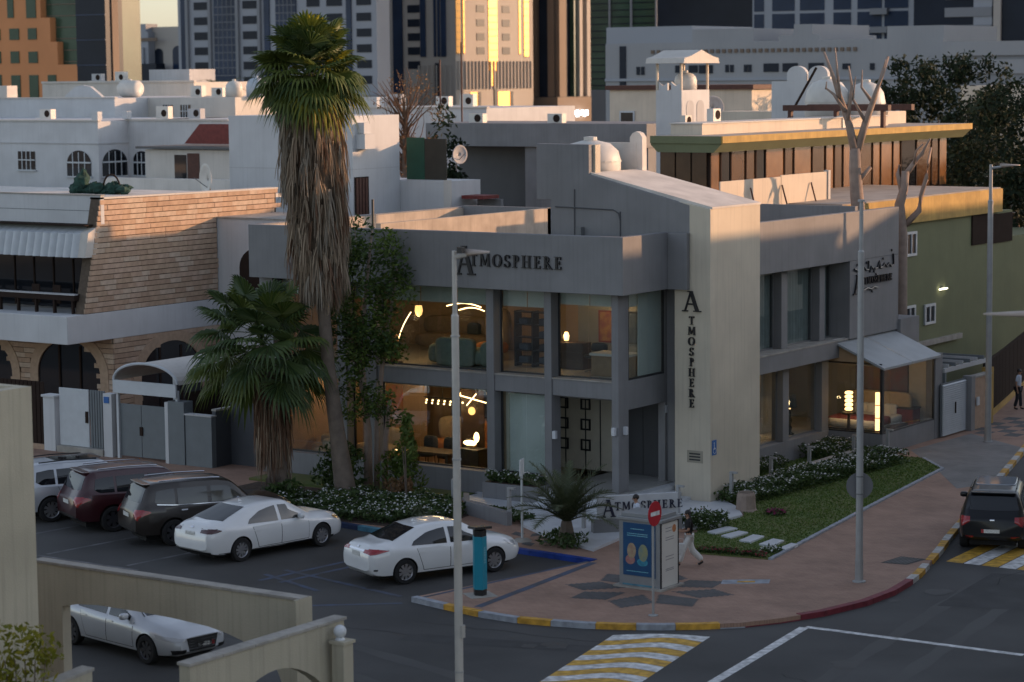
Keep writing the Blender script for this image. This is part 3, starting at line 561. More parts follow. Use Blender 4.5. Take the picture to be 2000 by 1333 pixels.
# chandelier of thirteen small bulbs
t = local('chandelier', 'long cluster chandelier of small glowing bulbs over dark dining table', 'chandelier', (-8.3, 2.6, 2.5))
box('bar', 'lamp_black', t, -.75, .75, -.02, .02, .1, .13); MB().tube([(0, 0, .13), (0, 0, .8)], .012, 6).build('rod', 'lamp_black', t)
for i in range(13): MB().blob((-.72 + .12 * i, .1 * (-1) ** i, -.06 * (i % 2)), .032, 8, 6).build('bulb', 'glow_hot', t)
lamp(t, (0, 0, -.15), 8, WARM, .3)
t = local('cross_pendant', 'crossed glowing tube pendant hanging beside shop column', 'pendant lamp', (-6.9, 2.3, 2.72), R(20))
MB().tube([(-.42, 0, .1), (.45, 0, -.12)], .022, 6).build('tube', 'glow_hot', t); MB().tube([(-.2, 0, -.22), (.12, 0, .16)], .018, 6).build('tube', 'glow_hot', t); MB().tube([(0, 0, 0), (0, 0, .58)], .008, 5).build('cord', 'lamp_black', t); lamp(t, (0, -.1, -.2), 8, WARM, .2)
t = local('wall_light', 'round ring wall light glowing on a dark shelf panel', 'wall light', (-7.45, 3.0, 2.2)); box('panel', 'wood_dark', t, -.45, .45, .05, .1, -1.6, .9); MB().lathe([(.06, 0), (.13, 0), (.13, -.04), (.06, -.04)], (0, .04, 0), 16, 'y').build('ring', 'glow_soft', t)
t = local('table_lamp', 'glowing leaf shaped table lamp on a black cabinet', 'table lamp', (-6.25, 1.35, 1.36)); MB().blob((-.1, 0, .1), (.26, .08, .09), 10, 6).build('shade', 'glow_hot', t); MB().blob((.16, 0, .3), (.1, .06, .17), 10, 6).build('shade', 'glow_hot', t); box('base', 'brass', t, -.12, .12, -.06, .06, -.02, .03); lamp(t, (0, -.15, .3), 8, WARM, .1)
t = local('cabinet', 'black side cabinet under leaf shaped lamp', 'cabinet', (-6.25, 1.35, .3)); box('body', 'lamp_black', t, -.4, .4, -.25, .25, 0, 1.0, bevel=.02); box('door', 'wood_dark', t, -.38, -.01, -.262, -.25, .05, .95); box('door', 'wood_dark', t, .01, .38, -.262, -.25, .05, .95)
t = local('dining_table', 'long dark brown dining table behind the ground floor window', 'table', (-8.0, 1.55, .3)); box('top', 'wood_dark', t, -1.25, 1.0, -.45, .45, .72, .78, bevel=.01)
for sx in (-1.1, .85): box('leg', 'wood_dark', t, sx - .06, sx + .06, -.38, .38, 0, .72)
for i, (x, y, rz) in enumerate(((-8.9, 2.5, 0), (-8.1, 2.5, 0), (-7.3, 2.5, 0))):
    t = local('dining_chair', 'rounded dark dining chair behind the long brown table', 'chair', (x, y, .3), rz, 'dining chairs along the brown table'); MB().sup((0, 0, .45), (.27, .27, .08)).build('seat', 'fabric_dark', t); MB().sup((0, .24, .75), (.27, .07, .28)).build('backrest', 'fabric_dark', t)
    for a in (-.2, .2):
        for b in (-.2, .2): MB().tube([(a, b, 0), (a * .9, b * .9, .4)], .018, 6).build('leg', 'wood_dark', t)
t = local('sofa', 'rounded tan sofa at the back of the ground floor shop', 'sofa', (-9.2, 5.0, .3)); MB().sup((0, 0, .32), (1.3, .5, .25)).build('seat', 'fabric_orange', t); MB().sup((-.55, .38, .85), (.7, .2, .42)).build('backrest', 'fabric_beige', t); MB().sup((.75, .38, .8), (.6, .2, .36)).build('backrest', 'fabric_orange', t)
t = local('armchair', 'mustard tub armchair near ring wall light', 'armchair', (-6.9, 4.2, .3)); MB().sup((0, 0, .3), (.45, .45, .25)).build('seat', 'brass', t); MB().sup((0, .3, .75), (.5, .2, .4)).build('backrest', mat('fabric_mustard', (.33, .21, .07), .9, .08, 8), t)
for x, nm in ((-9.0, 'left'), (-8.6, 'right')): pass
t = local('console_table', 'small brass table with two lit globe lamps', 'side table', (-8.75, .95, .3)); box('top', 'brass', t, -.4, .4, -.16, .16, .62, .65)
for a in (-.36, .36): box('leg', 'lamp_black', t, a - .02, a + .02, -.12, .12, 0, .62)
for x in (-8.95, -8.6):
    t = local('table_lamp', 'small mushroom table lamp on brass table', 'table lamp', (x, .95, .95), 0, 'mushroom lamps on the brass table'); MB().lathe([(.11, .18), (.09, .22), (.0, .24)], (0, 0, 0), 12).build('shade', 'brass', t); MB().blob((0, 0, .12), (.07, .07, .04), 8, 6).build('bulb', 'glow_warm', t); MB().tube([(0, 0, 0), (0, 0, .1)], .015, 6).build('stem', 'brass', t)
t = local('wall_picture', 'large dark abstract picture on the warm back wall', 'picture', (-10.2, 7.06, 1.9)); box('frame', 'lamp_black', t, -.95, .95, -.03, 0, -.6, .6); box('canvas', mat('canvas_dark', (.03, .05, .09), .8, .9, 2.2, c2=(.10, .12, .15)), t, -.9, .9, -.04, -.031, -.55, .55)
t = local('wall_picture', 'orange red picture above beige armchairs', 'picture', (-12.2, 4.9, 2.1)); box('panel', 'wall_warm', t, -1.2, 1.5, .01, .08, -1.8, 1.2); box('canvas', mat('canvas_orange', (.45, .12, .05), .8, .9, 3, c2=(.35, .25, .12)), t, -.55, .55, -.03, .0, -.45, .45)
for x, y in ((-12.7, 2.0), (-12.0, 1.2)):
    t = local('pouf_armchair', 'round beige boucle armchair by the shop window', 'armchair', (x, y, .3), R(-20), 'beige round armchairs'); MB().sup((0, 0, .3), (.42, .42, .3)).build('seat', 'fabric_beige', t); MB().sup((0, .2, .62), (.42, .22, .24)).build('backrest', 'fabric_beige', t)
t = local('sofa', 'beige corner sofa with orange cushion in left bay', 'sofa', (-11.4, 3.2, .3), R(-10)); MB().sup((0, 0, .3), (.9, .45, .22)).build('seat', 'fabric_beige', t); MB().sup((0, .4, .7), (.9, .16, .32)).build('backrest', 'fabric_beige', t); MB().sup((-.5, .2, .65), (.22, .12, .2)).build('cushion', 'fabric_orange', t)
# upper floor
t = local('arc_lamp', 'tall curved glowing arc floor lamp in the upper window', 'floor lamp', (-8.82, .95, 3.92)); MB().tube([(-.1 + .62 * (k / 12) ** 2.2 , 0, .02 + 1.62 * k / 12) for k in range(13)], .016, 8).build('arc', 'glow_hot', t); MB().lathe([(.16, 0), (.16, .025), (0, .03)], (0, 0, 0), 14).build('base', 'lamp_black', t); lamp(t, (.25, .2, 1.0), 4, WARM, .2)
t = local('pendant_lamp', 'amber glass pendant lamp in the upper shop', 'pendant lamp', (-9.0, 2.3, 5.45)); MB().lathe([(.11, .17), (.13, 0), (.1, -.12), (.05, -.17)], (0, 0, 0), 12).build('shade', 'glow_soft', t); MB().blob((0, 0, -.14), .05, 8, 6).build('bulb', 'glow_hot', t); MB().tube([(0, 0, .17), (0, 0, .95)], .01, 5).build('cord', 'lamp_black', t); lamp(t, (0, -.2, -.2), 4, WARM, .1)
t = local('curved_ceiling_light', 'two nested curved light tubes hanging in the upper shop', 'pendant lamp', (-7.2, 2.4, 5.65)); 
MB().tube([(-.75 + 1.35 * k / 10, 0, .0 + .12 * math.sin(k / 10 * 3.0)) for k in range(11)], .02, 6).build('tube', 'glow_hot', t); MB().tube([(-.2 + 1.0 * k / 10, -.1, -.1 + .1 * math.sin(k / 10 * 3.0)) for k in range(11)], .02, 6).build('tube', 'glow_hot', t); MB().tube([(0, 0, .1), (0, 0, .75)], .01, 5).build('rod', 'lamp_black', t); lamp(t, (0, -.1, -.25), 5, WARM, .2)
t = local('floor_vase', 'tall terracotta vase in the upper window corner', 'vase', (-8.85, .75, 3.92)); MB().lathe([(.13, 0), (.17, .3), (.17, .75), (.12, .9), (.1, .95)], (0, 0, 0), 14).build('body', 'terracotta', t, smooth=True); MB().lathe([(.085, 0), (.1, 0), (.1, .02), (.085, .02), (.085, 0)], (0, 0, .95), 14).build('rim', 'terracotta', t)
t = local('sofa', 'grey green sofa with its back to the upper window', 'sofa', (-6.5, 1.35, 3.92)); MB().sup((0, .2, .3), (1.1, .5, .25)).build('seat', 'fabric_green', t); MB().sup((-.15, -.28, .45), (.75, .14, .45), 6).build('backrest', 'fabric_green', t); MB().sup((-1.05, .1, .35), (.25, .4, .3)).build('armrest', 'fabric_green', t); MB().sup((.95, .1, .4), (.25, .4, .4)).build('armrest', 'fabric_green', t)
t = local('armchair', 'brown high backed armchair behind grey green sofa', 'armchair', (-6.6, 3.0, 3.92)); MB().sup((0, 0, .4), (.45, .45, .2)).build('seat', 'fabric_orange', t); MB().sup((0, .35, 1.0), (.48, .14, .65)).build('backrest', mat('fabric_brown', (.17, .12, .08), .9, .08, 8), t)
t = local('sofa', 'long brown sofa with cushions along the upper back wall', 'sofa', (-9.0, 4.4, 3.92)); MB().sup((0, 0, .35), (1.6, .45, .25)).build('seat', 'fabric_brown', t); MB().sup((0, .35, .8), (1.6, .16, .35)).build('backrest', 'fabric_brown', t); MB().sup((.6, .15, .75), (.25, .12, .22)).build('cushion', 'fabric_dark', t)
t = local('coffee_table', 'low dark round coffee table in the upper shop', 'table', (-7.9, 2.6, 3.92)); MB().lathe([(.5, .34), (.5, .4), (0, .4)], (0, 0, 0), 18).build('top', 'wood_dark', t); MB().lathe([(.25, 0), (.2, .34)], (0, 0, 0), 14).build('base', 'lamp_black', t)
t = local('shelf_unit', 'open black shelf unit with boxes in the upper middle window', 'shelf', (-4.3, 2.2, 3.92))
for a in (-.75, -.1, .7): box('upright', 'lamp_black', t, a - .025, a + .025, -.18, .18, 0, 1.75)
for k in range(5): box('shelf', 'lamp_black', t, -.78, .73, -.18, .18, .1 + .4 * k, .13 + .4 * k)
rd = random.Random(3)
for k in range(4):
    for a in (-.45, .3):
        if rd.random() < .8: t2 = tag(box('storage_box', rd.choice(['fabric_dark', 'fabric_brown', 'canvas_dark']), None, -4.3 + a - .17, -4.3 + a + .17, 2.06, 2.34, 3.92 + .132 + .4 * k, 3.92 + .32 + .4 * k, bevel=.01), 'dark storage box on the open black shelf unit', 'box', 'boxes on the black shelf')
t = local('desk', 'white topped brown office desk in the upper corner window', 'desk', (-1.35, 1.5, 3.92)); box('top', 'fabric_white', t, -.35, 1.0, -.4, .4, .62, .7, bevel=.01); box('front_panel', mat('wood_tan', (.27, .17, .09), .5, .1, 5), t, -.3, .95, -.36, -.3, 0, .62); box('side_panel', 'wood_tan', t, .9, .96, -.29, .36, 0, .62)
t = local('office_chair', 'black office armchair beside white desk', 'chair', (-2.05, 1.9, 3.92)); MB().sup((0, 0, .5), (.26, .26, .06)).build('seat', 'lamp_black', t); MB().sup((.05, .25, .75), (.3, .05, .14)).build('backrest', 'lamp_black', t); MB().tube([(0, 0, .05), (0, 0, .45)], .03, 6).build('stem', 'frame_grey', t)
for a in range(4): MB().tube([(0, 0, .08), (.28 * math.cos(a * 1.571 + .5), .28 * math.sin(a * 1.571 + .5), .02)], .018, 6).build('leg', 'frame_grey', t)
t = local('table_lamp', 'small glowing table lamp on a dark chest upstairs', 'table lamp', (-3.3, 2.3, 4.75)); MB().lathe([(.07, .0), (.09, .15), (.05, .26)], (0, 0, .05), 12).build('shade', 'glow_warm', t); MB().lathe([(.08, 0), (.03, .05)], (0, 0, 0), 10).build('base', 'lamp_black', t); lamp(t, (0, -.15, .2), 5, WARM, .1)
t = local('chest', 'dark brown chest of drawers in the upper corner', 'cabinet', (-3.1, 2.4, 3.92)); box('body', 'wood_dark', t, -.5, .5, -.25, .25, 0, .83, bevel=.01); 
for k in range(3): box('drawer', 'wood_tan' if False else 'wood_dark', t, -.46, .46, -.265, -.25, .05 + .26 * k, .28 + .26 * k)
t = local('wall_picture', 'red and yellow framed painting on the upper office wall', 'picture', (-2.55, 3.58, 5.15)); box('frame', mat('frame_red', (.22, .04, .03), .6, .05), t, -.36, .36, -.03, 0, -.5, .5); box('canvas', mat('canvas_mix', (.45, .26, .09), .8, .9, 4, c2=(.25, .06, .08)), t, -.31, .31, -.04, -.031, -.45, .45)
t = local('wall_picture', 'dark blue framed painting beside red one upstairs', 'picture', (-1.6, 3.58, 5.15)); box('frame', 'lamp_black', t, -.3, .3, -.03, 0, -.5, .5); box('canvas', 'canvas_dark', t, -.25, .25, -.04, -.031, -.45, .45)
# street side showroom
t = local('floor_lamp', 'tall black turned lamp with charcoal shade in the street window', 'floor lamp', (-.5, 11.75, .83)); MB().lathe([(.16, 0), (.16, .05), (.06, .1), (.09, .25), (.05, .35), (.1, .5), (.05, .62), (.08, .75), (.03, .85), (.03, 1.0)], (0, 0, 0), 14).build('base', 'lamp_black', t, smooth=True); MB().lathe([(.27, 0), (.2, .45)], (0, 0, .95), 18).build('shade', mat('shade_dark', (.09, .085, .075), .9, .05), t); MB().blob((0, 0, .92), .05, 8, 6).build('bulb', 'glow_warm', t); lamp(t, (0, 0, .85), 3, WARM, .06)
sp('window_stage', 'wall_pale', -1.4, -.3, 5.4, 13.4, .3, .83)
sp('stage_back', 'wall_pale', -1.5, -1.4, 11.4, 13.4, .83, 3.3)
t = local('plant_picture', 'dark leafy picture above sideboard in the first street window', 'picture', (-3.9, 9.0, 2.4)); box('frame', 'lamp_black', t, 0, .03, -.7, .7, -.65, .65); box('canvas', mat('canvas_green', (.05, .08, .04), .8, .9, 3, c2=(.25, .2, .12)), t, .031, .04, -.65, .65, -.6, .6)
t = local('mirror', 'leaning dark framed mirror in the first street window', 'mirror', (-1.0, 9.6, .83)); box('frame', 'lamp_black', t, -.03, .03, -.25, .25, 0, 1.7); box('face', 'wall_pale', t, .031, .04, -.2, .2, .06, 1.6)
# bedroom display in the glass annex
t = local('bed', 'double bed with cream headboard and wine red throw in glass annex', 'bed', (.2, 16.2, .5), R(90)); box('base', 'fabric_dark', t, -1.6, 1.0, -1.2, 1.2, 0, .25); MB().sup((-.1, 0, .36), (1.2, 1.0, .16), 8).build('mattress', 'fabric_white', t); MB().sup((-.6, 0, .42), (.6, 1.02, .14), 8).build('throw', 'fabric_red', t); MB().sup((1.15, 0, .65), (.12, 1.2, .6), 8).build('headboard', 'fabric_beige', t)
for a in (-.5, .1, .6): MB().sup((.85, a, .65), (.14, .28, .2)).build('pillow', 'fabric_white', t)
t = local('table_lamp', 'glowing ribbed lantern lamp on black bedside stand', 'table lamp', (.35, 14.5, 1.35)); 
for k in range(5): MB().sup((0, 0, .1 + .14 * k), (.13, .13, .06), 3).build('shade_ring', 'glow_warm', t)
MB().lathe([(.08, 0), (.1, .03)], (0, 0, 0), 10).build('base', 'lamp_black', t); lamp(t, (-.2, .25, .4), 6, WARM, .15)
t = local('bedside_stand', 'black bedside stand under ribbed lantern lamp', 'side table', (.35, 14.5, .5)); MB().lathe([(.25, .78), (.25, .84), (0, .85)], (0, 0, 0), 16).build('top', 'lamp_black', t); MB().lathe([(.22, 0), (.06, .1), (.05, .78)], (0, 0, 0), 14).build('foot', 'lamp_black', t)
t = local('tube_lamp', 'tall glowing bamboo tube floor lamp behind annex glass', 'floor lamp', (1.75, 13.85, .86)); 
for k in range(3): MB().lathe([(.075, 0), (.075, .42)], (0, 0, .02 + .44 * k), 14).build('tube', emit('glow_tube', (1, .52, .22), 2.2), t); MB().lathe([(.085, 0), (.085, .03)], (0, 0, .44 * k - .005), 14).build('joint', 'brass', t)
lamp(t, (-.25, .25, .7), 6, WARM, .15)
t = local('chest', 'red chest with black top by annex end wall', 'cabinet', (1.2, 17.3, .5)); box('body', 'fabric_red', t, -.4, .4, -.3, .3, 0, .7, bevel=.02); box('top', 'lamp_black', t, -.42, .42, -.32, .32, .7, .74)
t = local('wall_picture', 'large faded pink and grey picture on annex end wall', 'picture', (.0, 17.84, 2.15)); box('canvas', mat('canvas_pink', (.22, .10, .10), .85, .9, 2.5, c2=(.16, .15, .15)), t, -1.0, 1.0, -.04, 0, -.6, .6); box('edge', 'lamp_black', t, -1.03, 1.03, -.02, .005, -.63, .63)
fill_lights(3.1, [(1.0, 15.4)], 14, ('warm light added under the glass annex roof', None))

# more of the display behind the ground floor glass
for k, (x, y, z, l) in enumerate(((-8.7, 4.2, 2.55, 'small amber globe pendant above the tan sofa'), (-7.9, 4.6, 2.7, 'second small amber globe pendant nearer the ring light'), (-11.6, 3.4, 2.5, 'amber globe pendant above the beige corner sofa'), (-5.4, 2.6, 2.6, 'amber globe pendant close to the porch wall'))):
    t = local('globe_pendant', l, 'pendant lamp', (x, y, z)); MB().blob((0, 0, 0), .06, 10, 8).build('globe', 'glow_warm', t); MB().tube([(0, 0, .06), (0, 0, 3.3 - z)], .006, 5).build('cord', 'lamp_black', t); lamp(t, (0, -.12, -.1), 2.5, WARM, .08)
t = local('display_cabinet', 'tall dark display cabinet with lit shelves on the warm wall', 'cabinet', (-6.1, 6.8, .3)); box('carcass', 'wood_dark', t, -.7, .7, -.05, .25, 0, 2.4)
for k in range(5): box('shelf', 'brass', t, -.66, .66, -.2, -.05, .3 + .45 * k, .33 + .45 * k); MB().lathe([(.06, 0), (.09, .08), (.05, .2)], (-.4 + .2 * k, -.13, .33 + .45 * k), 10).build('vase', 'terracotta' if k % 2 else 'fabric_white', t)
for x, y in ((-10.9, 2.2), (-10.2, 2.9)):
    t = local('stool', 'small tan leather drum stool in the left bay', 'stool', (x, y, .3), 0, 'tan drum stools'); MB().lathe([(.2, 0), (.24, .05), (.24, .36), (.2, .42), (0, .43)], (0, 0, 0), 16).build('seat', 'terracotta', t, smooth=True); MB().lathe([(.22, 0), (.22, .03)], (0, 0, -.001), 14).build('foot_ring', 'lamp_black', t)
# ---------------------------------------------------------------- vehicles
mat('car_white', (.72, .73, .74), .28, .03, 2, coat=1.0); mat('car_silver', (.52, .54, .57), .3, .03, 2, metal=.25, coat=.6); mat('car_brown', (.035, .028, .024), .3, .05, 2, metal=.3, coat=.7); mat('car_maroon', (.045, .008, .012), .3, .05, 2, metal=.2, coat=.7); mat('car_black', (.005, .006, .009), .35, 0, coat=.25, spec=.3)
mat('tyre', (.012, .012, .013), .85, .2, 20); mat('rim_silver', (.48, .48, .50), .3, .05, metal=.8); mat('rim_dark', (.10, .10, .11), .35, .05, metal=.7); mat('wheel_well', (.008, .008, .009), .9, 0); mat('trim_black', (.012, .012, .013), .5, 0); mat('chrome', (.75, .75, .77), .12, 0, metal=1)
mat('car_glass', (.012, .014, .017), .05, 0, spec=.7); mat('car_glass_pale', (.045, .045, .042), .06, 0, spec=.9); mat('lamp_red', (.30, .012, .018), .15, 0, coat=1); mat('lamp_dark', (.06, .02, .02), .15, 0, coat=1); mat('lamp_clear', (.42, .43, .45), .1, 0, coat=1); mat('lamp_amber', (.5, .3, .12), .15, 0, coat=1); mat('plate_white', (.6, .6, .58), .5, .2, 30); mat('plate_red', (.35, .03, .03), .5, 0); mat('seam', (.02, .02, .022), .8, 0)
def lerp_curve(knots, x):
    if x <= knots[0][0]: return knots[0][1]
    for (a, va), (b, vb) in zip(knots, knots[1:]):
        if x <= b: t = (x - a) / (b - a); return va + (vb - va) * t
    return knots[-1][1]
def smooth_curve(knots, r):
    def f(x): return sum(lerp_curve(knots, x + r * k / 4) * w for k, w in ((-4, .06), (-3, .09), (-2, .12), (-1, .15), (0, .16), (1, .15), (2, .12), (3, .09), (4, .06)))
    return f
def make_body(S):
    """closed car shell lofted through cross sections; S holds the side profile, belt line, plan width and roof width"""
    x0, x1 = S['x0'], S['x1']; top = smooth_curve(S['top'], S.get('rs', .09)); belt = smooth_curve(S['belt'], .1); wid = smooth_curve(S['wid'], .07); rw = smooth_curve(S['rw'], .12); bot = smooth_curve(S['bot'], .07)
    NX = 64; rings = []
    for i in range(NX + 1):
        t = i / NX; x = x0 + (x1 - x0) * (.5 - .5 * math.cos(math.pi * t)) * .5 + (x1 - x0) * t * .5
        zt, zb, w, r, be = top(x), bot(x), wid(x), rw(x), belt(x)
        be = min(be, zt - .045); r = min(r, w * .93)
        hs = S.get('hips', .5); zm = zb + (be - zb) * hs
        g = zt - be; gh = max(0, min(1, (g - .06) / .25))
        pts = [(0, zb), (w * .72, zb), (w * .95, zb + .05), (w * .985, zb + (zm - zb) * .5), (w, zm), (w * .995, zm + (be - zm) * .55), (w * .965, be - .02), (w * (.935 - .01 * gh), be + .012)]
        e0 = pts[-1]; ex = r; ez = zt - .035 - .02 * gh
        for k in (.33, .66): q = k; bulge = .018 * gh * math.sin(math.pi * q); pts.append((e0[0] + (ex - e0[0]) * q + bulge, e0[1] + (ez - e0[1]) * q))
        pts += [(ex, ez), (ex * .9, zt - .016), (ex * .6, zt - .005), (0, zt)]
        rings.append((x, pts))
    n = len(rings[0][1]); full = 2 * n - 2; vs = []; fs = []
    for x, pts in rings:
        vs += [(x, y, z) for y, z in pts] + [(x, -y, z) for y, z in pts[-2:0:-1]]
    for i in range(NX): fs += [(i * full + j, i * full + (j + 1) % full, (i + 1) * full + (j + 1) % full, (i + 1) * full + j) for j in range(full)]
    fs += [tuple(range(full)), tuple(range(NX * full, NX * full + full))[::-1]]
    me = bpy.data.meshes.new('body'); me.from_pydata(vs, [], fs)
    bm = bmesh.new(); bm.from_mesh(me); bmesh.ops.recalc_face_normals(bm, faces=bm.faces); bm.to_mesh(me)
    bvh = BVHTree.FromBMesh(bm); bm.free()
    # wheel openings
    cut = MB()
    for ax in S['axles']:
        for s in (-1, 1):
            y0, y1 = (S['W'] / 2 - .27) * s, (S['W'] / 2 + .2) * s; k = 28; vv = []
            for y in (y0, y1):
                for j in range(k): a = 2 * math.pi * j / k; vv.append((ax + S['arch'] * math.cos(a), y, S['wr'] + .01 + S['arch'] * math.sin(a)))
            cut.add(vv, [(j, (j + 1) % k, k + (j + 1) % k, k + j) for j in range(k)] + [tuple(range(k))[::-1], tuple(range(k, 2 * k))])
    cme = bpy.data.meshes.new('cut'); cme.from_pydata(cut.v, [], cut.f); b2 = bmesh.new(); b2.from_mesh(cme); bmesh.ops.recalc_face_normals(b2, faces=b2.faces); b2.to_mesh(cme); b2.free()
    cme.materials.append(MATS['wheel_well']); me.materials.append(MATS[S['paint']]); me.materials.append(MATS['wheel_well'])
    for p in cme.polygons: p.material_index = 0
    tb = bpy.data.objects.new('tb', me); tc = bpy.data.objects.new('tc', cme); col.objects.link(tb); col.objects.link(tc)
    md = tb.modifiers.new('b', 'BOOLEAN'); md.operation = 'DIFFERENCE'; md.object = tc; md.solver = 'EXACT'; md.material_mode = 'TRANSFER'
    dg = bpy.context.evaluated_depsgraph_get(); out = bpy.data.meshes.new_from_object(tb.evaluated_get(dg)); out.name = 'body'
    bpy.data.objects.remove(tb); bpy.data.objects.remove(tc)
    out.shade_smooth(); 
    try: out.set_sharp_from_angle(angle=R(38))
    except Exception: pass
    return out, bvh
def patch(bvh, A, Bq, axis, sgn, n=12, m=5, off=.006):
    """thin panel that hugs the shell: between two polylines A and B given in the view along an axis ('y' side, 'x' end, 'z' top)"""
    def samp(L, t):
        d = [0]; 
        for p, q in zip(L, L[1:]): d.append(d[-1] + math.dist(p, q))
        t *= d[-1]
        for k in range(len(L) - 1):
            if t <= d[k + 1] + 1e-9: u = (t - d[k]) / max(1e-9, d[k + 1] - d[k]); return (L[k][0] + (L[k + 1][0] - L[k][0]) * u, L[k][1] + (L[k + 1][1] - L[k][1]) * u)
        return L[-1]
    mb = MB(); vs = []; ok = True
    for i in range(n + 1):
        a, b = samp(A, i / n), samp(Bq, i / n)
        for j in range(m + 1):
            t = j / m; p = (a[0] + (b[0] - a[0]) * t, a[1] + (b[1] - a[1]) * t)
            if axis == 'y': o, d = Vector((p[0], 3 * sgn, p[1])), Vector((0, -sgn, 0))
            elif axis == 'x': o, d = Vector((6 * sgn, p[0], p[1])), Vector((-sgn, 0, 0))
            else: o, d = Vector((p[0], p[1], 4)), Vector((0, 0, -1))
            h, nn, _, _ = bvh.ray_cast(o, d)
            if h is None: h, nn, _, _ = bvh.find_nearest(o + d * (5 if axis == 'x' else 2.2))
            if nn.dot(d) > 0: nn = -nn
            vs.append(h + nn * off)
    mb.add(vs, [(i * (m + 1) + j, i * (m + 1) + j + 1, (i + 1) * (m + 1) + j + 1, (i + 1) * (m + 1) + j) for i in range(n) for j in range(m)])
    return mb
def wheel_mesh(r, w, spokes, rimm):
    t = MB().lathe([(r * .66, -w / 2), (r * .93, -w / 2), (r, -w * .36), (r, w * .36), (r * .93, w / 2), (r * .66, w / 2), (r * .66, -w / 2)], (0, 0, 0), 28, 'y')
    m = MB(); m.lathe([(r * .60, w * .30), (r * .67, w * .46), (r * .70, w * .46), (r * .70, -w * .4), (r * .6, -w * .4), (r * .60, w * .30)], (0, 0, 0), 28, 'y')
    m.lathe([(0, w * .33), (r * .14, w * .33), (r * .16, w * .2), (0, w * .2)][::-1], (0, 0, 0), 14, 'y')
    for k in range(spokes):
        a = 2 * math.pi * k / spokes; u = Vector((math.cos(a), 0, math.sin(a))); v = Vector((-u.z, 0, u.x)); y = Vector((0, 1, 0)); hw = r * (.95 / spokes + .01)
        p = [u * r * .1 + v * hw * .6, u * r * .1 - v * hw * .6, u * r * .64 - v * hw * 1.15, u * r * .64 + v * hw * 1.15]
        m.add([q + y * w * .36 for q in p] + [q + y * w * .22 for q in p], [(0, 1, 2, 3), (7, 6, 5, 4), (0, 4, 5, 1), (1, 5, 6, 2), (2, 6, 7, 3), (3, 7, 4, 0)])
    d = MB().lathe([(0, w * .12), (r * .6, w * .12), (r * .6, 0), (0, 0)][::-1], (0, 0, 0), 20, 'y')
    return t, m, d
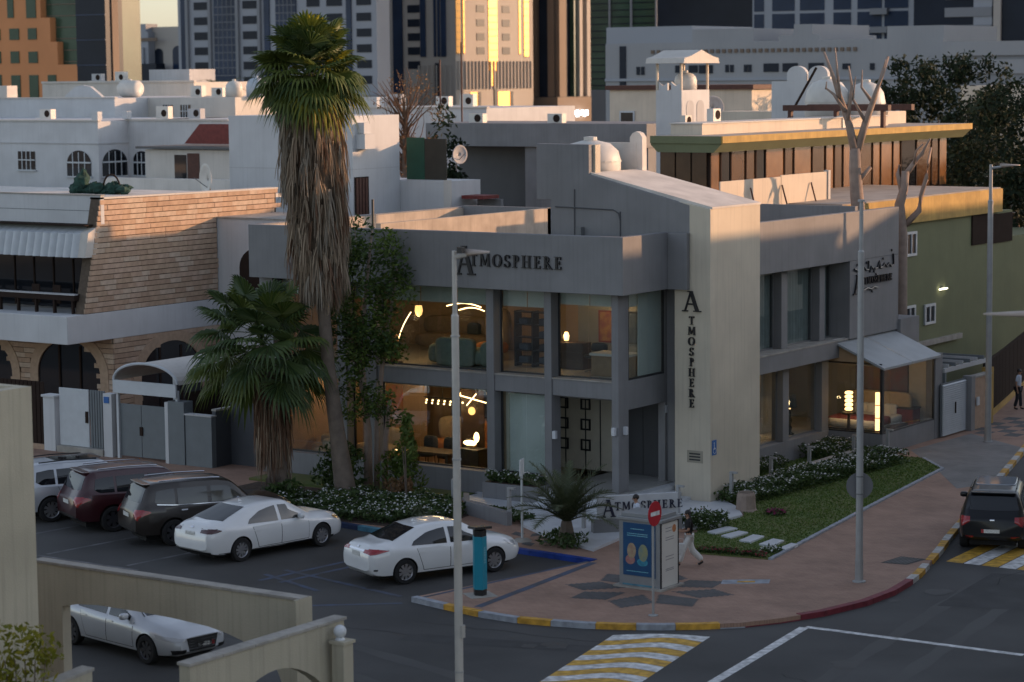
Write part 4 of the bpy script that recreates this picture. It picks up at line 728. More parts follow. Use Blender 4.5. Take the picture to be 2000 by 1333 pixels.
def car(name, S, loc, heading, label, cat='car', group=None):
    root = thing(name, label, cat, (loc[0], loc[1], S.get('z', 0)), heading, group)
    me, bvh = make_body(S); body = obj('body', me, None, root)
    W = S['W']; wr = S['wr']
    def P(nm, m, A, B_, axis, sgn=1, n=12, mm=5, off=.006, parent=None): return patch(bvh, A, B_, axis, sgn, n, mm, off).build(nm, m, parent or root, smooth=True)
    for s in (-1, 1):
        for nm, A, B_ in S['doors']:
            P('door_gap', 'seam', [(x + (-.012 if k == 0 else (.012 if k == len(A) - 1 else 0)), z + .0) for k, (x, z) in enumerate(A)], [(x + (-.012 if k == 0 else (.012 if k == len(B_) - 1 else 0)), z - .015) for k, (x, z) in enumerate(B_)], 'y', s, 10, 8, .002)
            d = P('door', S['paint'], A, B_, 'y', s, 10, 8, .005); hx = A[0][0] + .16; hz = S['hz']
            h = patch(bvh, [(hx - .09, hz + .018), (hx + .09, hz + .018)], [(hx - .09, hz - .018), (hx + .09, hz - .018)], 'y', s, 4, 2, .022).build('handle', S.get('handle', S['paint']), d, smooth=True)
        for A, B_ in S['glass']: P('side_window', S.get('sglass', 'car_glass'), A, B_, 'y', s, 12, 6, .008)
        if 'chrome_line' in S: A = S['chrome_line']; P('chrome_trim', 'chrome', A, [(x, z - .022) for x, z in A], 'y', s, 16, 1, .012)
        if 'clad' in S: A, B_ = S['clad']; P('sill_trim', 'trim_black', A, B_, 'y', s, 20, 3, .008)
        for m, A, B_ in S.get('side_lamps', []): P('lamp_cluster', m, A, B_, 'y', s, 8, 5, .008)
        mx, mz = S['mirror']; y = (lerp_curve(S['wid'], mx) * .93 + .1) * s
        mr = MB().sup((0, 0, 0), (.075, .11, .075), 3).build('mirror', S.get('mirror_m', S['paint']), root); mr.location = (mx, y, mz)
        if S.get('rails'): MB().tube([(x, s * S['railw'], lerp_curve(S['top'], x) + .03) for x in S['rails']], .02, 6).build('roof_rail', S.get('railm', 'chrome'), root)
    A, B_ = S['windshield']; P('windshield', S.get('wglass', 'car_glass'), A, B_, 'z', 1, 10, 8, .007)
    A, B_ = S['rearglass']; P('rear_window', 'car_glass', A, B_, S.get('rear_axis', 'z'), -1, 12, 8, .008)
    for nm, m, A, B_, sg in S['ends']: P(nm, m, A, B_, 'x', sg, 10, 6, .009 if nm != 'emblem' else .014)
    tm, rm, dm = wheel_mesh(wr, S.get('ww', .215), S.get('spokes', 9), None)
    tme = rme = None
    for ax in S['axles']:
        for s in (-1, 1):
            if tme is None:
                w = tm.build('wheel', 'tyre', root, smooth=False); r_ = rm.build('rim', S.get('rim', 'rim_silver'), w); d_ = dm.build('hub_disc', 'wheel_well', w); tme, rme, dme = w.data, r_.data, d_.data
            else: w = obj('wheel', tme, None, root); r_ = obj('rim', rme, None, w); d_ = obj('hub_disc', dme, None, w)
            w.location = (ax, s * (W / 2 - S.get('ww', .215) / 2 - .015), wr); w.rotation_euler = (0, random.uniform(0, 1), 0 if s > 0 else math.pi)
    box('underbody', 'wheel_well', root, S['x0'] + .35, S['x1'] - .35, -W / 2 + .3, W / 2 - .3, .17, .34)
    if S.get('spoiler'): x, y, z = S['spoiler']; MB().sup((x, 0, z), (.12, y, .02), 6).build('spoiler', S['paint'], root)
    if S.get('antenna'): x, z = S['antenna']; MB().prism([(x - .09, z - .01), (x + .07, z - .01), (x - .06, z + .06)], -.012, .012, 'y').build('antenna_fin', S['paint'], root)
    return root
def sedan(L, W, H, wb, paint, **k):
    """three box saloon; x forward, origin midway between the axles"""
    ro = k.pop('ro', (L - wb) / 2 + .06); x0 = -wb / 2 - ro; x1 = x0 + L; f = k.pop('fast', 0.0); r = wb / 2
    S = dict(W=W, wr=.325, arch=.365, axles=(-r, r), x0=x0, x1=x1, paint=paint, hips=.52, hz=.80,
        top=[(x0, .80), (x0 + .06, 1.0), (x0 + .28, H * .735), (x0 + .62 - f, H * .748), (x0 + 1.50, H - .055), (x0 + 2.0, H - .003), (x0 + 2.4, H), (x0 + 2.8, H - .035), (x0 + 3.58, H * .69), (x1 - .55, H * .63), (x1 - .18, H * .565), (x1, H * .45)],
        belt=[(x0, .86), (x0 + .5, H * .665), (x0 + 1.2, H * .645), (x0 + 3.2, H * .60), (x1 - .5, H * .52), (x1, H * .38)],
        wid=[(x0, W * .37), (x0 + .1, W * .435), (x0 + .5, W * .478), (x0 + 1.1, W * .495), (x0 + 2.8, W * .497), (x1 - .75, W * .487), (x1 - .3, W * .445), (x1 - .08, W * .375), (x1, W * .31)],
        rw=[(x0, W * .30), (x0 + .4, W * .36), (x0 + .7, W * .365), (x0 + 1.5, W * .325), (x0 + 2.6, W * .33), (x0 + 3.5, W * .385), (x1 - .6, W * .39), (x1, W * .27)],
        bot=[(x0, .42), (x0 + .12, .26), (x0 + .4, .22), (x1 - .5, .2), (x1 - .12, .24), (x1, .36)])
    zb = lambda x: lerp_curve(S['belt'], x) + .035
    rl = lambda x, d: min(lerp_curve(S['top'], x) - d, H)
    xb = x0 + L * .50; xr = x0 + .92; xf = x0 + 3.22
    S['glass'] = [([(xb - .05 - .98, H * .735), (xb - .62, H * .855), (xb - .3, H * .893), (xb - .06, H * .91)], [(xb - 1.12, zb(xb - 1.1)), (xb - .06, zb(xb))]), ([(xb + .05, H * .91), (xb + .35, H * .895), (xf - .42, H * .80), (xf - .05, H * .69)], [(xb + .05, zb(xb)), (xf - .05, zb(xf) + .005)])]
    S['doors'] = [('rear', [(xb - .98, .90), (xb, .90)], [(xb - .78, .33), (xb, .33)]), ('front', [(xb + .02, .90), (xb + .98, .87)], [(xb + .02, .33), (xb + .98, .33)])]
    S['windshield'] = ([(x0 + 2.82, -W * .29), (x0 + 2.86, 0), (x0 + 2.82, W * .29)], [(x0 + 3.50, -W * .37), (x0 + 3.60, 0), (x0 + 3.50, W * .37)])
    S['rearglass'] = ([(x0 + 1.46, -W * .275), (x0 + 1.42, 0), (x0 + 1.46, W * .275)], [(x0 + .74 - f, -W * .335), (x0 + .66 - f, 0), (x0 + .74 - f, W * .335)])
    S['mirror'] = (xf - .12, .99); S['antenna'] = (x0 + 1.75, H - .01)
    S.update(k); return S
# white saloon by the parking meter
S = sedan(4.62, 1.78, 1.46, 2.70, 'car_white', ro=.98); x0, x1 = S['x0'], S['x1']
S['side_lamps'] = [('lamp_red', [(x0 + .03, .97), (x0 + .2, .96), (x0 + .52, .93)], [(x0 + .03, .83), (x0 + .2, .85), (x0 + .52, .915)]), ('lamp_clear', [(x1 - .62, .82), (x1 - .2, .74)], [(x1 - .5, .72), (x1 - .2, .62)]), ('trim_black', [(x0 + .1, .46), (x0 + .2, .46)], [(x0 + .1, .42), (x0 + .2, .42)])]
S['ends'] = [('tail_lamp', 'lamp_red', [(-.72, .96), (-.38, .94)], [(-.72, .84), (-.38, .86)], -1), ('tail_lamp', 'lamp_red', [(.38, .94), (.72, .96)], [(.38, .86), (.72, .84)], -1), ('garnish', 'chrome', [(-.38, .93), (.38, .93)], [(-.38, .885), (.38, .885)], -1), ('number_plate', 'plate_white', [(-.2, .86), (.2, .86)], [(-.2, .75), (.2, .75)], -1), ('emblem', 'chrome', [(-.05, 1.0), (.05, 1.0)], [(-.05, .95), (.05, .95)], -1), ('grille', 'trim_black', [(-.45, .62), (.45, .62)], [(-.5, .4), (.5, .4)], 1)]
HD = lambda dx, dy: math.atan2(dy, dx)
def place(rear, front, W, side=-1):
    """centre and heading of a car from the ground contact of its two wheels on one side"""
    a, b = Vector(rear), Vector(front); d = (b - a).normalized(); n = Vector((-d.y, d.x)) * (W / 2 - .1) * (-side); m = (a + b) / 2 + n
    return (m.x, m.y), math.atan2(d.y, d.x)
p, h = place((.57, -11.32), (1.62, -8.85), 1.78); car('sedan_car', S, p, h, 'white saloon with red tail lamps parked beside the teal parking meter')
# longer white saloon
S = sedan(4.87, 1.85, 1.48, 2.85, 'car_white', ro=1.05, fast=.12, spokes=10); x0, x1 = S['x0'], S['x1']
S['clad'] = ([(x0 + .1, .31), (0, .29), (x1 - .3, .29)], [(x0 + .25, .2), (0, .19), (x1 - .3, .2)])
S['sglass'] = 'car_glass_pale'
S['side_lamps'] = [('lamp_dark', [(x0 + .04, .98), (x0 + .25, .97), (x0 + .42, .93)], [(x0 + .04, .86), (x0 + .25, .87), (x0 + .42, .91)]), ('lamp_amber', [(x1 - .55, .82), (x1 - .22, .76)], [(x1 - .48, .74), (x1 - .22, .68)])]
S['ends'] = [('tail_lamp', 'lamp_dark', [(-.78, .97), (-.42, .95)], [(-.78, .86), (-.42, .87)], -1), ('tail_lamp', 'lamp_dark', [(.42, .95), (.78, .97)], [(.42, .87), (.78, .86)], -1), ('number_plate', 'plate_white', [(-.2, .88), (.2, .88)], [(-.2, .78), (.2, .78)], -1), ('rear_trim', 'trim_black', [(-.75, .36), (.75, .36)], [(-.7, .24), (.7, .24)], -1), ('emblem', 'chrome', [(-.06, 1.0), (.06, 1.0)], [(-.06, .96), (.06, .96)], -1), ('grille', 'trim_black', [(-.5, .62), (.5, .62)], [(-.4, .4), (.4, .4)], 1)]
p, h = place((-4.98, -11.33), (-4.46, -8.52), 1.85); car('sedan_car', S, p, h, 'long white saloon with dark lower sill parked between brown four by four and flower bed')
# white coupe in the yard behind the arched wall
S = sedan(4.70, 1.85, 1.43, 2.82, 'car_silver', ro=.98, fast=.1, spokes=7, rim='rim_dark'); x0, x1 = S['x0'], S['x1']; S['wglass'] = 'car_glass_pale'
S['side_lamps'] = [('lamp_clear', [(x1 - .62, .72), (x1 - .12, .66)], [(x1 - .56, .64), (x1 - .12, .57)]), ('lamp_red', [(x0 + .03, .9), (x0 + .4, .88)], [(x0 + .03, .78), (x0 + .4, .82)])]
S['ends'] = [('grille', 'trim_black', [(-.44, .64), (.44, .64)], [(-.36, .34), (.36, .34)], 1), ('number_plate', 'plate_white', [(-.12, .50), (.26, .50)], [(-.12, .41), (.26, .41)], 1), ('number_plate_side', 'plate_red', [(.26, .5), (.34, .5)], [(.26, .41), (.34, .41)], 1), ('head_lamp', 'lamp_clear', [(-.72, .66), (-.45, .63)], [(-.72, .58), (-.45, .57)], 1), ('head_lamp', 'lamp_clear', [(.45, .63), (.72, .66)], [(.45, .57), (.72, .58)], 1), ('air_intake', 'trim_black', [(-.75, .40), (-.45, .40)], [(-.72, .30), (-.45, .30)], 1), ('air_intake', 'trim_black', [(.45, .40), (.75, .40)], [(.45, .30), (.72, .30)], 1), ('number_plate', 'plate_white', [(-.2, .8), (.2, .8)], [(-.2, .7), (.2, .7)], -1)]
for k in range(4): S['ends'].append(('grille_bar', 'chrome', [(-.38, .58 - .06 * k), (.38, .58 - .06 * k)], [(-.38, .565 - .06 * k), (.38, .565 - .06 * k)], 1))
p, h = place((-1.96, -20.72), (.82, -21.2), 1.85); car('coupe_car', S, p, h, 'silver white low car in the yard behind the arched beige wall')
def suv(L, W, H, wb, paint, **k):
    ro = k.pop('ro', (L - wb) / 2); x0 = -wb / 2 - ro; x1 = x0 + L; r = wb / 2
    S = dict(W=W, wr=.375, arch=.43, axles=(-r, r), x0=x0, x1=x1, paint=paint, hips=.55, hz=H * .56, ww=.25,
        top=[(x0, H * .52), (x0 + .05, H * .60), (x0 + .16, H * .70), (x0 + .40, H * .955), (x0 + .65, H - .02), (x0 + 1.6, H), (x0 + 2.5, H - .03), (x0 + 2.85, H - .09), (x0 + 3.42, H * .665), (x1 - .35, H * .60), (x1 - .1, H * .52), (x1, H * .42)],
        belt=[(x0, H * .50), (x0 + .3, H * .635), (x0 + 3.0, H * .60), (x1 - .4, H * .55), (x1, H * .38)],
        wid=[(x0, W * .42), (x0 + .08, W * .45), (x0 + .4, W * .485), (x0 + 1.1, W * .497), (x1 - .8, W * .492), (x1 - .25, W * .455), (x1, W * .38)],
        rw=[(x0, W * .38), (x0 + .4, W * .355), (x0 + 2.6, W * .36), (x0 + 3.3, W * .41), (x1 - .5, W * .42), (x1, W * .3)],
        bot=[(x0, .46), (x0 + .15, .34), (x0 + .4, .3), (x1 - .4, .28), (x1 - .1, .32), (x1, .42)])
    zb = lambda x: lerp_curve(S['belt'], x) + .03; zt = H * .885
    xs = x0 + 2.18
    S['glass'] = [([(x0 + .62, H * .86), (x0 + 1.0, zt), (x0 + 1.16, zt)], [(x0 + .56, H * .70), (x0 + .72, zb(x0 + .7)), (x0 + 1.16, zb(x0 + 1.1))]), ([(x0 + 1.24, zt), (xs - .06, zt)], [(x0 + 1.24, zb(x0 + 1.2)), (xs - .06, zb(xs))]), ([(xs + .05, zt), (x0 + 2.72, zt - .03), (x0 + 3.16, H * .68)], [(xs + .05, zb(xs)), (x0 + 3.16, zb(x0 + 3.16) + .005)])]
    S['doors'] = [('rear', [(x0 + 1.24, H * .60), (xs, H * .60)], [(x0 + 1.42, .40), (xs, .40)]), ('front', [(xs + .02, H * .60), (x0 + 3.1, H * .59)], [(xs + .02, .40), (x0 + 3.1, .40)])]
    S['windshield'] = ([(x0 + 2.82, -W * .31), (x0 + 2.86, 0), (x0 + 2.82, W * .31)], [(x0 + 3.36, -W * .38), (x0 + 3.44, 0), (x0 + 3.36, W * .38)])
    S['rear_axis'] = 'x'; S['rearglass'] = ([(-W * .33, H * .90), (0, H * .915), (W * .33, H * .90)], [(-W * .38, H * .70), (0, H * .69), (W * .38, H * .70)])
    S['mirror'] = (x0 + 2.98, H * .66); S['rails'] = [x0 + .75 + .2 * i for i in range(10)]; S['railw'] = W * .33; S['spoiler'] = (x0 + .42, W * .33, H * .965)
    S['side_lamps'] = [('lamp_red', [(x0 + .02, H * .60), (x0 + .2, H * .60), (x0 + .42, H * .57)], [(x0 + .02, H * .45), (x0 + .16, H * .50), (x0 + .42, H * .55)]), ('lamp_clear', [(x1 - .5, H * .54), (x1 - .12, H * .50)], [(x1 - .45, H * .47), (x1 - .12, H * .44)])]
    S['ends'] = [('tail_lamp', 'lamp_red', [(-W * .44, H * .60), (-W * .32, H * .60)], [(-W * .44, H * .44), (-W * .32, H * .52)], -1), ('tail_lamp', 'lamp_red', [(W * .32, H * .60), (W * .44, H * .60)], [(W * .32, H * .52), (W * .44, H * .44)], -1), ('number_plate', 'plate_white', [(-.2, H * .52), (.26, H * .52)], [(-.2, H * .455), (.26, H * .455)], -1), ('rear_bumper', 'trim_black', [(-W * .42, H * .29), (W * .42, H * .29)], [(-W * .42, .40), (W * .42, .40)], -1), ('grille', 'trim_black', [(-.5, H * .5), (.5, H * .5)], [(-.45, H * .34), (.45, H * .34)], 1)]
    S.update(k); return S
def copycar(S, **k): S = dict(S); S.update(k); return S
S = suv(4.80, 1.82, 1.80, 2.80, 'car_brown', ro=1.10, rim='rim_dark', spokes=7, handle='chrome', mirror_m='chrome'); x0 = S['x0']; S['chrome_line'] = [(x0 + .62, 1.21), (x0 + 1.2, 1.155), (x0 + 3.1, 1.115)]; S['sglass'] = 'car_glass_pale'
p, h = place((-8.02, -10.62), (-8.02 + 2.8 * math.cos(R(62)), -10.62 + 2.8 * math.sin(R(62))), 1.82); car('suv_car', S, p, h, 'dark brown four by four with chrome mirrors and red angular tail lamps')
S = suv(4.95, 1.90, 1.80, 2.85, 'car_maroon', ro=1.10, rim='rim_dark', spokes=6); S['sglass'] = 'car_glass'
p, h = place((-10.95, -9.95), (-10.95 + 2.8 * math.cos(R(64)), -9.95 + 2.8 * math.sin(R(64))), 1.90); car('suv_car', S, p, h, 'dark maroon four by four parked between brown and white ones')
S = suv(4.90, 1.93, 1.74, 2.86, 'car_silver', ro=1.0, railm='trim_black'); 
p, h = place((-13.6, -9.8), (-13.6 + 2.8 * math.cos(R(66)), -9.8 + 2.8 * math.sin(R(66))), 1.93); w_ = car('suv_car', S, p, h, 'pale silver four by four with dark glass roof beside maroon one'); MB().sup((-.35, 0, 1.735), (.75, .5, .012), 8).build('glass_roof', 'car_glass', w_)
S = suv(4.48, 1.85, 1.66, 2.67, 'car_black', ro=.93, railm='trim_black'); S['ends'] = [e for e in S['ends'] if e[0] != 'number_plate'] + [('number_plate', 'plate_white', [(-.2, .66), (.22, .66)], [(-.2, .56), (.22, .56)], -1), ('number_plate_side', 'plate_red', [(.22, .66), (.29, .66)], [(.22, .56), (.29, .56)], -1), ('emblem', 'chrome', [(-.06, .93), (.06, .93)], [(-.06, .88), (.06, .88)], -1), ('reflector', 'lamp_red', [(-.72, .48), (-.5, .48)], [(-.72, .42), (-.5, .42)], -1), ('reflector', 'lamp_red', [(.5, .48), (.72, .48)], [(.5, .42), (.72, .42)], -1)]
b_ = car('suv_car', S, (10.98, 2.35), R(110), 'black hatch backed car with pale glass roof stopped on the striped crossing'); MB().sup((-.15, 0, 1.655), (.75, .56, .012), 8).build('glass_roof', mat('roof_glass_pale', (.25, .27, .3), .08, 0, spec=.9), b_)
# ---------------------------------------------------------------- plants
leafmat('palm_green', (.05, .085, .016), (.12, .15, .035), .5, .3); leafmat('palm_dark', (.03, .058, .018), (.07, .105, .03), .5, .25); leafmat('frond_dead', (.20, .145, .10), (.38, .30, .22), .9, .1); leafmat('frond_rust', (.15, .085, .055), (.24, .14, .09), .9, .1)
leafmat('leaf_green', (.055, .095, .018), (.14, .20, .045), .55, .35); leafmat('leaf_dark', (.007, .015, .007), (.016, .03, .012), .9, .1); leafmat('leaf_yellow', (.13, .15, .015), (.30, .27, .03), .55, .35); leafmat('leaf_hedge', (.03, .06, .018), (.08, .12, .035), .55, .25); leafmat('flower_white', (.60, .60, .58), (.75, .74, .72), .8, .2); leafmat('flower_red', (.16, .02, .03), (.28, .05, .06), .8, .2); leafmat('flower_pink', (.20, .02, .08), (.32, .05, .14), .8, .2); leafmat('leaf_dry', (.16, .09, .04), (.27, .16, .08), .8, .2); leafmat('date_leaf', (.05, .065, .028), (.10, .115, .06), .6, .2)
mat('bark_palm', (.16, .125, .10), .95, .25, 3, bump=.8, bscale=25); mat('bark', (.15, .115, .09), .95, .2, 5, bump=.5); mat('bark_pale', (.30, .23, .19), .95, .15, 4, bump=.4); mat('bark_twig', (.14, .08, .05), .95, .2, 5)
CR = Vector((.825, .565, 0)); CF = Vector((-.565, .825, 0)); UP = Vector((0, 0, 1))
def fan(mb, base, d, lp, rb, rd, n=26, span=128, droop=.35, wp=.022, pet=None):
    """one fan leaf: stalk along d, then a pleated hand of blades with hanging tips"""
    d = d.normalized(); side = d.cross(UP)
    if side.length < .1: side = Vector((rd.uniform(-1, 1), rd.uniform(-1, 1), 0))
    side.normalize(); nor = side.cross(d).normalized(); c = base + d * lp - UP * lp * .12
    (pet or mb).add([base - side * wp, base + side * wp, c + side * wp * .7, c - side * wp * .7, base + nor * wp, c + nor * wp], [(0, 1, 2, 3), (0, 4, 5, 3), (1, 4, 5, 2)])
    tw = rd.uniform(-.35, .35); side, nor = (side * math.cos(tw) + nor * math.sin(tw)), (nor * math.cos(tw) - side * math.sin(tw))
    for k in range(n):
        a0 = R(-span + 2 * span * k / n); a1 = R(-span + 2 * span * (k + 1) / n); am = (a0 + a1) / 2
        L = rb * (.78 + .22 * math.cos(am * .8)) * rd.uniform(.9, 1.08); f = lambda a, r_: c + (d * math.cos(a) + side * math.sin(a)) * r_ - UP * droop * rb * (r_ / rb) ** 2.2 + nor * .04 * rb * abs(math.sin(am)) * 2
        mid = f(am, L * .66) + nor * .045 * rb; p0 = f(a0 * .98 + am * .02, L * .66); p1 = f(a1 * .98 + am * .02, L * .66); q = f(am, L * .85) + nor * .01; q0 = q - (p1 - p0) * .22; q1 = q + (p1 - p0) * .22; tip = f(am, L) - UP * droop * .2 * rb * rd.uniform(.3, 1.2)
        mb.add([c, p0, mid, p1, q0, q1, tip], [(0, 1, 2), (0, 2, 3), (1, 4, 2), (2, 4, 5), (2, 5, 3), (4, 6, 5)])
def strips(mb, base, d, length, w, rd, k=3):
    """hanging dry strip"""
    p = Vector(base); side = Vector((rd.uniform(-1, 1), rd.uniform(-1, 1), rd.uniform(-.2, .2))).normalized(); vs = []; v = Vector(d).normalized()
    for i in range(k + 1):
        ww = w * (1 - .75 * i / k); vs += [p - side * ww, p + side * ww]; v = (v + Vector((rd.uniform(-.14, .14), rd.uniform(-.14, .14), -.75))).normalized(); p = p + v * (length / k)
    mb.add(vs, [(2 * i, 2 * i + 1, 2 * i + 3, 2 * i + 2) for i in range(k)])
def leaves(mb, c, r, n, size, rd, flat=0.0, shell=.45):
    """leaf-sized faces spread through a clump"""
    c = Vector(c); r = Vector(r) if isinstance(r, (tuple, list)) else Vector((r, r, r))
    for _ in range(n):
        u = Vector((rd.gauss(0, 1), rd.gauss(0, 1), rd.gauss(0, 1))).normalized() * (shell + (1 - shell) * rd.random() ** .6); p = c + Vector((u.x * r.x, u.y * r.y, u.z * r.z))
        a = Vector((rd.gauss(0, 1), rd.gauss(0, 1), rd.gauss(0, 1) * (1 - flat))).normalized(); b = a.cross(Vector((rd.gauss(0, 1), rd.gauss(0, 1), rd.gauss(0, 1)))).normalized(); s = size * rd.uniform(.6, 1.35)
        mb.add([p - a * s, p + b * s * .42, p + a * s, p - b * s * .42], [(0, 1, 2, 3)])
# tall washingtonia with a long skirt of dead fronds
rd = random.Random(11); t = site('fan_palm_tree', 'very tall fan palm with shaggy skirt of dead fronds', 'palm tree', (-7.9, -3.0, .15))
PTH = [Vector(p) for p in ((-7.9, -3.0, .1), (-7.93, -3.02, .5), (-8.15, -3.08, 2.2), (-8.4, -3.15, 4.3), (-8.52, -3.2, 6.2), (-8.66, -3.27, 9.3), (-8.75, -3.34, 12.6), (-8.76, -3.35, 13.2))]
MB().tube(PTH, [.42, .33, .24, .2, .19, .19, .2, .16], 14).build('trunk', 'bark_palm', t, smooth=True)
def trunk_at(z):
    for a, b in zip(PTH, PTH[1:]):
        if z <= b.z: return a.lerp(b, (z - a.z) / (b.z - a.z))
    return PTH[-1]
sk = MB(); sk2 = MB(); sk3 = MB()
for i in range(520):
    z = 6.5 + 6.1 * (i / 520); prof = lerp_curve([(5.5, .3), (6.5, .5), (8.0, .70), (9.6, .86), (11.2, .92), (12.2, .78), (12.9, .35)], z) * rd.uniform(.72, 1.08); a = rd.uniform(0, 6.283); o = Vector((math.cos(a), math.sin(a), 0)); c = trunk_at(z) + o * prof
    tgt = (sk if rd.random() < .62 else (sk2 if rd.random() < .5 else sk3))
    tilt = Vector((rd.uniform(-.3, .3), rd.uniform(-.3, .3), 0)); L_ = rd.uniform(.7, 1.35) * (1 if z > 7.2 else .75)
    for k in range(11): strips(tgt, c + Vector((rd.uniform(-.04, .04), rd.uniform(-.04, .04), rd.uniform(-.06, .12))), o * .35 + tilt + Vector((rd.uniform(-.5, .5), rd.uniform(-.5, .5), 0)) - UP, L_ * rd.uniform(.6, 1.1), rd.uniform(.012, .034), rd, 4)
sk.build('dead_frond_skirt', 'frond_dead', t)['kind'] = 'stuff'; sk2.build('dead_frond_skirt', leafmat('frond_grey', (.20, .17, .135), (.36, .31, .25), .9, .1), t)['kind'] = 'stuff'; sk3.build('dead_frond_skirt', 'frond_rust', t)['kind'] = 'stuff'
core = MB(); core.tube([trunk_at(z) for z in (6.3, 7.5, 9, 10.5, 11.8, 12.6)], [.3, .55, .7, .72, .62, .3], 12); core.build('skirt_core', mat('skirt_core', (.09, .065, .045), 1, .4, 3), t)
top = Vector((-8.76, -3.35, 13.35))
for i in range(80):
    el = -.95 + 2.4 * ((i + .5) / 80) ** .9; a = i * 2.39996 + rd.uniform(-.2, .2); d = Vector((math.cos(a) * math.cos(el), math.sin(a) * math.cos(el), math.sin(el)))
    mb = MB(); fan(mb, top + Vector((0, 0, rd.uniform(-.35, .15))), d, rd.uniform(.85, 1.15), rd.uniform(.85, 1.05), rd, 22, 120, .6 if el < .2 else .25); mb.build('frond', 'palm_green' if rd.random() < .7 else ('palm_dark' if rd.random() < .75 else 'leaf_yellow'), t)
for i in range(7):
    a = i * .9; mb = MB(); fan(mb, top - UP * .4, Vector((math.cos(a), math.sin(a), -.7)), .7, .7, rd, 20, 110, .9); mb.build('dry_frond', 'frond_dead' if i % 2 else 'leaf_dry', t)
# lower fan palm
rd = random.Random(5); t = site('fan_palm_tree', 'shorter dark fan palm with brown hanging dead leaves beside the parking lot', 'palm tree', (-9.65, -4.1, .15))
MB().tube([(-9.65, -4.1, .1), (-9.7, -4.1, 1.0), (-9.8, -4.15, 2.6), (-10.1, -4.25, 4.9)], [.34, .3, .26, .18], 12).build('trunk', 'bark_palm', t)
hub = Vector((-10.1, -4.25, 5.3))
for i in range(42):
    el = -.85 + 2.1 * ((i + .5) / 42); a = i * 2.39996 + rd.uniform(-.25, .25); d = Vector((math.cos(a) * math.cos(el), math.sin(a) * math.cos(el), math.sin(el)))
    mb = MB(); fan(mb, hub + Vector((0, 0, rd.uniform(-.4, .1))), d, rd.uniform(1.1, 1.65), rd.uniform(.95, 1.2), rd, 26, 130, .55 if el < .4 else .3); mb.build('frond', 'palm_dark' if rd.random() < .6 else 'palm_green', t)
mb = MB(); mb2 = MB()
for i in range(170):
    a = rd.uniform(0, 6.283); z = rd.uniform(1.9, 4.2); c = Vector((-9.85 + .42 * math.cos(a), -4.1 + .42 * math.sin(a), z))
    for k in range(7): strips(mb if rd.random() < .7 else mb2, c + Vector((rd.uniform(-.1, .1), rd.uniform(-.1, .1), rd.uniform(-.1, .1))), Vector((math.cos(a) * .15, math.sin(a) * .15, -1)), rd.uniform(.7, 1.3), .022, rd)
mb.build('dead_frond_skirt', 'frond_rust', t)['kind'] = 'stuff'; mb2.build('dead_frond_skirt', 'frond_dead', t)['kind'] = 'stuff'
mb = MB()
for i in range(60):
    a = rd.uniform(0, 6.283); mb.add([(-9.65 + .3 * math.cos(a), -4.1 + .3 * math.sin(a), .1 + .9 * rd.random())] * 1 + [(-9.65 + .42 * math.cos(a + .2), -4.1 + .42 * math.sin(a + .2), .3 + .9 * rd.random()), (-9.65 + .3 * math.cos(a + .35), -4.1 + .3 * math.sin(a + .35), .1 + .9 * rd.random())], [(0, 1, 2)])
mb.build('leaf_boots', 'bark_palm', t)
# slender leafy tree against the shop front
rd = random.Random(21); t = site('leafy_tree', 'slender bright green tree with thin pale trunks against the shop front', 'tree', (-8.2, -1.5, .15)); B0_ = Vector((-8.25, -1.55, .1))
stems = [[(0, 0), (.05, 2.5), (-.1, 4.5), (.1, 6.5), (.3, 8.2)], [(.1, 0), (.1, 2.0), (-.15, 3.6), (-.55, 5.2), (-.7, 6.6)], [(.3, 0), (.35, 2.2), (.55, 4.2), (.85, 5.8), (1.05, 7.0)], [(.55, 0), (.6, 1.6), (.75, 2.9)]]
for k, s_ in enumerate(stems): MB().tube([B0_ + CR * a + UP * z + CF * (.12 * k) for a, z in s_], [.1 - .016 * i for i in range(len(s_))], 8).build('trunk', 'bark_pale', t, smooth=True)
cl = [MB(), MB()]
for i in range(46):
    z = rd.uniform(4.3, 8.3); wd = lerp_curve([(4, .75), (5.5, 1.05), (7, 1.15), (8.3, .5)], z); off = rd.uniform(-wd, wd) + .15; c = B0_ + CR * off + CF * rd.uniform(-.7, .3) + UP * z
    leaves(cl[i % 2], c, (.6, .6, .45), 120, .088, rd, .3, .05)
for i in range(16):
    z = rd.uniform(2.0, 4.3); off = rd.uniform(-.7, .9); c = B0_ + CR * off + CF * rd.uniform(-.6, .1) + UP * z; leaves(cl[i % 2], c, (.5, .5, .4), 75, .085, rd, .3, .05)
cl[0].build('crown', 'leaf_green', t); cl[1].build('crown', leafmat('leaf_green_deep', (.03, .06, .015), (.07, .11, .026), .55, .3), t)
# low shrubs in front of the shop
def shrub(name, label, c, r, n, size, m, seed, stem=True, group=None, cat='shrub'):
    rd = random.Random(seed); t = site(name, label, cat, (c[0], c[1], .12), group); mb = MB(); c = Vector(c)
    for k in range(max(3, n // 90)): leaves(mb, c + Vector((rd.uniform(-.6, .6) * r[0], rd.uniform(-.6, .6) * r[1], rd.uniform(-.5, .6) * r[2])), (r[0] * .45, r[1] * .45, r[2] * .42), 90, size, rd)
    mb.build('foliage', m, t)
    if stem:
        for k in range(4): MB().tube([(c.x, c.y, .1), (c.x + rd.uniform(-.4, .4) * r[0], c.y + rd.uniform(-.4, .4) * r[1], c.z)], [.03, .012], 5).build('stem', 'bark', t)
    return t
shrub('shrub', 'dense green shrub at the foot of the tall palm', (-8.8, -2.2, 1.0), (1.2, .7, .9), 1300, .09, 'leaf_green_deep', 1)
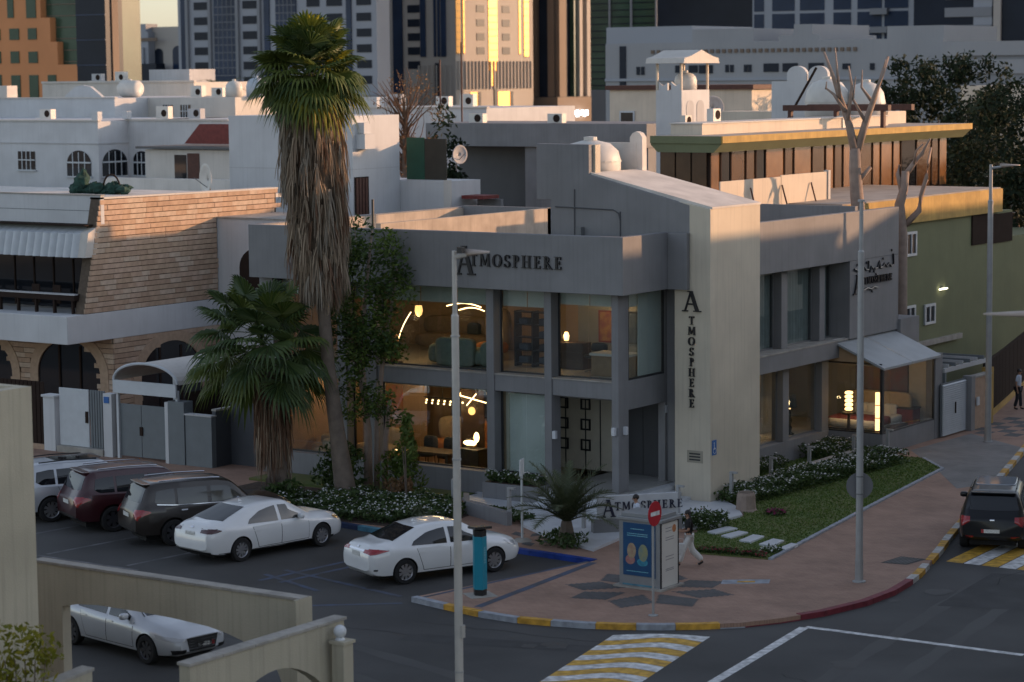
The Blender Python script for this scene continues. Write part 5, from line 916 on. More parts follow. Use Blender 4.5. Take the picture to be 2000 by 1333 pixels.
shrub('shrub', 'broad green shrub in front of the large lower shop window', (-6.9, -1.6, 1.1), (.8, .6, .95), 1100, .09, 'leaf_green', 2)
shrub('shrub', 'yellowing orange leaved shrub beside white flowers', (-6.5, -2.4, .7), (.55, .4, .5), 500, .07, 'leaf_dry', 3)
shrub('shrub', 'dark low shrub between the two fan palms', (-9.0, -4.6, .6), (.9, .6, .5), 700, .09, 'leaf_green_deep', 4)
shrub('shrub', 'tall thin green sapling by the shop window', (-5.9, -2.6, 1.9), (.3, .3, 1.2), 420, .09, 'leaf_green', 6)
# white flowering hedges
def hedge(name, label, poly, h, z0, nl, nf, seed, fm='flower_white', lm='leaf_hedge', fs=.045, kind=None, cat='hedge'):
    rd = random.Random(seed); xs = [p[0] for p in poly]; ys = [p[1] for p in poly]; c = (sum(xs) / len(xs), sum(ys) / len(ys), z0); t = site(name, label, cat, c); L = MB(); F = MB()
    def inside(x, y):
        r_ = False; j = len(poly) - 1
        for i in range(len(poly)):
            if (poly[i][1] > y) != (poly[j][1] > y) and x < (poly[j][0] - poly[i][0]) * (y - poly[i][1]) / (poly[j][1] - poly[i][1]) + poly[i][0]: r_ = not r_
            j = i
        return r_
    hum = [(rd.uniform(min(xs), max(xs)), rd.uniform(min(ys), max(ys)), rd.uniform(.55, 1.0)) for _ in range(60)]
    def hh(x, y):
        m = min(hum, key=lambda q: (q[0] - x) ** 2 + (q[1] - y) ** 2); return h * m[2]
    k = 0
    while k < nl:
        x, y = rd.uniform(min(xs), max(xs)), rd.uniform(min(ys), max(ys))
        if not inside(x, y): continue
        k += 1; H_ = hh(x, y); p = Vector((x, y, z0 + H_ * rd.random() ** .5)); a = Vector((rd.gauss(0, 1), rd.gauss(0, 1), rd.gauss(0, .7))).normalized(); b = a.cross(Vector((rd.gauss(0, 1), rd.gauss(0, 1), rd.gauss(0, 1)))).normalized(); s = .06 * rd.uniform(.6, 1.4)
        L.add([p - a * s, p + b * s * .45, p + a * s, p - b * s * .45], [(0, 1, 2, 3)])
    k = 0
    while k < nf:
        x, y = rd.uniform(min(xs), max(xs)), rd.uniform(min(ys), max(ys))
        if not inside(x, y): continue
        k += 1; p = Vector((x, y, z0 + hh(x, y) * rd.uniform(.75, 1.08))); s = fs * rd.uniform(.6, 1.3); a = Vector((rd.uniform(-1, 1), rd.uniform(-1, 1), rd.uniform(-.5, .5))).normalized(); b = a.cross(Vector((rd.uniform(-.6, .6), rd.uniform(-.9, .3), 1))).normalized(); vs = [p + b.cross(a) * .01]
        for q in range(5): w = q * 1.2566; vs.append(p + (a * math.cos(w) + b * math.sin(w)) * s); vs.append(p + (a * math.cos(w + .628) + b * math.sin(w + .628)) * s * .5)
        F.add(vs, [(0, 1 + q, 1 + (q + 1) % 10) for q in range(10)])
    o = L.build('foliage', lm, t); 
    if nf: F.build('flowers', fm, t)['kind'] = 'stuff'
    return t
hedge('flower_hedge', 'long white flowering hedge along the garden kerb of the street lawn', [(1.9, 2.4), (3.0, 2.3), (3.3, 6), (3.55, 9.2), (3.7, 12.3), (1.9, 12.6)], .54, .12, 11000, 950, 31)
hedge('flower_hedge', 'white flowering bush under the street side showroom windows', [(.2, 5.8), (.75, 5.8), (.8, 9.3), (.2, 9.3)], .5, .12, 1500, 110, 32); hedge('flower_hedge', 'white flowering bush in the corner by the glass annex', [(.2, 11.0), (1.4, 11.2), (1.45, 13.3), (.2, 13.4)], .6, .12, 2200, 190, 33)
hedge('flower_hedge', 'wide bed of dark green bushes with white flowers facing the parked saloons', [(-9.4, -5.15), (-5.85, -5.75), (-3.0, -5.4), (-3.4, -3.0), (-4.7, -2.2), (-8.4, -2.4)], .5, .12, 13000, 850, 34)
hedge('flower_planter', 'white flowers filling the grey planter under the blind window', [(-4.36, -.68), (-2.46, -.68), (-2.46, -.08), (-4.36, -.08)], .38, .66, 1700, 150, 35)
hedge('flower_hedge', 'small white flowering bush beside the white letter wall', [(2.9, -1.6), (4.0, -1.9), (4.3, -.9), (3.3, -.5)], .55, .12, 1300, 90, 36)
hedge('flower_border', 'low dark red flower border along the front edge of the lawn', [(5.25, -4.45), (7.2, -4.15), (7.1, -3.85), (5.2, -4.1)], .16, .13, 700, 260, 37, 'flower_red', 'leaf_hedge', .035, cat='flowers'); hedge('flower_border', 'small patch of magenta flowers near the tree stump', [(4.1, 1.4), (4.7, 1.3), (4.7, 1.9), (4.1, 1.9)], .2, .13, 180, 90, 38, 'flower_pink', 'leaf_hedge', .04, cat='flowers')
hedge('flower_border', 'few white flowers at the pavement tip of the lawn', [(6.7, -3.6), (7.25, -3.6), (7.1, -3.0), (6.7, -3.0)], .16, .13, 160, 40, 39, cat='flowers')
hedge('ground_cover', 'low reddish ground cover behind the short planter wall', [(-3.9, -2.7), (-1.3, -3.5), (-1.0, -2.9), (-2.6, -1.9)], .2, .15, 1500, 40, 40, lm='leaf_hedge', cat='plants')
struct('flower_bed_soil', MB().prism([(-12.5, -4.85), (-9.4, -5.25), (-5.85, -5.8), (-2.8, -5.6), (-3.3, -3.0), (-4.7, -1.7), (-12.5, -1.7)], .1, .135), 'soil')
w_ = tag(strip(polyline([(-4.3, -1.75), (-3.5, -2.85), (-1.35, -3.75)], .3), -.09, .09, .1, .52).build('planter_wall', 'grey_paint', bevel=.01), 'low grey planter wall ending beside a bollard light', 'wall')
# tree stump
t = thing('tree_stump', 'weathered cut tree stump on the lawn', 'tree stump', (3.35, 1.75, .12)); MB().lathe([(.36, 0), (.3, .1), (.27, .5), (.24, .58)], (0, 0, 0), 12).build('trunk', 'bark_pale', t); MB().lathe([(0, 0), (.22, 0), (.22, .01), (0, .01)], (0, 0, .585), 12).build('cut_face', 'bark', t)
# young date palm
rd = random.Random(9); t = site('date_palm', 'young feathery date palm on the pavement by the tiled path', 'palm tree', (1.62, -5.3, .12)); 
MB().tube([(1.62, -5.3, .1), (1.62, -5.3, .35), (1.62, -5.3, .8)], [.26, .24, .14], 10).build('trunk', 'bark_palm', t)
def feather(base, az, el, L, rd, m, parent):
    mb = MB(); p = Vector(base); d = Vector((math.cos(az) * math.cos(el), math.sin(az) * math.cos(el), math.sin(el))); pts = [p.copy()]; N = 16
    for i in range(N): d = (d - UP * .055 * (1 + i * .05)).normalized(); p = p + d * (L / N); pts.append(p.copy())
    mb.tube(pts, [.022 - .0011 * i for i in range(N + 1)], 4)
    for i in range(2, N + 1):
        dd = (pts[i] - pts[i - 1]).normalized(); s = dd.cross(UP).normalized(); nn = s.cross(dd)
        for q in (-1, 1):
            for e in (0, .33, .66):
                b = pts[i - 1].lerp(pts[i], e); l_ = L * .27 * math.sin(math.pi * (.18 + .8 * i / (N + 1))) * rd.uniform(.8, 1.15); t_ = b + (s * q * .8 + dd * .7 + nn * rd.uniform(.05, .4)) * l_ - UP * l_ * .12; mb.add([b - dd * .02, b + dd * .02, t_], [(0, 1, 2)])
    return mb.build('frond', m, parent)
for i in range(30): feather((1.62, -5.3, .75), i * 2.4 + rd.uniform(-.2, .2), .55 + .85 * (i / 30), rd.uniform(1.6, 2.1), rd, 'date_leaf', t)
mb = MB(); 
for k in range(9): leaves(mb, (1.62 + rd.uniform(-.45, .45), -5.3 + rd.uniform(-.45, .45), .3), (.3, .3, .25), 60, .07, rd)
mb.build('undergrowth', 'leaf_hedge', t)
shrub('shrub', 'tuft of strap leaves at the kerb of the flower bed', (-3.6, -5.25, .35), (.6, .35, .35), 300, .16, 'date_leaf', 15, False)
# bare pruned trees behind the shop
def bare(name, label, base, branches, m='bark_pale', seed=1, tw=0):
    rd = random.Random(seed); t = site(name, label, 'tree', (base[0], base[1], .12)); b = Vector(base)
    for k, (pts, r0, r1) in enumerate(branches):
        P = [b + CR * a + UP * z + CF * (rd.uniform(-.12, .12) * i if k else 0) for i, (a, z) in enumerate(pts)]; n = len(P); MB().tube(P, [r0 + (r1 - r0) * i / (n - 1) for i in range(n)], 7).build('trunk' if k == 0 else 'branch', m, t, smooth=True)
    return t
s_ = .01865; Q = lambda x, y: ((x - 1680) * s_, 8.0 + (410 - y) * s_)
bare('bare_tree', 'tall leafless pruned tree rising behind the street side parapet', (-1.75, 19.54, 0), [([(0, 0), (.02, 4), (.03, 7.2), Q(1674, 385), Q(1670, 330), Q(1670, 290)], .32, .2), ([Q(1670, 300), Q(1656, 235), Q(1640, 190), Q(1625, 150), Q(1608, 103)], .17, .04), ([Q(1650, 218), Q(1628, 185), Q(1612, 172)], .08, .03), ([Q(1640, 192), Q(1633, 140), Q(1631, 95)], .07, .02), ([Q(1671, 305), Q(1690, 240), Q(1705, 190), Q(1722, 145), Q(1734, 113)], .16, .05), ([Q(1702, 200), Q(1682, 172), Q(1684, 138)], .07, .02), ([Q(1655, 235), Q(1662, 170), Q(1656, 130)], .08, .03), ([Q(1672, 358), Q(1700, 326)], .1, .07), ([Q(1690, 240), Q(1665, 195), Q(1668, 150)], .07, .02), ([Q(1720, 150), Q(1728, 118)], .05, .02), ([Q(1612, 175), Q(1613, 160)], .03, .02)])
Q = lambda x, y: ((x - 1765) * .019, 8.08 + (400 - y) * .019)
bare('bare_tree', 'crooked leafless tree in front of the olive green house', (-1.3, 22.27, 0), [([(0, 0), (-.05, 4), (-.05, 7.0), Q(1757, 400), Q(1764, 372), Q(1768, 335)], .26, .15), ([Q(1766, 345), Q(1785, 320), Q(1802, 300), Q(1814, 272)], .12, .04), ([Q(1762, 380), Q(1752, 340), Q(1757, 322)], .1, .05), ([Q(1785, 320), Q(1788, 295), Q(1800, 282)], .06, .03), ([Q(1768, 440), Q(1795, 412), Q(1800, 385), Q(1806, 345), Q(1812, 318), Q(1820, 290)], .13, .04), ([Q(1802, 370), Q(1812, 352)], .06, .04)])
# twiggy tree behind the white block
rd = random.Random(17); t = site('twiggy_tree', 'tangled rust coloured twiggy tree behind the white stair block', 'tree', (-33.4, 34.2, 0)); b = Vector((-33.4, 34.2, 0)); MB().tube([b, b + UP * 6, b + UP * 10], [.3, .22, .15], 8).build('trunk', 'bark', t)
tw = MB()
for i in range(70):
    a = rd.uniform(-.9, .9); z = rd.uniform(7.5, 11); p = b + UP * z; d = (CR * math.sin(a) + UP * (math.cos(a) + .2) + CF * rd.uniform(-.5, .5)).normalized(); pts = [p]
    for k in range(5): d = (d + Vector((rd.uniform(-.35, .35), rd.uniform(-.35, .35), rd.uniform(-.15, .25)))).normalized(); pts.append(pts[-1] + d * rd.uniform(.35, .7))
    tw.tube(pts, [.05, .04, .03, .022, .016, .008], 4)
tw.build('branches', 'bark_twig', t); mb = MB()
for i in range(26): leaves(mb, b + CR * rd.uniform(-1.6, 1.6) + UP * rd.uniform(8, 12.8) + CF * rd.uniform(-.8, .8), .5, 26, .08, rd)
mb.build('crown', 'leaf_dry', t)
def bigtree(name, label, c, h, r, n, seed, m='leaf_dark', m2='leaf_dusk'):
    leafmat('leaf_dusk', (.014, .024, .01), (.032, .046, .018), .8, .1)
    rd = random.Random(seed); t = site(name, label, 'tree', (c[0], c[1], 0)); b = Vector((c[0], c[1], 0)); MB().tube([b, b + UP * h * .4, b + UP * h * .7 + CR * .3], [.35, .26, .12], 8).build('trunk', 'bark', t)
    A, B_ = MB(), MB()
    for i in range(n):
        z = h * rd.uniform(.28, .98); q = max(.2, math.sin(math.pi * min(1, (z / h - .1) / 1.0)) ** .6); u = rd.uniform(0, 6.283); rr = r * q * rd.random() ** .5; p = b + Vector((math.cos(u) * rr, math.sin(u) * rr, z)); leaves(A if i % 4 else B_, p, rd.uniform(.55, .95), 80, .17, rd, 0, .1)
    for i in range(5): u = rd.uniform(0, 6.283); MB().tube([b + UP * h * .4, b + UP * h * .75 + Vector((math.cos(u), math.sin(u), 0)) * r * .6], [.14, .04], 6).build('limb', 'bark', t)
    A.build('crown', m, t); B_.build('crown', m2, t); return t
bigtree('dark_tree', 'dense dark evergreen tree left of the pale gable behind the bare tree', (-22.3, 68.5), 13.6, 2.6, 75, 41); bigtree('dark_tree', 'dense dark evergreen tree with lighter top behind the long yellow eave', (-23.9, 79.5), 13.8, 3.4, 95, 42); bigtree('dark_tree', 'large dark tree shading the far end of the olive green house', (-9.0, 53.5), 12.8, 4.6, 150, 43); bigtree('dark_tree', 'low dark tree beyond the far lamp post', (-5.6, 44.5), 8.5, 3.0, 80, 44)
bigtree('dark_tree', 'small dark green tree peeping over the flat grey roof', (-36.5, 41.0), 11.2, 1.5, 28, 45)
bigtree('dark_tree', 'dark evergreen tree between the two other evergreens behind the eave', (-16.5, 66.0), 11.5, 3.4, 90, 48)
# far date palm and near yellow green shrub
rd = random.Random(19); t = site('date_palm', 'small far palm crown in front of the pale office tower', 'palm tree', (-88.5, 83.7, 0)); MB().tube([(-88.5, 83.7, 0), (-88.5, 83.7, 12)], .25, 8).build('trunk', 'bark_palm', t)
for i in range(18): feather((-88.5, 83.7, 12), i * 2.4, .1 + .05 * i, 2.4, rd, 'palm_dark', t)
rd = random.Random(23); t = site('shrub', 'bright yellow green shrub by the beige house wall', 'shrub', (6.9, -30.9, 0)); mb = MB()
for k in range(60): p = Vector((6.6, -30.75, 0)) + CR * rd.uniform(-1.0, .62) + CF * rd.uniform(-.4, .4) + UP * rd.uniform(.6, 3.3); leaves(mb, p, (.3, .3, .32), 45, .075, rd)
mb.build('foliage', 'leaf_yellow', t)
for k in range(7): MB().tube([(6.6 + .06 * k, -30.8, 0), (6.1 + .15 * k, -31.0 + .1 * k, 2.8)], [.03, .01], 5).build('stem', 'bark', t)
# ---------------------------------------------------------------- neighbouring houses
mat('white_wall', (.54, .55, .565), .85, .07, .8, streak=.14); mat('white_warm', (.57, .54, .50), .85, .08, .8, streak=.18); mat('villa_grey', (.45, .45, .46), .85, .08, .7, streak=.2); mat('cream_wall', (.62, .54, .44), .85, .08, .8, streak=.2); mat('olive_wall', (.155, .17, .092), .85, .08, 1.0, streak=.1); mat('ochre', (.42, .27, .075), .8, .18, 2.0, streak=.3); mat('brown_glass', (.075, .038, .018), .12, .3, .8, spec=.8); mat('sunset_glint_glass', (.17, .075, .025), .15, .3, .8, spec=.8); mat('glass_dark', (.012, .014, .018), .06, .2, 1, spec=.7); mat('brown_dark', (.035, .024, .02), .95, .1, spec=.1); mat('beige_wall', (.44, .40, .31), .88, .13, .6, bump=.3, bscale=30, streak=.3, detail=8); mat('mortar', (.10, .075, .055), .95, .2, 8); mat('red_tile', (.17, .03, .025), .7, .2, 4); mat('metal_white', (.50, .53, .56), .5, .06, 3); mat('metal_grey', (.14, .16, .175), .5, .06, 3); mat('wall_charcoal', (.055, .06, .07), .75, .08, 2); mat('steel_rust', (.08, .03, .02), .7, .2, 6); mat('net_green', (.015, .05, .038), .9, .4, 5); mat('screen_green', (.01, .07, .045), .7, .1, 3); mat('tank_white', (.60, .58, .54), .5, .08, 2)
BR = [mat('brick_%s' % n, c, .85, .12, 6, bump=.4, bscale=25) for n, c in (('tan', (.44, .31, .22)), ('pink', (.46, .33, .245)), ('pale', (.49, .38, .29)), ('buff', (.42, .30, .21)), ('brown', (.39, .27, .19)))]
def wing(t, name, m, *d, bevel=0.0): return box(name, m, t, *d, bevel=bevel)
house = site('brick_house', 'two storey villa clad in tan split brick with white floor band and arched openings', 'house', (-31, 9, .12))
W_ = lambda n, m, *d: wing(house, n, m, *d)
# floor band, backing walls
MB().prism([(-46, 3.5), (-26, 3.5), (-26, 12.0), (-27.2, 12.0), (-27.2, 4.6), (-46, 4.6)], 3.28, 4.32).build('floor_band', 'white_wall', house, bevel=.02)
W_('floor_slab', 'white_wall', -46, -26.1, 4.6, 15, 3.5, 4.2); W_('wall', 'mortar', -46, -26.06, 5.95, 16, .1, 3.5)
MB().prism([(4.42, 4.3), (15.6, 4.3), (15.6, 8.55), (5.42, 8.55)], -26.5, -26.06, 'x').build('wall', 'mortar', house)
W_('wall', 'glass_dark', -46, -26.6, 6.4, 6.6, 4.3, 8.0); W_('roof', 'roof_white', -46, -26.1, 5.6, 16, 8.15, 8.3)
W_('parapet', 'white_wall', -46, -26.0, 5.42, 5.6, 7.62, 8.68); W_('parapet_joint', 'metal_grey', -46, -26.0, 5.412, 5.419, 8.1, 8.12); W_('coping', 'concrete', -46, -25.95, 5.38, 5.62, 8.68, 8.72)
MB().prism([(5.42, 8.55), (15.7, 8.5), (15.7, 8.56), (5.42, 8.62)], -26.52, -26.0, 'x').build('coping', 'white_warm', house)
# corrugated awning over the balcony
aw = MB(); vs = []; N = 450
for k in range(N + 1):
    x = -46 + 19.6 * k / N; b = .13 * abs(math.sin(k * math.pi / 9)); vs += [(x, 5.35 - b * .3, 7.55), (x, 4.75 - b, 7.3), (x, 4.55 - b, 6.42), (x, 4.62 - b, 6.42)]
aw.add(vs, [(4 * k + j, 4 * k + j + 1, 4 * k + 5 + j, 4 * k + 4 + j) for k in range(N) for j in range(3)]); aw.build('awning', 'metal_white', house)
MB().prism([(5.35, 7.58), (4.75, 7.32), (4.55, 6.42), (5.1, 6.42), (5.38, 7.5)][::-1], -26.42, -26.02, 'x').build('awning_end', 'white_warm', house); W_('awning_cap', 'brown_dark', -46, -26.2, 4.75, 5.42, 7.58, 7.62)
for k in range(9): x = -27.3 - k * 1.05; W_('window', 'glass_dark', x - 1.0, x - .06, 6.3, 6.39, 4.9, 6.9); W_('window_post', 'brown_dark', x - .06, x, 6.28, 6.4, 4.32, 7.2)
W_('balcony_rail', 'brown_dark', -46, -26.4, 4.3, 4.5, 4.82, 5.02); W_('balcony_rail', 'villa_grey', -46, -26.4, 4.28, 4.52, 5.02, 5.07); MB().box(-26.55, -26.4, 4.5, 5.0, 4.8, 5.05).build('balcony_rail', 'brown_dark', house)
for k in range(20): W_('baluster', 'brown_dark', -26.6 - k * .95, -26.52 - k * .95, 4.34, 4.46, 4.32, 4.82)
for k in range(14): W_('balcony_chair_back', 'brown_dark', -28.2 - k * 1.1, -27.8 - k * 1.1, 5.0, 5.05, 4.6, 5.3) if k < 2 else None
# split brick cladding, course by course: street-facing upper wall as single bricks
rd = random.Random(77); bm_ = []
for m in BR:
    for w in (.45, .62, .85): bb = MB().box(0, .05, .0015, w - .0015, .014, .186); me = bpy.data.meshes.new('brick'); me.from_pydata(bb.v, [], bb.f); me.materials.append(m); bm_.append((w, me))
cnt = 0; rest = {m.name: MB() for m in BR}
for r in range(21):
    z = 4.33 + r * .2; y = 4.44 + (z - 4.33) / 4.2 * 1.0; first = True; ymax = 11.9 if z < 7.4 else 15.4
    while y < ymax - .03:
        w, me = rd.choice(bm_); w = min(w, ymax - y)
        if cnt < 300 and w > .35 and y + w <= ymax + 1e-6:
            me2 = next(q for ww, q in bm_ if q is me); o = obj('brick', me2, None, house); o.location = (-26.06 + rd.uniform(-.006, .012), y, z); cnt += 1
        else: rest[rd.choice(BR).name].box(-26.06, -26.01 + rd.uniform(-.006, .012), y + .0015, y + w - .0015, z + .014, z + .186)
        y += w
def arch_in(y, z, y0, y1, zt): c = (y0 + y1) / 2; rr = (y1 - y0) / 2; return abs(y - c) < rr and z < zt - rr * .8 + rr * .8 * math.sqrt(max(0, 1 - ((y - c) / rr) ** 2))
for r in range(16):
    z = .15 + r * .196; y = 5.95
    while y < 15:
        w = rd.choice((.45, .62, .85))
        if not arch_in(y + w / 2, z + .1, 7.25, 10.95, 3.02) : rest[rd.choice(BR).name].box(-26.06, -26.0 + rd.uniform(-.006, .006), y + .0015, y + w - .0015, z + .014, z + .184)
        y += w
    x = -46
    while x < -26.05:
        w = rd.choice((.45, .62, .85)); w = min(w, -26.02 - x)
        if w > .1 and not arch_in(x + w / 2, z + .1, -30.1, -26.6, 3.2) and not arch_in(x + w / 2, z + .1, -35.2, -31.3, 3.2): rest[rd.choice(BR).name].box(x + .0015, x + w - .0015, 5.89 + rd.uniform(-.006, .006), 5.95, z + .012, z + .184)
        x += w
for n, b in rest.items():
    if b.v: b.build('brick_courses', n, house)['kind'] = 'stuff'
def archpane(name, m, c0, c1, z0, zt, p, axis, parent, depth=.02):
    rr = (c1 - c0) / 2; c = (c0 + c1) / 2; zb = zt - rr * .8; pts = [(c0, z0), (c1, z0)] + [(c + rr * math.cos(a), zb + rr * .8 * math.sin(a)) for a in [math.pi * k / 14 for k in range(15)]]
    return MB().prism(pts, p, p + depth, axis).build(name, m, parent)
archpane('arched_opening', 'glass_dark', 7.25, 10.95, .2, 3.02, -26.05, 'x', house); archpane('arched_opening', 'glass_dark', -30.1, -26.6, .2, 3.2, 5.93, 'y', house); archpane('arched_opening', 'glass_dark', -35.2, -31.3, .2, 3.2, 5.93, 'y', house)
for a, b, c, d in ((8.4, 8.5, .2, 2.7), (9.6, 9.7, .2, 2.7)): W_('arch_mullion', 'brown_dark', -26.03, -26.0, a, b, c, d)
for x in (-28.9, -27.8): W_('arch_mullion', 'brown_dark', x, x + .08, 5.88, 5.93, .2, 2.9)
for c0, c1, zt, p_, ax_ in ((7.25, 10.95, 3.02, -26.03, 'x'), (-30.1, -26.6, 3.2, 5.86, 'y'), (-35.2, -31.3, 3.2, 5.86, 'y')):
    rr = (c1 - c0) / 2; cc = (c0 + c1) / 2; zb = zt - rr * .8; ins = []; ous = []
    for k in range(25): a = math.pi * (k / 24); ins.append((cc + (rr - .1) * math.cos(a), zb + (rr * .8 - .1) * math.sin(a))); ous.append((cc + (rr + .32) * math.cos(a), min(3.24, zb + (rr * .8 + .3) * math.sin(a))))
    ins = [(ins[0][0], .15)] + ins + [(ins[-1][0], .15)]; ous = [(ous[0][0], .15)] + ous + [(ous[-1][0], .15)]; mb = MB()
    for k in range(len(ins) - 1): mb.prism([ins[k], ins[k + 1], ous[k + 1], ous[k]], p_, p_ + .06, ax_)
    mb.build('arch_surround', 'brick_buff', house)
W_('white_wing', 'white_wall', -26.1, -22.6, 11.95, 15.5, .1, 7.5); W_('white_wing_cap', 'concrete', -26.15, -22.55, 11.9, 15.5, 7.5, 7.56); archpane('arched_opening', 'brown_dark', -24.9, -22.9, 3.5, 6.4, 11.92, 'y', house)
# gates and front wall of the brick house
def front(name, label, cat, x, parts, group=None):
    t = site(name, label, cat, (x, -.3, .12), group)
    for n, m, *d in parts: box(n, m, t, *d, bevel=.008)
    return t
front('gate_pillar', 'white gate pillar left of the white sheet gate', 'pillar', -23.1, [('shaft', 'white_wall', -23.35, -22.8, -.45, -.1, .1, 2.0), ('cap', 'white_wall', -23.4, -22.75, -.5, -.05, 2.0, 2.08)])
front('pedestrian_gate', 'white sheet metal pedestrian gate with grey slatted side', 'gate', -21.6, [('leaf', 'metal_white', -22.68, -21.28, -.33, -.28, .35, 2.36), ('lock', 'brown_dark', -21.42, -21.3, -.37, -.33, 1.2, 1.6), ('threshold', 'concrete', -22.7, -20.5, -.5, .2, .1, .34)] + [('slat', 'metal_grey', -21.22 + .12 * k, -21.13 + .12 * k, -.32, -.28, .35, 2.36) for k in range(6)])
front('gate_pillar', 'white gate pillar with blue number plate', 'pillar', -20.3, [('shaft', 'white_wall', -20.48, -20.08, -.45, -.1, .1, 2.3), ('number_plate', 'sign_blue', -20.42, -20.18, -.48, -.455, 1.98, 2.2)])
t = front('double_gate', 'grey sheet metal double gate under curved canopy', 'gate', -18.8, [('leaf', 'metal_grey', -19.98, -18.84, -.32, -.28, .2, 2.0), ('leaf', 'metal_grey', -18.82, -17.68, -.32, -.28, .2, 2.0), ('lock', 'brown_dark', -18.9, -18.76, -.36, -.325, .95, 1.25)])
front('gate_pillar', 'grey gate pillar with white edge beside double gate', 'pillar', -17.2, [('edge', 'white_wall', -17.65, -17.5, -.45, -.15, .1, 2.2), ('shaft', 'metal_grey', -17.49, -16.78, -.45, .0, .1, 2.25)])
t = site('boundary_wall', 'charcoal boundary wall stepping down beside the gate', 'wall', (-16.2, -.3, .12)); box('panel', 'metal_grey', t, -16.75, -15.6, -.42, -.2, .1, 1.82); box('return', 'wall_charcoal', t, -15.75, -15.6, -.2, 6, .1, 2.0); box('coping', 'concrete', t, -15.78, -15.57, -.2, 6, 2.0, 2.06); box('return', 'wall_charcoal', t, -15.6, -13.9, .55, .75, .1, 2.2); box('coping', 'villa_grey', t, -16.78, -15.58, -.45, -.17, 1.82, 1.87)
t = site('gate_canopy', 'curved white barrel canopy over the grey double gate', 'canopy', (-18.5, 1.5, .12)); box('front_board', 'metal_white', t, -19.95, -17.08, -.5, -.42, 2.38, 2.82)
arc = [(-18.5 + 1.45 * math.cos(a), 2.82 + .62 * math.sin(a)) for a in [math.pi * k / 16 for k in range(17)]]
for nm, y0, y1, m in (('front_rib', -.5, -.4, 'metal_white'),): MB().tube([(x, -.45, z) for x, z in arc], .05, 6).build(nm, m, t)
v = MB(); vs = []
for x, z in arc: vs += [(x, -.38, z), (x, 5.6, z), (x, 5.6, z - .03), (x, -.38, z - .03)]
v.add(vs, [(4 * k + a, 4 * k + 4 + a, 4 * k + 4 + b, 4 * k + b) for k in range(16) for a, b in ((0, 1), (1, 2), (2, 3), (3, 0))]); v.build('cover', 'white_warm', t)
for x in (-19.85, -17.15):
    for y in (-.35, 2.5, 5.4): box('post', 'metal_white', t, x - .05, x + .05, y - .05, y + .05, .1, 2.6)
box('side_screen', 'brown_dark', t, -17.12, -17.08, 0, 5.3, 1.0, 2.5)
t = site('slat_screen', 'dark brown slatted fence screen by the white gate pillar', 'fence', (-24.6, -.3, .12))
for k in range(20): box('slat', 'brown_dark', t, -27.4 + .2 * k, -27.24 + .2 * k, -.32, -.27, .3, 2.5)
box('rail', 'brown_dark', t, -27.4, -23.4, -.26, -.22, 1.5, 1.6); box('plinth', 'brick_brown', t, -27.4, -23.4, -.4, -.1, .1, .3)
# white stair block and wing behind
def simple(name, label, loc, parts, cat='building', group=None):
    t = site(name, label, cat, loc, group)
    for n, m, *d in parts: box(n, m, t, *d)
    return t
t = simple('stair_block', 'white rendered block with narrow brown slatted window behind the fan palm', (-31, 25, 0), [('wall', 'white_wall', -35.2, -28.1, 23.3, 26.7, 0, 11.3), ('joint', 'villa_grey', -35.2, -28.1, 23.292, 23.3, 8.95, 8.975), ('joint', 'villa_grey', -28.1, -28.09, 23.3, 26.7, 8.95, 8.975), ('projecting_box', 'white_wall', -28.09, -27.6, 23.55, 24.3, 9.85, 10.5), ('projecting_cap', 'white_wall', -28.09, -27.75, 23.7, 24.2, 10.52, 11.0), ('wing', 'white_wall', -30, -25.3, 26.72, 29, 0, 8.35), ('wing_pier', 'white_warm', -25.6, -25.25, 26.6, 26.72, 7.2, 8.4), ('frame', 'brown_dark', -28.09, -28.05, 23.38, 24.36, 6.9, 8.62)] + [('slat', 'steel_rust', -28.05, -28.03, 23.45 + .22 * k, 23.6 + .22 * k, 6.95, 8.57) for k in range(4)])
t = simple('roof_screen', 'green and brown privacy screens on the roof beside the white block', (-27.6, 28, 8), [('green_sheet', 'screen_green', -28.3, -27.3, 27.5, 27.56, 8.36, 10.25), ('brown_sheet', mat('screen_brown', (.05, .045, .035), .9, .1), -27.28, -26.1, 27.5, 27.56, 8.36, 10.2)], 'screen')
# flat grey building behind the shop
t = simple('grey_annex', 'flat roofed plain grey building with deep recess behind the shop', (-32, 47, 0), [('roof_band', 'grey_paint', -39.6, -25.8, 44.3, 50, 9.3, 10.5), ('wall', 'grey_dark', -39, -26, 46.5, 50, 0, 9.3), ('pier', 'grey_paint', -33.4, -30.4, 44.6, 46.5, 0, 9.3), ('pier', 'grey_paint', -26.5, -25.9, 44.6, 46.5, 0, 9.3), ('low_roof', 'grey_paint', -28, -12.6, 30, 33, 5.4, 6.6)])
t = simple('red_canopy', 'small red sloping canopy beside the white stair block', (-24.6, 28, 7), [('sheet', 'red_tile', -25.2, -24.0, 27.4, 28.6, 7.55, 7.7), ('wall', 'grey_paint', -25.2, -23.9, 28.6, 28.8, 0, 7.5)], 'canopy')
for k, (x, y) in enumerate(((-36.6, 44.9), (-31.6, 44.9))):
    a = simple('air_conditioner', 'outdoor air conditioner unit on the flat grey roof', (x, y, 10.5), [('case', 'tank_white', x - .45, x + .45, y - .2, y + .2, 10.52, 11.0)], 'air conditioner', 'units on the flat grey roof'); MB().lathe([(.05, 0), (.2, 0), (.2, -.02), (.05, -.02)], (x + .12, y - .21, 10.76), 16, 'y').build('fan_grille', 'brown_dark', a)
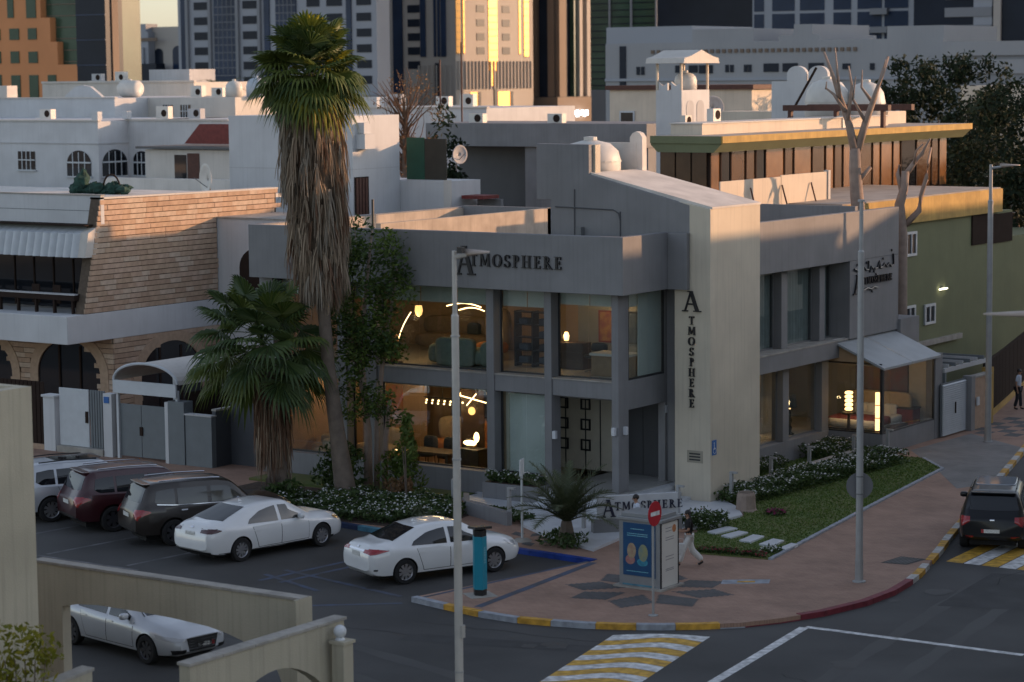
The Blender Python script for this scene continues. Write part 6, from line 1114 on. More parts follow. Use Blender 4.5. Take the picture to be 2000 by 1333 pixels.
# olive green and yellow house with glazed top floor
yh = site('olive_house', 'olive green house with yellow bands and brown glazed top floor under wide eave', 'house', (-10, 30, 0)); Y_ = lambda n, m, *d: wing(yh, n, m, *d)
Y_('wall', 'olive_wall', -10.5, -2.5, 19.3, 35.4, 0, 7.2); Y_('yellow_band', 'ochre', -10.5, -2.3, 19.2, 33.9, 7.2, 8.15); Y_('terrace', 'roof_screed', -10.4, -2.35, 19.3, 33.8, 8.15, 8.2); Y_('corner_trim', 'steel_rust', -2.5, -2.4, 19.2, 19.4, 0, 7.2)
Y_('wall', 'brown_dark', -10.6, -8.5, 20.2, 42, 7.2, 10.1); Y_('terrace_wall', 'olive_wall', -12, -3, 35.4, 42, 0, 6.0)
MB().prism([(-10.6, 10.62), (-10.6, 10.3), (-10.3, 10.02), (-8.2, 10.02), (-7.85, 10.02), (-7.45, 10.38), (-7.45, 10.62)], 19.5, 42.4, 'y').build('eave', 'olive_wall', yh); MB().prism([(-7.49, 10.36), (-7.42, 10.38), (-7.42, 10.64), (-7.49, 10.64)], 19.45, 42.45, 'y').build('eave_edge', 'ochre', yh); Y_('eave_edge', 'olive_wall', -10.6, -7.49, 19.44, 19.5, 10.36, 10.64); Y_('eave_top', 'roof_screed', -10.6, -7.5, 19.52, 42.3, 10.622, 10.64)
Y_('roof_parapet', 'cream_wall', -10.6, -9.2, 21.0, 37.4, 10.64, 11.05); Y_('roof_parapet_trim', 'white_warm', -10.65, -9.15, 20.95, 37.45, 11.05, 11.1)
rd = random.Random(4); y = 20.25; k = 0
while y < 41.8:
    w = rd.choice((.8, 1.2, 1.6)); g = Y_('glazed_panel', rd.choice(['brown_glass', 'brown_glass', 'sunset_glint_glass', 'glass_dark']), -8.5, -8.44, y + .06, min(41.9, y + w), 7.9, 10.05); wing(g, 'frame', 'brown_dark', -8.5, -8.4, y - .02, y + .06, 7.9, 10.05); y += w; k += 1  # orange panes carry the reflected sunset in their base colour
for k in range(3): Y_('glazed_panel', 'brown_glass', -10.55 + .7 * k, -9.92 + .7 * k, 20.14, 20.2, 7.9, 10.05)
for y0, y1, z0, z1 in ((24.95, 25.9, 5.9, 6.85), (24.9, 25.85, 3.1, 3.98), (26.7, 27.68, 3.1, 3.9)):
    f = MB()
    for d in ((y0, y1, z0, z0 + .1), (y0, y1, z1 - .1, z1), (y0, y0 + .1, z0 + .1, z1 - .1), (y1 - .1, y1, z0 + .1, z1 - .1), ((y0 + y1) / 2 - .04, (y0 + y1) / 2 + .04, z0 + .1, z1 - .1)): f.box(-2.49, -2.42, *d)
    f = f.build('window', 'metal_white', yh); wing(f, 'pane', 'glass_dark', -2.497, -2.46, y0 + .1, y1 - .1, z0 + .1, z1 - .1)
Y_('opening', 'brown_dark', -2.499, -2.44, 31.2, 33.0, 5.95, 7.2); Y_('opening', 'brown_dark', -2.499, -2.44, 33.2, 35.3, 5.9, 7.1)
t = simple('wall_tube_light', 'lit white tube light on the olive green wall', (-2.4, 28.3, 4.4), [('tube', emit('glow_white', (1, .92, .68), 3), -2.44, -2.38, 28.0, 28.7, 4.38, 4.43), ('bracket', 'frame_grey', -2.5, -2.44, 28.2, 28.5, 4.35, 4.47)], 'wall light'); lamp(t, (.3, 0, 0), 6, (1, .95, .8), .2)
t = simple('board_screen', 'pair of cream boards propped on the roof behind the street parapet', (-4.5, 17, 7.2), [('board', 'cream_wall', -4.6, -4.55, 14.2, 18.7, 7.9, 9.2), ('board', 'cream_wall', -4.6, -4.55, 18.74, 22.4, 7.9, 9.25), ('post', 'white_warm', -4.7, -4.5, 22.42, 22.6, 7.2, 9.3), ('rail', 'frame_grey', -4.54, -4.5, 14.2, 22.4, 7.2, 7.9)], 'screen')
for y in (16.3, 18.7, 21.0): MB().tube([(-4.5, y, 8.9), (-3.9, y - .2, 7.2)], .03, 5).build('strut', 'steel_rust', t)
# side gate, brick pier, pergola bars, brown fence beyond the annex
t = site('louvre_gate', 'white louvred double gate next to the glass annex', 'gate', (2.25, 19, .12)); box('frame', 'metal_grey', t, 2.18, 2.22, 17.98, 20.05, .15, 2.04)
for k in range(24): MB().prism([(2.23, .2 + .076 * k), (2.3, .19 + .076 * k), (2.3, .2 + .076 * k), (2.24, .245 + .076 * k)], 18.02, 20.0, 'y').build('louvre', 'metal_white', t)
box('handle', 'brown_dark', t, 2.3, 2.34, 18.98, 19.02, .9, 1.3)
t = simple('boundary_wall', 'brown brick boundary wall with grey post beside the louvred gate', (2.4, 21, .12), [('post', 'grey_paint', 2.1, 2.45, 20.08, 20.4, .1, 2.1), ('wall', 'brick_brown', 2.15, 2.4, 20.4, 21.9, .1, 2.0), ('coping', 'concrete', 2.1, 2.45, 20.4, 21.9, 2.0, 2.06), ('letter_box', 'tile_white', 2.45, 2.5, 20.5, 20.7, 1.0, 1.3), ('yellow_post', 'ochre', 2.0, 2.3, 22.0, 22.4, .1, 2.2)], 'wall')
t = site('pergola', 'row of slim grey pergola bars between annex and olive house', 'pergola', (0, 20, 2.6))
for k in range(6): MB().box(-2.5, 2.2, 18.6 + k * .62, 18.66 + k * .62, 2.55, 2.68).build('bar', 'metal_grey' if k % 2 else 'villa_grey', t)
MB().box(2.1, 2.2, 18.3, 22.2, 2.4, 2.55).build('beam', 'villa_grey', t); MB().box(-2.45, -2.3, 18.4, 30, 2.3, 2.5).build('beam', 'concrete', t)
for yy in (18.4, 22.1): MB().box(2.1, 2.2, yy - .05, yy + .05, .1, 2.4).build('post', 'metal_grey', t)
t = site('brown_fence', 'dark brown fence wall along the far pavement', 'fence', (1.0, 28, .12)); F_ = [(1.85, 22.6), (.6, 27.4), (-1.2, 34)]
for a, b in zip(F_, F_[1:]):
    n = 6
    for k in range(n): p, q = Vector(a).lerp(Vector(b), k / n), Vector(a).lerp(Vector(b), (k + .96) / n); strip([(p.x, p.y), (q.x, q.y)], -.06, .06, .1, 2.3).build('panel', 'brown_dark', t)
strip(F_, -.1, .1, .1, .35).build('plinth', 'ochre', t)
# ---------------------------------------------------------------- white villas to the left
def villa_window(t, x0, x1, y, z0, z1, arch=False, face='L', m='metal_white'):
    if face == 'L':
        w = (archpane('window', 'glass_dark', x0, x1, z0, z1, y - .04, 'y', t, .03) if arch else box('window', 'glass_dark', t, x0, x1, y - .04, y - .01, z0, z1)); f = MB()
        for k in range(1, 4): xx = x0 + (x1 - x0) * k / 4; f.box(xx - .03, xx + .03, y - .07, y - .041, z0, z1 - (.12 if arch else 0))
        f.box(x0, x1, y - .08, y - .042, z0 + (z1 - z0) * .5, z0 + (z1 - z0) * .56); f.box(x0 - .1, x1 + .1, y - .12, y - .01, z0 - .1, z0)
    else:
        w = (archpane('window', 'glass_dark', x0, x1, z0, z1, y + .01, 'x', t, .03) if arch else box('window', 'glass_dark', t, y + .01, y + .04, x0, x1, z0, z1)); f = MB()
        for k in range(1, 4): xx = x0 + (x1 - x0) * k / 4; f.box(y + .041, y + .07, xx - .03, xx + .03, z0, z1 - (.12 if arch else 0))
        f.box(y + .042, y + .08, x0, x1, z0 + (z1 - z0) * .5, z0 + (z1 - z0) * .56); f.box(y + .01, y + .12, x0 - .1, x1 + .1, z0 - .1, z0)
    f.build('frame', m, w)
t = simple('white_villa', 'white villa with arched windows and stepped corner bay', (-68, 55, 0), [('wall', 'white_wall', -90, -68.3, 49.1, 62, 0, 10.4), ('wall', 'white_wall', -70, -60.0, 51.8, 62, 0, 10.4), ('cornice', 'villa_grey', -90, -68.25, 49.04, 49.1, 9.0, 9.06), ('cornice', 'villa_grey', -68.3, -68.24, 49.1, 51.8, 9.0, 9.06), ('coping', 'white_warm', -90, -68.2, 49.0, 49.3, 10.4, 10.5), ('coping', 'white_warm', -68.5, -60, 51.7, 52.0, 10.4, 10.5), ('parapet_horn', 'white_wall', -68.8, -68.3, 49.1, 49.5, 10.5, 11.0), ('parapet_horn', 'white_wall', -68.5, -68.1, 51.5, 51.9, 10.5, 11.0)])
for a in ((-75.3, -73.8, 7.35, 8.5, False), (-71.0, -68.95, 7.0, 8.6, True)): villa_window(t, a[0], a[1], 49.1, a[2], a[3], a[4])
villa_window(t, 49.4, 51.6, -68.3, 7.0, 8.65, True, 'R'); villa_window(t, -67.9, -66.5, 51.8, 7.0, 8.5, True); villa_window(t, -63.5, -62.6, 51.8, 7.1, 8.4)
t = simple('white_villa', 'upper white villa storey with curved gable and water tank', (-80, 65, 0), [('wall', 'white_wall', -92, -77.9, 60.7, 75, 0, 11.7), ('wall', 'white_warm', -77.9, -70, 64, 75, 0, 11.7), ('coping', 'white_warm', -92, -77.8, 60.6, 60.9, 11.7, 11.78), ('chimney', 'white_warm', -91.5, -88.5, 61, 62, 11.7, 12.6)])
MB().prism([(-82.8, 11.7), (-79, 11.7), (-79.4, 12.0), (-80.2, 12.5), (-80.9, 12.6), (-81.6, 12.5), (-82.4, 12.0)], 60.75, 61, 'y').build('gable', 'white_wall', t); villa_window(t, -76.5, -75.6, 64.0, 10.3, 11.2); villa_window(t, -74.9, -74.0, 64.0, 10.3, 11.2)
def tank(name, label, c, r, h, m='tank_white', group=None, horiz=False):
    t = thing(name, label, 'water tank', c, 0, group)
    if horiz: MB().lathe([(0, -h / 2), (r * .8, -h / 2), (r, -h * .4), (r, h * .4), (r * .8, h / 2), (0, h / 2)][::-1], (0, 0, r), 18, 'x').build('vessel', m, t, smooth=True)
    else: MB().lathe([(r, 0), (r, h * .55), (r * .92, h * .75), (r * .66, h * .92), (r * .2, h), (0, h)], (0, 0, 0), 24).build('vessel', m, t, smooth=True); MB().lathe([(r * 1.02, 0), (r * 1.02, .05), (r, .05), (r, 0)], (0, 0, h * .5), 24).build('seam_band', m, t)
    MB().lathe([(r * .22, 0), (r * .22, .1), (0, .12)], (0, 0, h if not horiz else 2 * r - .02), 12).build('lid', m, t); return t
tank('water_tank', 'cream domed water tank on the shop roof beside the stair house', (-3.3, 3.75, 9.6), .95, 1.36)
tank('water_tank', 'large cylindrical white tank on the upper villa roof', (-81.4, 66, 11.7), .6, 1.7, horiz=True)
tank('water_tank', 'small white roof tank beside another villa tank', (-71.8, 66, 11.7), .6, 1.1); tank('water_tank', 'pale blue roof tank beside small white tank', (-69.8, 66, 11.7), .7, 1.3, mat('tank_blue', (.40, .46, .52), .5, .05))
t = simple('white_villa', 'long plain white block behind the villa tanks', (-90, 85, 0), [('wall', 'white_warm', -103, -86.9, 78.8, 90, 0, 12.7), ('coping', 'white_warm', -103, -86.8, 78.7, 79.0, 12.7, 12.85), ('plant_room', 'villa_grey', -93.5, -89.3, 81, 84, 12.7, 13.7), ('parapet', 'white_warm', -86.9, -80, 82, 84, 0, 11.2)])
t = simple('white_villa', 'plain pale villa wing with low roof hut behind the white block', (-58, 62, 0), [('wall', 'white_wall', -64, -48, 62, 72, 0, 11.0), ('coping', 'white_warm', -64, -47.9, 61.9, 62.2, 11.0, 11.1), ('dome_drum', 'white_wall', -58, -56.4, 61.9, 63, 11.1, 11.7)])
t = simple('roof_hut', 'grey roofed hut with brown door and red tiled gable', (-57, 45, 0), [('wall', 'white_warm', -60.2, -53.5, 44.6, 49, 0, 8.9), ('roof', mat('roof_felt', (.12, .12, .12), .9, .1), -60.6, -53.2, 44.2, 49.2, 8.95, 9.08), ('door', 'glass_dark', -57.9, -57.0, 44.56, 44.6, 6.4, 8.6), ('door', 'steel_rust', -56.9, -56.0, 44.55, 44.6, 6.4, 8.7)], 'hut')
MB().prism([(-58.4, 9.2), (-53, 9.2), (-53, 10.35), (-57.2, 10.35)], 46, 46.3, 'y').build('tiled_gable', 'red_tile', t)
def dish(label, c, r, rot, m='tank_white'):
    t = thing('satellite_dish', label, 'satellite dish', c, rot); MB().lathe([(r, .0), (r * .8, .1 * r), (r * .4, .2 * r), (.02, .24 * r), (.02, .2 * r), (r * .4, .16 * r), (r * .8, .06 * r), (r * .97, -.02), (r, .0)], (0, 0, r + .3), 20, 'y').build('reflector', m, t, smooth=True); MB().tube([(0, .2 * r, r + .3), (0, .3, .2), (0, .25, 0)], .04, 6).build('mast', 'frame_grey', t); MB().tube([(0, .1, r * .4 + .3), (0, -r * .8, r + .35)], .02, 5).build('arm', 'frame_grey', t); return t
dish('large pale satellite dish on the roof by the brown hut door', (-42.8, 30.2, 7.0), .75, R(-25)); dish('round satellite dish on a mast in front of the cream house', (-25.2, 50, 10.3), .62, R(55), 'villa_grey')
dish('rusty satellite dish behind the green roof screens', (-28.2, 31.5, 8.6), .45, R(75), 'villa_grey')
t = simple('roof_terrace', 'low white roof terrace between brick house and villas', (-50, 32, 0), [('wall', 'white_warm', -90, -44, 24, 42, 0, 6.6), ('parapet', 'white_warm', -90, -44, 24, 24.3, 6.6, 7.1), ('pipe_column', 'white_wall', -74.5, -73.6, 40, 40.8, 6.6, 8.4), ('ac_box', 'villa_grey', -48.7, -47.3, 25, 26, 7.1, 7.7), ('low_wall', 'white_warm', -60, -44, 41, 41.6, 6.6, 7.4)])
t = site('net_heap', 'heap of dark green netting on the roof of the brick house', 'netting', (-33, 12.7, 8.3)); mb = MB()
rd = random.Random(6)
for k in range(16): mb.blob((-34.4 + k * .19, 12.6 + rd.uniform(-.3, .3), 8.4 + rd.uniform(0, .15)), (.3, .3, rd.uniform(.15, .28)), 9, 6, .3, k)
mb.blob((-33.9, 12.6, 8.8), (.35, .3, .5), 9, 7, .3, 99); mb.build('folds', 'net_green', t); MB().tube([(-32.3 + .5 * math.cos(a), 12.6, 8.4 + .7 * math.sin(a)) for a in [math.pi * k / 10 for k in range(11)]], .04, 5).build('hoop', 'brown_dark', t)
for k, (x, y, z) in enumerate(((-88, 51, 10.5), (-85.5, 50.5, 10.5), (-82, 51.5, 10.5), (-79.5, 50.6, 10.5), (-74.5, 51, 10.5), (-66.5, 53.2, 10.5), (-64, 53.4, 10.5), (-75.5, 66.5, 11.72), (-73.6, 66.5, 11.72), (-56, 63.5, 11.1), (-52.5, 63.8, 11.1), (-50.2, 63.2, 11.1), (-98, 80, 12.8), (-95.5, 80, 12.8), (-37.2, 8.0, 8.3), (-36.0, 8.2, 8.3))):
    a = simple('air_conditioner', 'dusty outdoor air conditioner unit standing on the white villa roofs', (x, y, z), [('case', 'tank_white' if k % 3 else 'villa_grey', x - .5, x + .5, y - .22, y + .22, z, z + .62 + .15 * (k % 2))], 'air conditioner', 'air conditioners on the villa roofs'); MB().lathe([(.05, 0), (.22, 0), (.22, -.02), (.05, -.02)], (x + .15, y - .22, z + .34), 14, 'y').build('fan_grille', 'brown_dark', a); MB().tube([(x - .4, y, z + .1), (x - .9, y + .1, z + .05), (x - 1.4, y + .3, z + .04)], .03, 5).build('pipe', 'tank_white', a)
# pole on villa roofs
for k, (x, y, z0, z1) in enumerate(((-47.0, 58, 9, 15), (-51.5, 62, 11, 14))): t = thing('roof_mast', 'thin rusty mast standing on the villa roofs', 'mast', (x, y, z0), 0, 'thin roof masts'); MB().tube([(0, 0, 0), (0, 0, z1 - z0)], .05, 6).build('pole', 'steel_rust', t); MB().tube([(0, 0, 0), (0, 0, .3)], .1, 6).build('foot', 'frame_grey', t)
# cream house, water tower, rooftop walls and tanks
t = simple('cream_house', 'cream flat roofed house with brown cornice', (-32, 62, 0), [('wall', 'cream_wall', -37, -27.7, 58.7, 66, 0, 12.1), ('cornice', 'steel_rust', -37.2, -27.5, 58.5, 66.2, 12.1, 12.35)])
for a, b, c, d in ((-36.3, -35.3, 10.2, 10.9), (-33.6, -32.9, 10.2, 10.9), (-31.4, -30.6, 10.1, 10.8)): f = box('window', 'metal_white', t, a, b, 58.62, 58.7, c, d); box('pane', 'glass_dark', f, a + .1, b - .1, 58.6, 58.63, c + .1, d - .1)
t = site('roof_water_tower', 'white ornamental water tower with open gabled shelter', 'water tower', (-22.9, 43.2, 9)); box('body', 'white_wall', t, -23.75, -22.3, 41.8, 44.5, 8, 12.2)
for x in (-23.7, -22.35):
    for y in (41.85, 44.4): box('post', 'cream_wall', t, x - .05, x + .05, y - .05, y + .05, 12.2, 13.55)
MB().prism([(41.4, 13.5), (44.9, 13.5), (44.8, 13.75), (44.2, 13.85), (43.15, 14.15), (42.1, 13.85), (41.5, 13.75)], -24.1, -21.95, 'x').build('roof', 'white_warm', t)
for y in (42.2, 43.2): archpane('niche', 'villa_grey', y + .05, y + .75, 10.6, 11.7, -22.3, 'x', t, .02)
for x in (-23.6, -22.9): MB().prism([(x, 12.2), (x + .5, 12.2), (x + .5, 12.55), (x + .25, 12.4), (x, 12.6)], 41.8, 41.95, 'y').build('battlement', 'white_wall', t)
tank('water_tank', 'small cream tank inside the ornamental water tower', (-22.95, 43.3, 12.2), .55, .85)
t = simple('rooftop_wall', 'plain white rooftop wall with round headed vents', (-16, 41, 0), [('wall', 'white_wall', -16.4, -13.5, 40, 40.3, 9, 12.6), ('house', 'cream_wall', -19.5, -10.6, 40.3, 42.2, 0, 11.2)])
for x in (-15.6, -14.5): archpane('round_head', 'white_wall', x, x + 1.0, 12.6, 13.3, 40.0, 'y', t, .25)
tank('water_tank', 'large white roof tank framed by bare branches', (-12.6, 38.2, 10.6), 1.0, 2.1); tank('water_tank', 'second white roof tank catching sunlight behind the bare tree', (-11.0, 38.9, 10.6), .85, 1.95)
t = simple('steel_frame', 'rusty steel platform frame on the roof behind the bare tree', (-9.7, 33.5, 10.6), [('beam', 'steel_rust', -12.2, -7.2, 33.2, 33.5, 11.35, 11.6), ('beam', 'steel_rust', -12.2, -7.2, 35.5, 35.8, 11.35, 11.6)], 'frame')
for x in (-11.9, -9.7, -7.5): box('leg', 'steel_rust', t, x - .08, x + .08, 33.25, 33.45, 10.62, 11.35)
MB().tube([(-12.6, 34, 10.6), (-11.5, 35, 13.2)], .06, 5).build('brace', 'brown_dark', t)
for k, (x, y, z, l) in enumerate(((-10.5, 24.2, 11.1, 'small air conditioner unit at the near end of the yellow house roof'), (-9.3, 33.2, 10.64, 'air conditioner unit at the middle of the cream roof parapet'), (-21.6, 41.0, 10.5, 'air conditioner near the ornamental water tower'))):
    a = simple('air_conditioner', l, (x, y, z), [('case', 'tank_white', x - .15, x + .15, y - .3, y + .3, z, z + .5)], 'air conditioner'); MB().lathe([(.05, 0), (.18, 0), (.18, .02), (.05, .02)], (x + .15, y + .05, z + .26), 16, 'x').build('fan_grille', 'brown_dark', a)
t = simple('pale_gable', 'pale sunlit gable wall between the dark trees', (-26, 92, 0), [('wall', 'cream_wall', -30, -22, 92, 100, 0, 12.0), ('side_wall', 'white_warm', -24.6, -22.2, 92.2, 99, 12.0, 14.0)], 'house')
# ---------------------------------------------------------------- far towers and blocks
mat('sunlit_orange_stone', (.60, .26, .11), .8, .06, .2); mat('glass_green', (.045, .085, .06), .25, .35, .12, spec=.25); mat('glass_blue', (.02, .036, .075), .25, .3, .15, spec=.2); mat('glass_navy', (.014, .020, .034), .3, .2, .15, spec=.15); mat('tower_pale', (.31, .33, .37), .8, .05, .1); mat('tower_grey', (.22, .23, .25), .8, .05, .1); mat('tower_beige', (.40, .37, .34), .8, .05, .1); mat('tower_brown', (.16, .115, .085), .7, .08, .1); mat('sun_glow_mirror', (.40, .23, .08), .42, 0, metal=1.0); mat('grey_block', (.31, .315, .33), .85, .05, .2, streak=.1)
def far(name, label, x0, x1, y0, y1, z1, m, base=(0, 0)): t = site(name, label, 'building', ((x0 + x1) / 2, (y0 + y1) / 2, 0)); box('wall', m, t, x0, x1, y0, y1, 0, z1); return t
WM = {}
def fwin(t, m, a, b, z0, z1, p, face='L', d=.12):
    """one far window: a shared pane mesh placed on the wall"""
    w, h = round(b - a, 1), round(z1 - z0, 1); k = (m, w, h, face)
    if k not in WM:
        q = MB().box(0, w, -d, 0, 0, h) if face == 'L' else MB().box(0, d, 0, w, 0, h); o = q.build('window', m, t); WM[k] = o.data
    else: o = obj('window', WM[k], None, t)
    o.location = (a, p, z0) if face == 'L' else (p, a, z0); return o
t = site('orange_building', 'stepped orange stone building with square dark windows', 'building', (-232, 205, 0))
for a, b, c, d in ((-260, -218.6, 0, 15.2), (-260, -222.9, 15.2, 18.6), (-260, -224.3, 18.6, 22.2), (-260, -226.2, 22.2, 45)): box('wall', 'sunlit_orange_stone', t, a, b, 200.8, 206, c, d)  # stone albedo raised to carry sunlight that misses this face
box('curtain_wall', 'glass_green', t, -250, -218.4, 202.0, 214, 0, 60)
for k in range(9): box('curtain_mullion', 'tower_brown', t, -226.0, -218.4, 201.9, 202.0, 15.6 + k * 1.7, 15.7 + k * 1.7)
for a, b, c, d in ((-232.8, -230.8, 19.0, 20.7), (-228.9, -227.1, 19.0, 20.7), (-232.7, -230.9, 15.5, 17.3), (-228.9, -227.0, 15.5, 17.2), (-236.6, -234.8, 15.5, 17.3), (-236.6, -234.8, 19.0, 20.7), (-232.7, -230.8, 9.8, 13.7), (-228.9, -227.0, 9.8, 13.7), (-236.6, -234.8, 9.8, 13.8), (-225.0, -223.3, 12.5, 13.7), (-233.1, -231.8, 22.3, 27.3), (-229.1, -227.1, 22.2, 27.2)): fwin(t, 'glass_green', a, b, c, d, 200.8)
t = far('glass_tower', 'narrow navy glass tower with beige side strip coloured dark for its shade', -199.6, -194.1, 181.1, 184.4, 70, 'glass_navy'); box('shaded_side_strip', 'tower_brown', t, -194.09, -193.9, 182.2, 183.4, 0, 70)  # beige strip painted brown to stand for the shade on it
for k in range(12): box('floor_line', 'glass_blue', t, -199.6, -194.1, 181.0, 181.1, 8 + 3.4 * k, 8.2 + 3.4 * k)
t = site('arcade_block', 'distant pale blue low block with tall arched openings', 'building', (-395, 405, 0)); box('wall', 'tower_pale', t, -420, -392.7, 403.5, 415, 0, 25); box('wall', 'tower_beige', t, -394, -375, 406, 415, 0, 26.2); box('low_wing', 'glass_navy', t, -420, -387, 400, 403.4, 0, 16.8); box('penthouse', 'tower_pale', t, -404, -393.5, 403.6, 408, 25, 27); box('roof_edge', 'tower_brown', t, -397.5, -389.5, 403.2, 403.5, 22.6, 23.4)
archpane('arch', 'glass_blue', -403.1, -398.9, 16.8, 21.5, 403.4, 'y', t, .1); archpane('arch', 'glass_blue', -386.6, -382.8, 5, 21.3, 405.9, 'y', t, .1); archpane('arch', 'glass_navy', -392.9, -389.9, 5, 20.7, 405.9, 'y', t, .1)
for x in (-396.3, -394.6): box('column', 'tower_pale', t, x, x + .6, 402.9, 403.5, 14, 21)
t = far('office_tower', 'pale office tower with navy glass bays and small dark windows', -350.7, -291.9, 368.6, 373.3, 120, 'tower_pale')
for a, b in ((-349.6, -348.0), (-339.3, -332.5), (-324.2, -322.6), (-320.7, -314.7), (-300.3, -298.9)):
    box('glass_bay', 'glass_blue', t, a, b, 368.3, 368.6, 10, 118)
    if b - a > 5:
        for k in range(12): box('bay_line', 'tower_grey', t, a, b, 368.2, 368.3, 10 + 1.75 * k, 10.15 + 1.75 * k)
        for k in range(1, 5): box('bay_mullion', 'tower_grey', t, a + (b - a) * k / 5 - .06, a + (b - a) * k / 5 + .06, 368.2, 368.3, 14, 60)
for r in range(10):
    for a, b in ((-345.6, -341.3), (-330.7, -326.5), (-311.7, -308.0), (-306.0, -301.6), (-297.5, -293.4)): fwin(t, 'glass_navy', a, b, 11.4 + 3.48 * r, 13.2 + 3.48 * r, 368.6)
for x in (-340.4, -332.0, -347.4, -325.4): box('pier', 'tower_grey', t, x - .5, x + .3, 367.9, 368.6, 0, 118)
box('podium', 'tower_grey', t, -350.7, -288, 366.5, 368.6, 0, 9)
t = far('sun_glow_tower', 'stone tower with sunlit side and glass strips tinted with painted sun glow', -318.2, -295.1, 402.8, 435.4, 120, 'tower_beige')
for a, b in ((-305.1, -303.6), (-301.2, -300.6), (-300.1, -299.5), (-299.1, -297.7)): box('glass_bay', 'glass_blue', t, a, b, 402.5, 402.8, 17.5, 118)
for r in range(8):
    for a, b in ((-318.2, -314.9), (-308.9, -305.4)): fwin(t, 'glass_navy', a, b, 14.7 + 3.3 * r, 16.5 + 3.3 * r, 402.8)
    for a, b in ((411.4, 414.6), (422.1, 425.3)): fwin(t, 'glass_navy', a, b, 18 + 3.3 * r, 19.7 + 3.3 * r, -295.1, 'R')
box('glass_bay', 'glass_blue', t, -313.2, -310.4, 402.5, 402.8, 9, 118)
for a, b, c in ((403.0, 404.9, 18.1), (405.8, 406.4, 18.1), (416.3, 419.9, 14.0), (429.2, 429.8, 18), (431.4, 433.4, 17.4)): g_ = box('sun_glow_strip', 'sun_glow_mirror', t, -295.1, -294.95, a, b, c, 118); [box('strip_bar', 'tower_brown', g_, -294.96, -294.9, a, b, c + 1.65 * k, c + .12 + 1.65 * k) for k in range(10)]  # gold tint of the metal stands in for reflected sun glow
box('sun_glow_strip', 'sun_glow_mirror', t, -295.1, -294.95, 417.0, 418.2, 10.5, 14.0); box('slot', 'glass_navy', t, -295.1, -294.9, 418.4, 419.8, 4, 14); box('slot', 'glass_navy', t, -301.0, -299.9, 402.6, 402.8, 4, 16)
for y in [403.6 + 1.45 * k for k in range(22)]: box('fin', 'tower_beige', t, -295.1, -294.7, y, y + .35, 9.8, 16.4)
for x in [-317.5 + 1.3 * k for k in range(17)]: box('fin', 'tower_beige', t, x, x + .3, 402.45, 402.8, 4, 15.5) if x > -306 else None
for a, b in ((408.5, 412.1), (420.0, 425.7)): box('portal_glass', 'sun_glow_mirror', t, -295.1, -294.95, a, b, 3, 9.1); box('portal', 'glass_navy', t, -295.1, -294.85, b - .6, b + .6, 3, 9.1)
box('hoarding', 'screen_green', t, -294, -293.6, 402, 440, 2.2, 4.4)
t = far('fin_tower', 'dark brown tower with broad vertical fins', -299, -292.2, 441.2, 455.2, 120, 'glass_navy'); 
for a, b, m in ((441.0, 444.0, 'tower_brown'), (450.2, 451.6, 'tower_beige'), (453.6, 455.2, 'tower_beige'), (447.6, 448.2, 'glass_green')): box('fin', m, t, -292.2, -291.0, a, b, 7.6, 120)
for a, b in ((-299, -297.2), (-294, -292.2)): box('fin', 'tower_brown', t, a, b, 440.2, 441.2, 7.6, 120)
box('plinth', 'tower_brown', t, -300, -291, 440, 455.4, 0, 7.5)
# lit shop sign plates at its foot
t = site('lit_sign', 'glowing white shop sign at the foot of the brown tower', 'sign', (-290, 447, 3.5)); [box('character', emit('glow_sign', (.9, .95, 1), 3.5), t, -290.0, -289.8, 443.5 + 1.1 * k, 444.3 + 1.1 * k, 2.6 + .3 * (k % 3), 4.0 + .2 * (k % 2)) for k in range(8)]
t = far('glass_tower', 'tall green glass tower with pale vertical ribs', -304.1, -281.7, 472.6, 500, 130, 'glass_green')
for x in (-303.8, -296.3, -289.8, -282.3): box('rib', 'tower_pale', t, x, x + .5, 472.2, 472.6, 9, 130)
for k in range(14): box('floor_line', 'glass_navy', t, -304, -282, 472.5, 472.6, 10 + 1.75 * k, 10.25 + 1.75 * k)
box('podium', 'tower_grey', t, -304, -281, 470, 472.5, 0, 9)
far('dark_tower', 'plain near black glass tower', -258.4, -232.9, 433.3, 450, 140, 'glass_navy')
t = far('grid_tower', 'pale tower with large blue glass panes in a white grid', -199.1, -163.8, 371.6, 395, 110, 'tower_pale')
for r in range(7):
    for a, b in ((-198.7, -196.5), (-194.6, -189.6), (-188.4, -183.0), (-181.0, -177.2), (-175.8, -170.6), (-170.0, -165.0)): fwin(t, 'glass_blue', a, b, 11.0 + 3.55 * r, 14.0 + 3.55 * r, 371.6)
for r in range(6): box('balcony', 'tower_grey', t, -172.6, -169.0, 370.4, 371.4, 13.4 + 3.55 * r, 14.6 + 3.55 * r)
t = far('banded_tower', 'dark tower with grey floor bands and pale blue panels', -155.5, -120, 353.7, 372, 110, 'glass_navy')
for r in range(8): box('band', 'tower_grey', t, -149.2, -140, 353.4, 353.7, 13.2 + 3.2 * r, 14.9 + 3.2 * r); fwin(t, 'tower_pale', -143.6, -140.0, 14.9 + 3.2 * r, 16.4 + 3.2 * r, 353.7)
box('pier', 'tower_beige', t, -139.6, -138.2, 353.2, 353.7, 0, 110)
t = site('long_grey_building', 'long low grey building with stepped roof blocks and small windows', 'building', (-88, 175, 0))
for a, b, c, d in ((-108, -67.1, 0, 16.4), (-108.0, -96.9, 16.4, 18.2), (-96.9, -89.3, 16.4, 17.8), (-86.2, -81.3, 16.4, 17.0), (-84.4, -82.2, 17.0, 18.1), (-73.5, -67.1, 16.4, 17.7)): box('wall', 'tower_pale' if c > 1 and a < -100 else 'grey_block', t, a, b, 171.2 + (.2 if c > 1 else 0), 185, c, d)
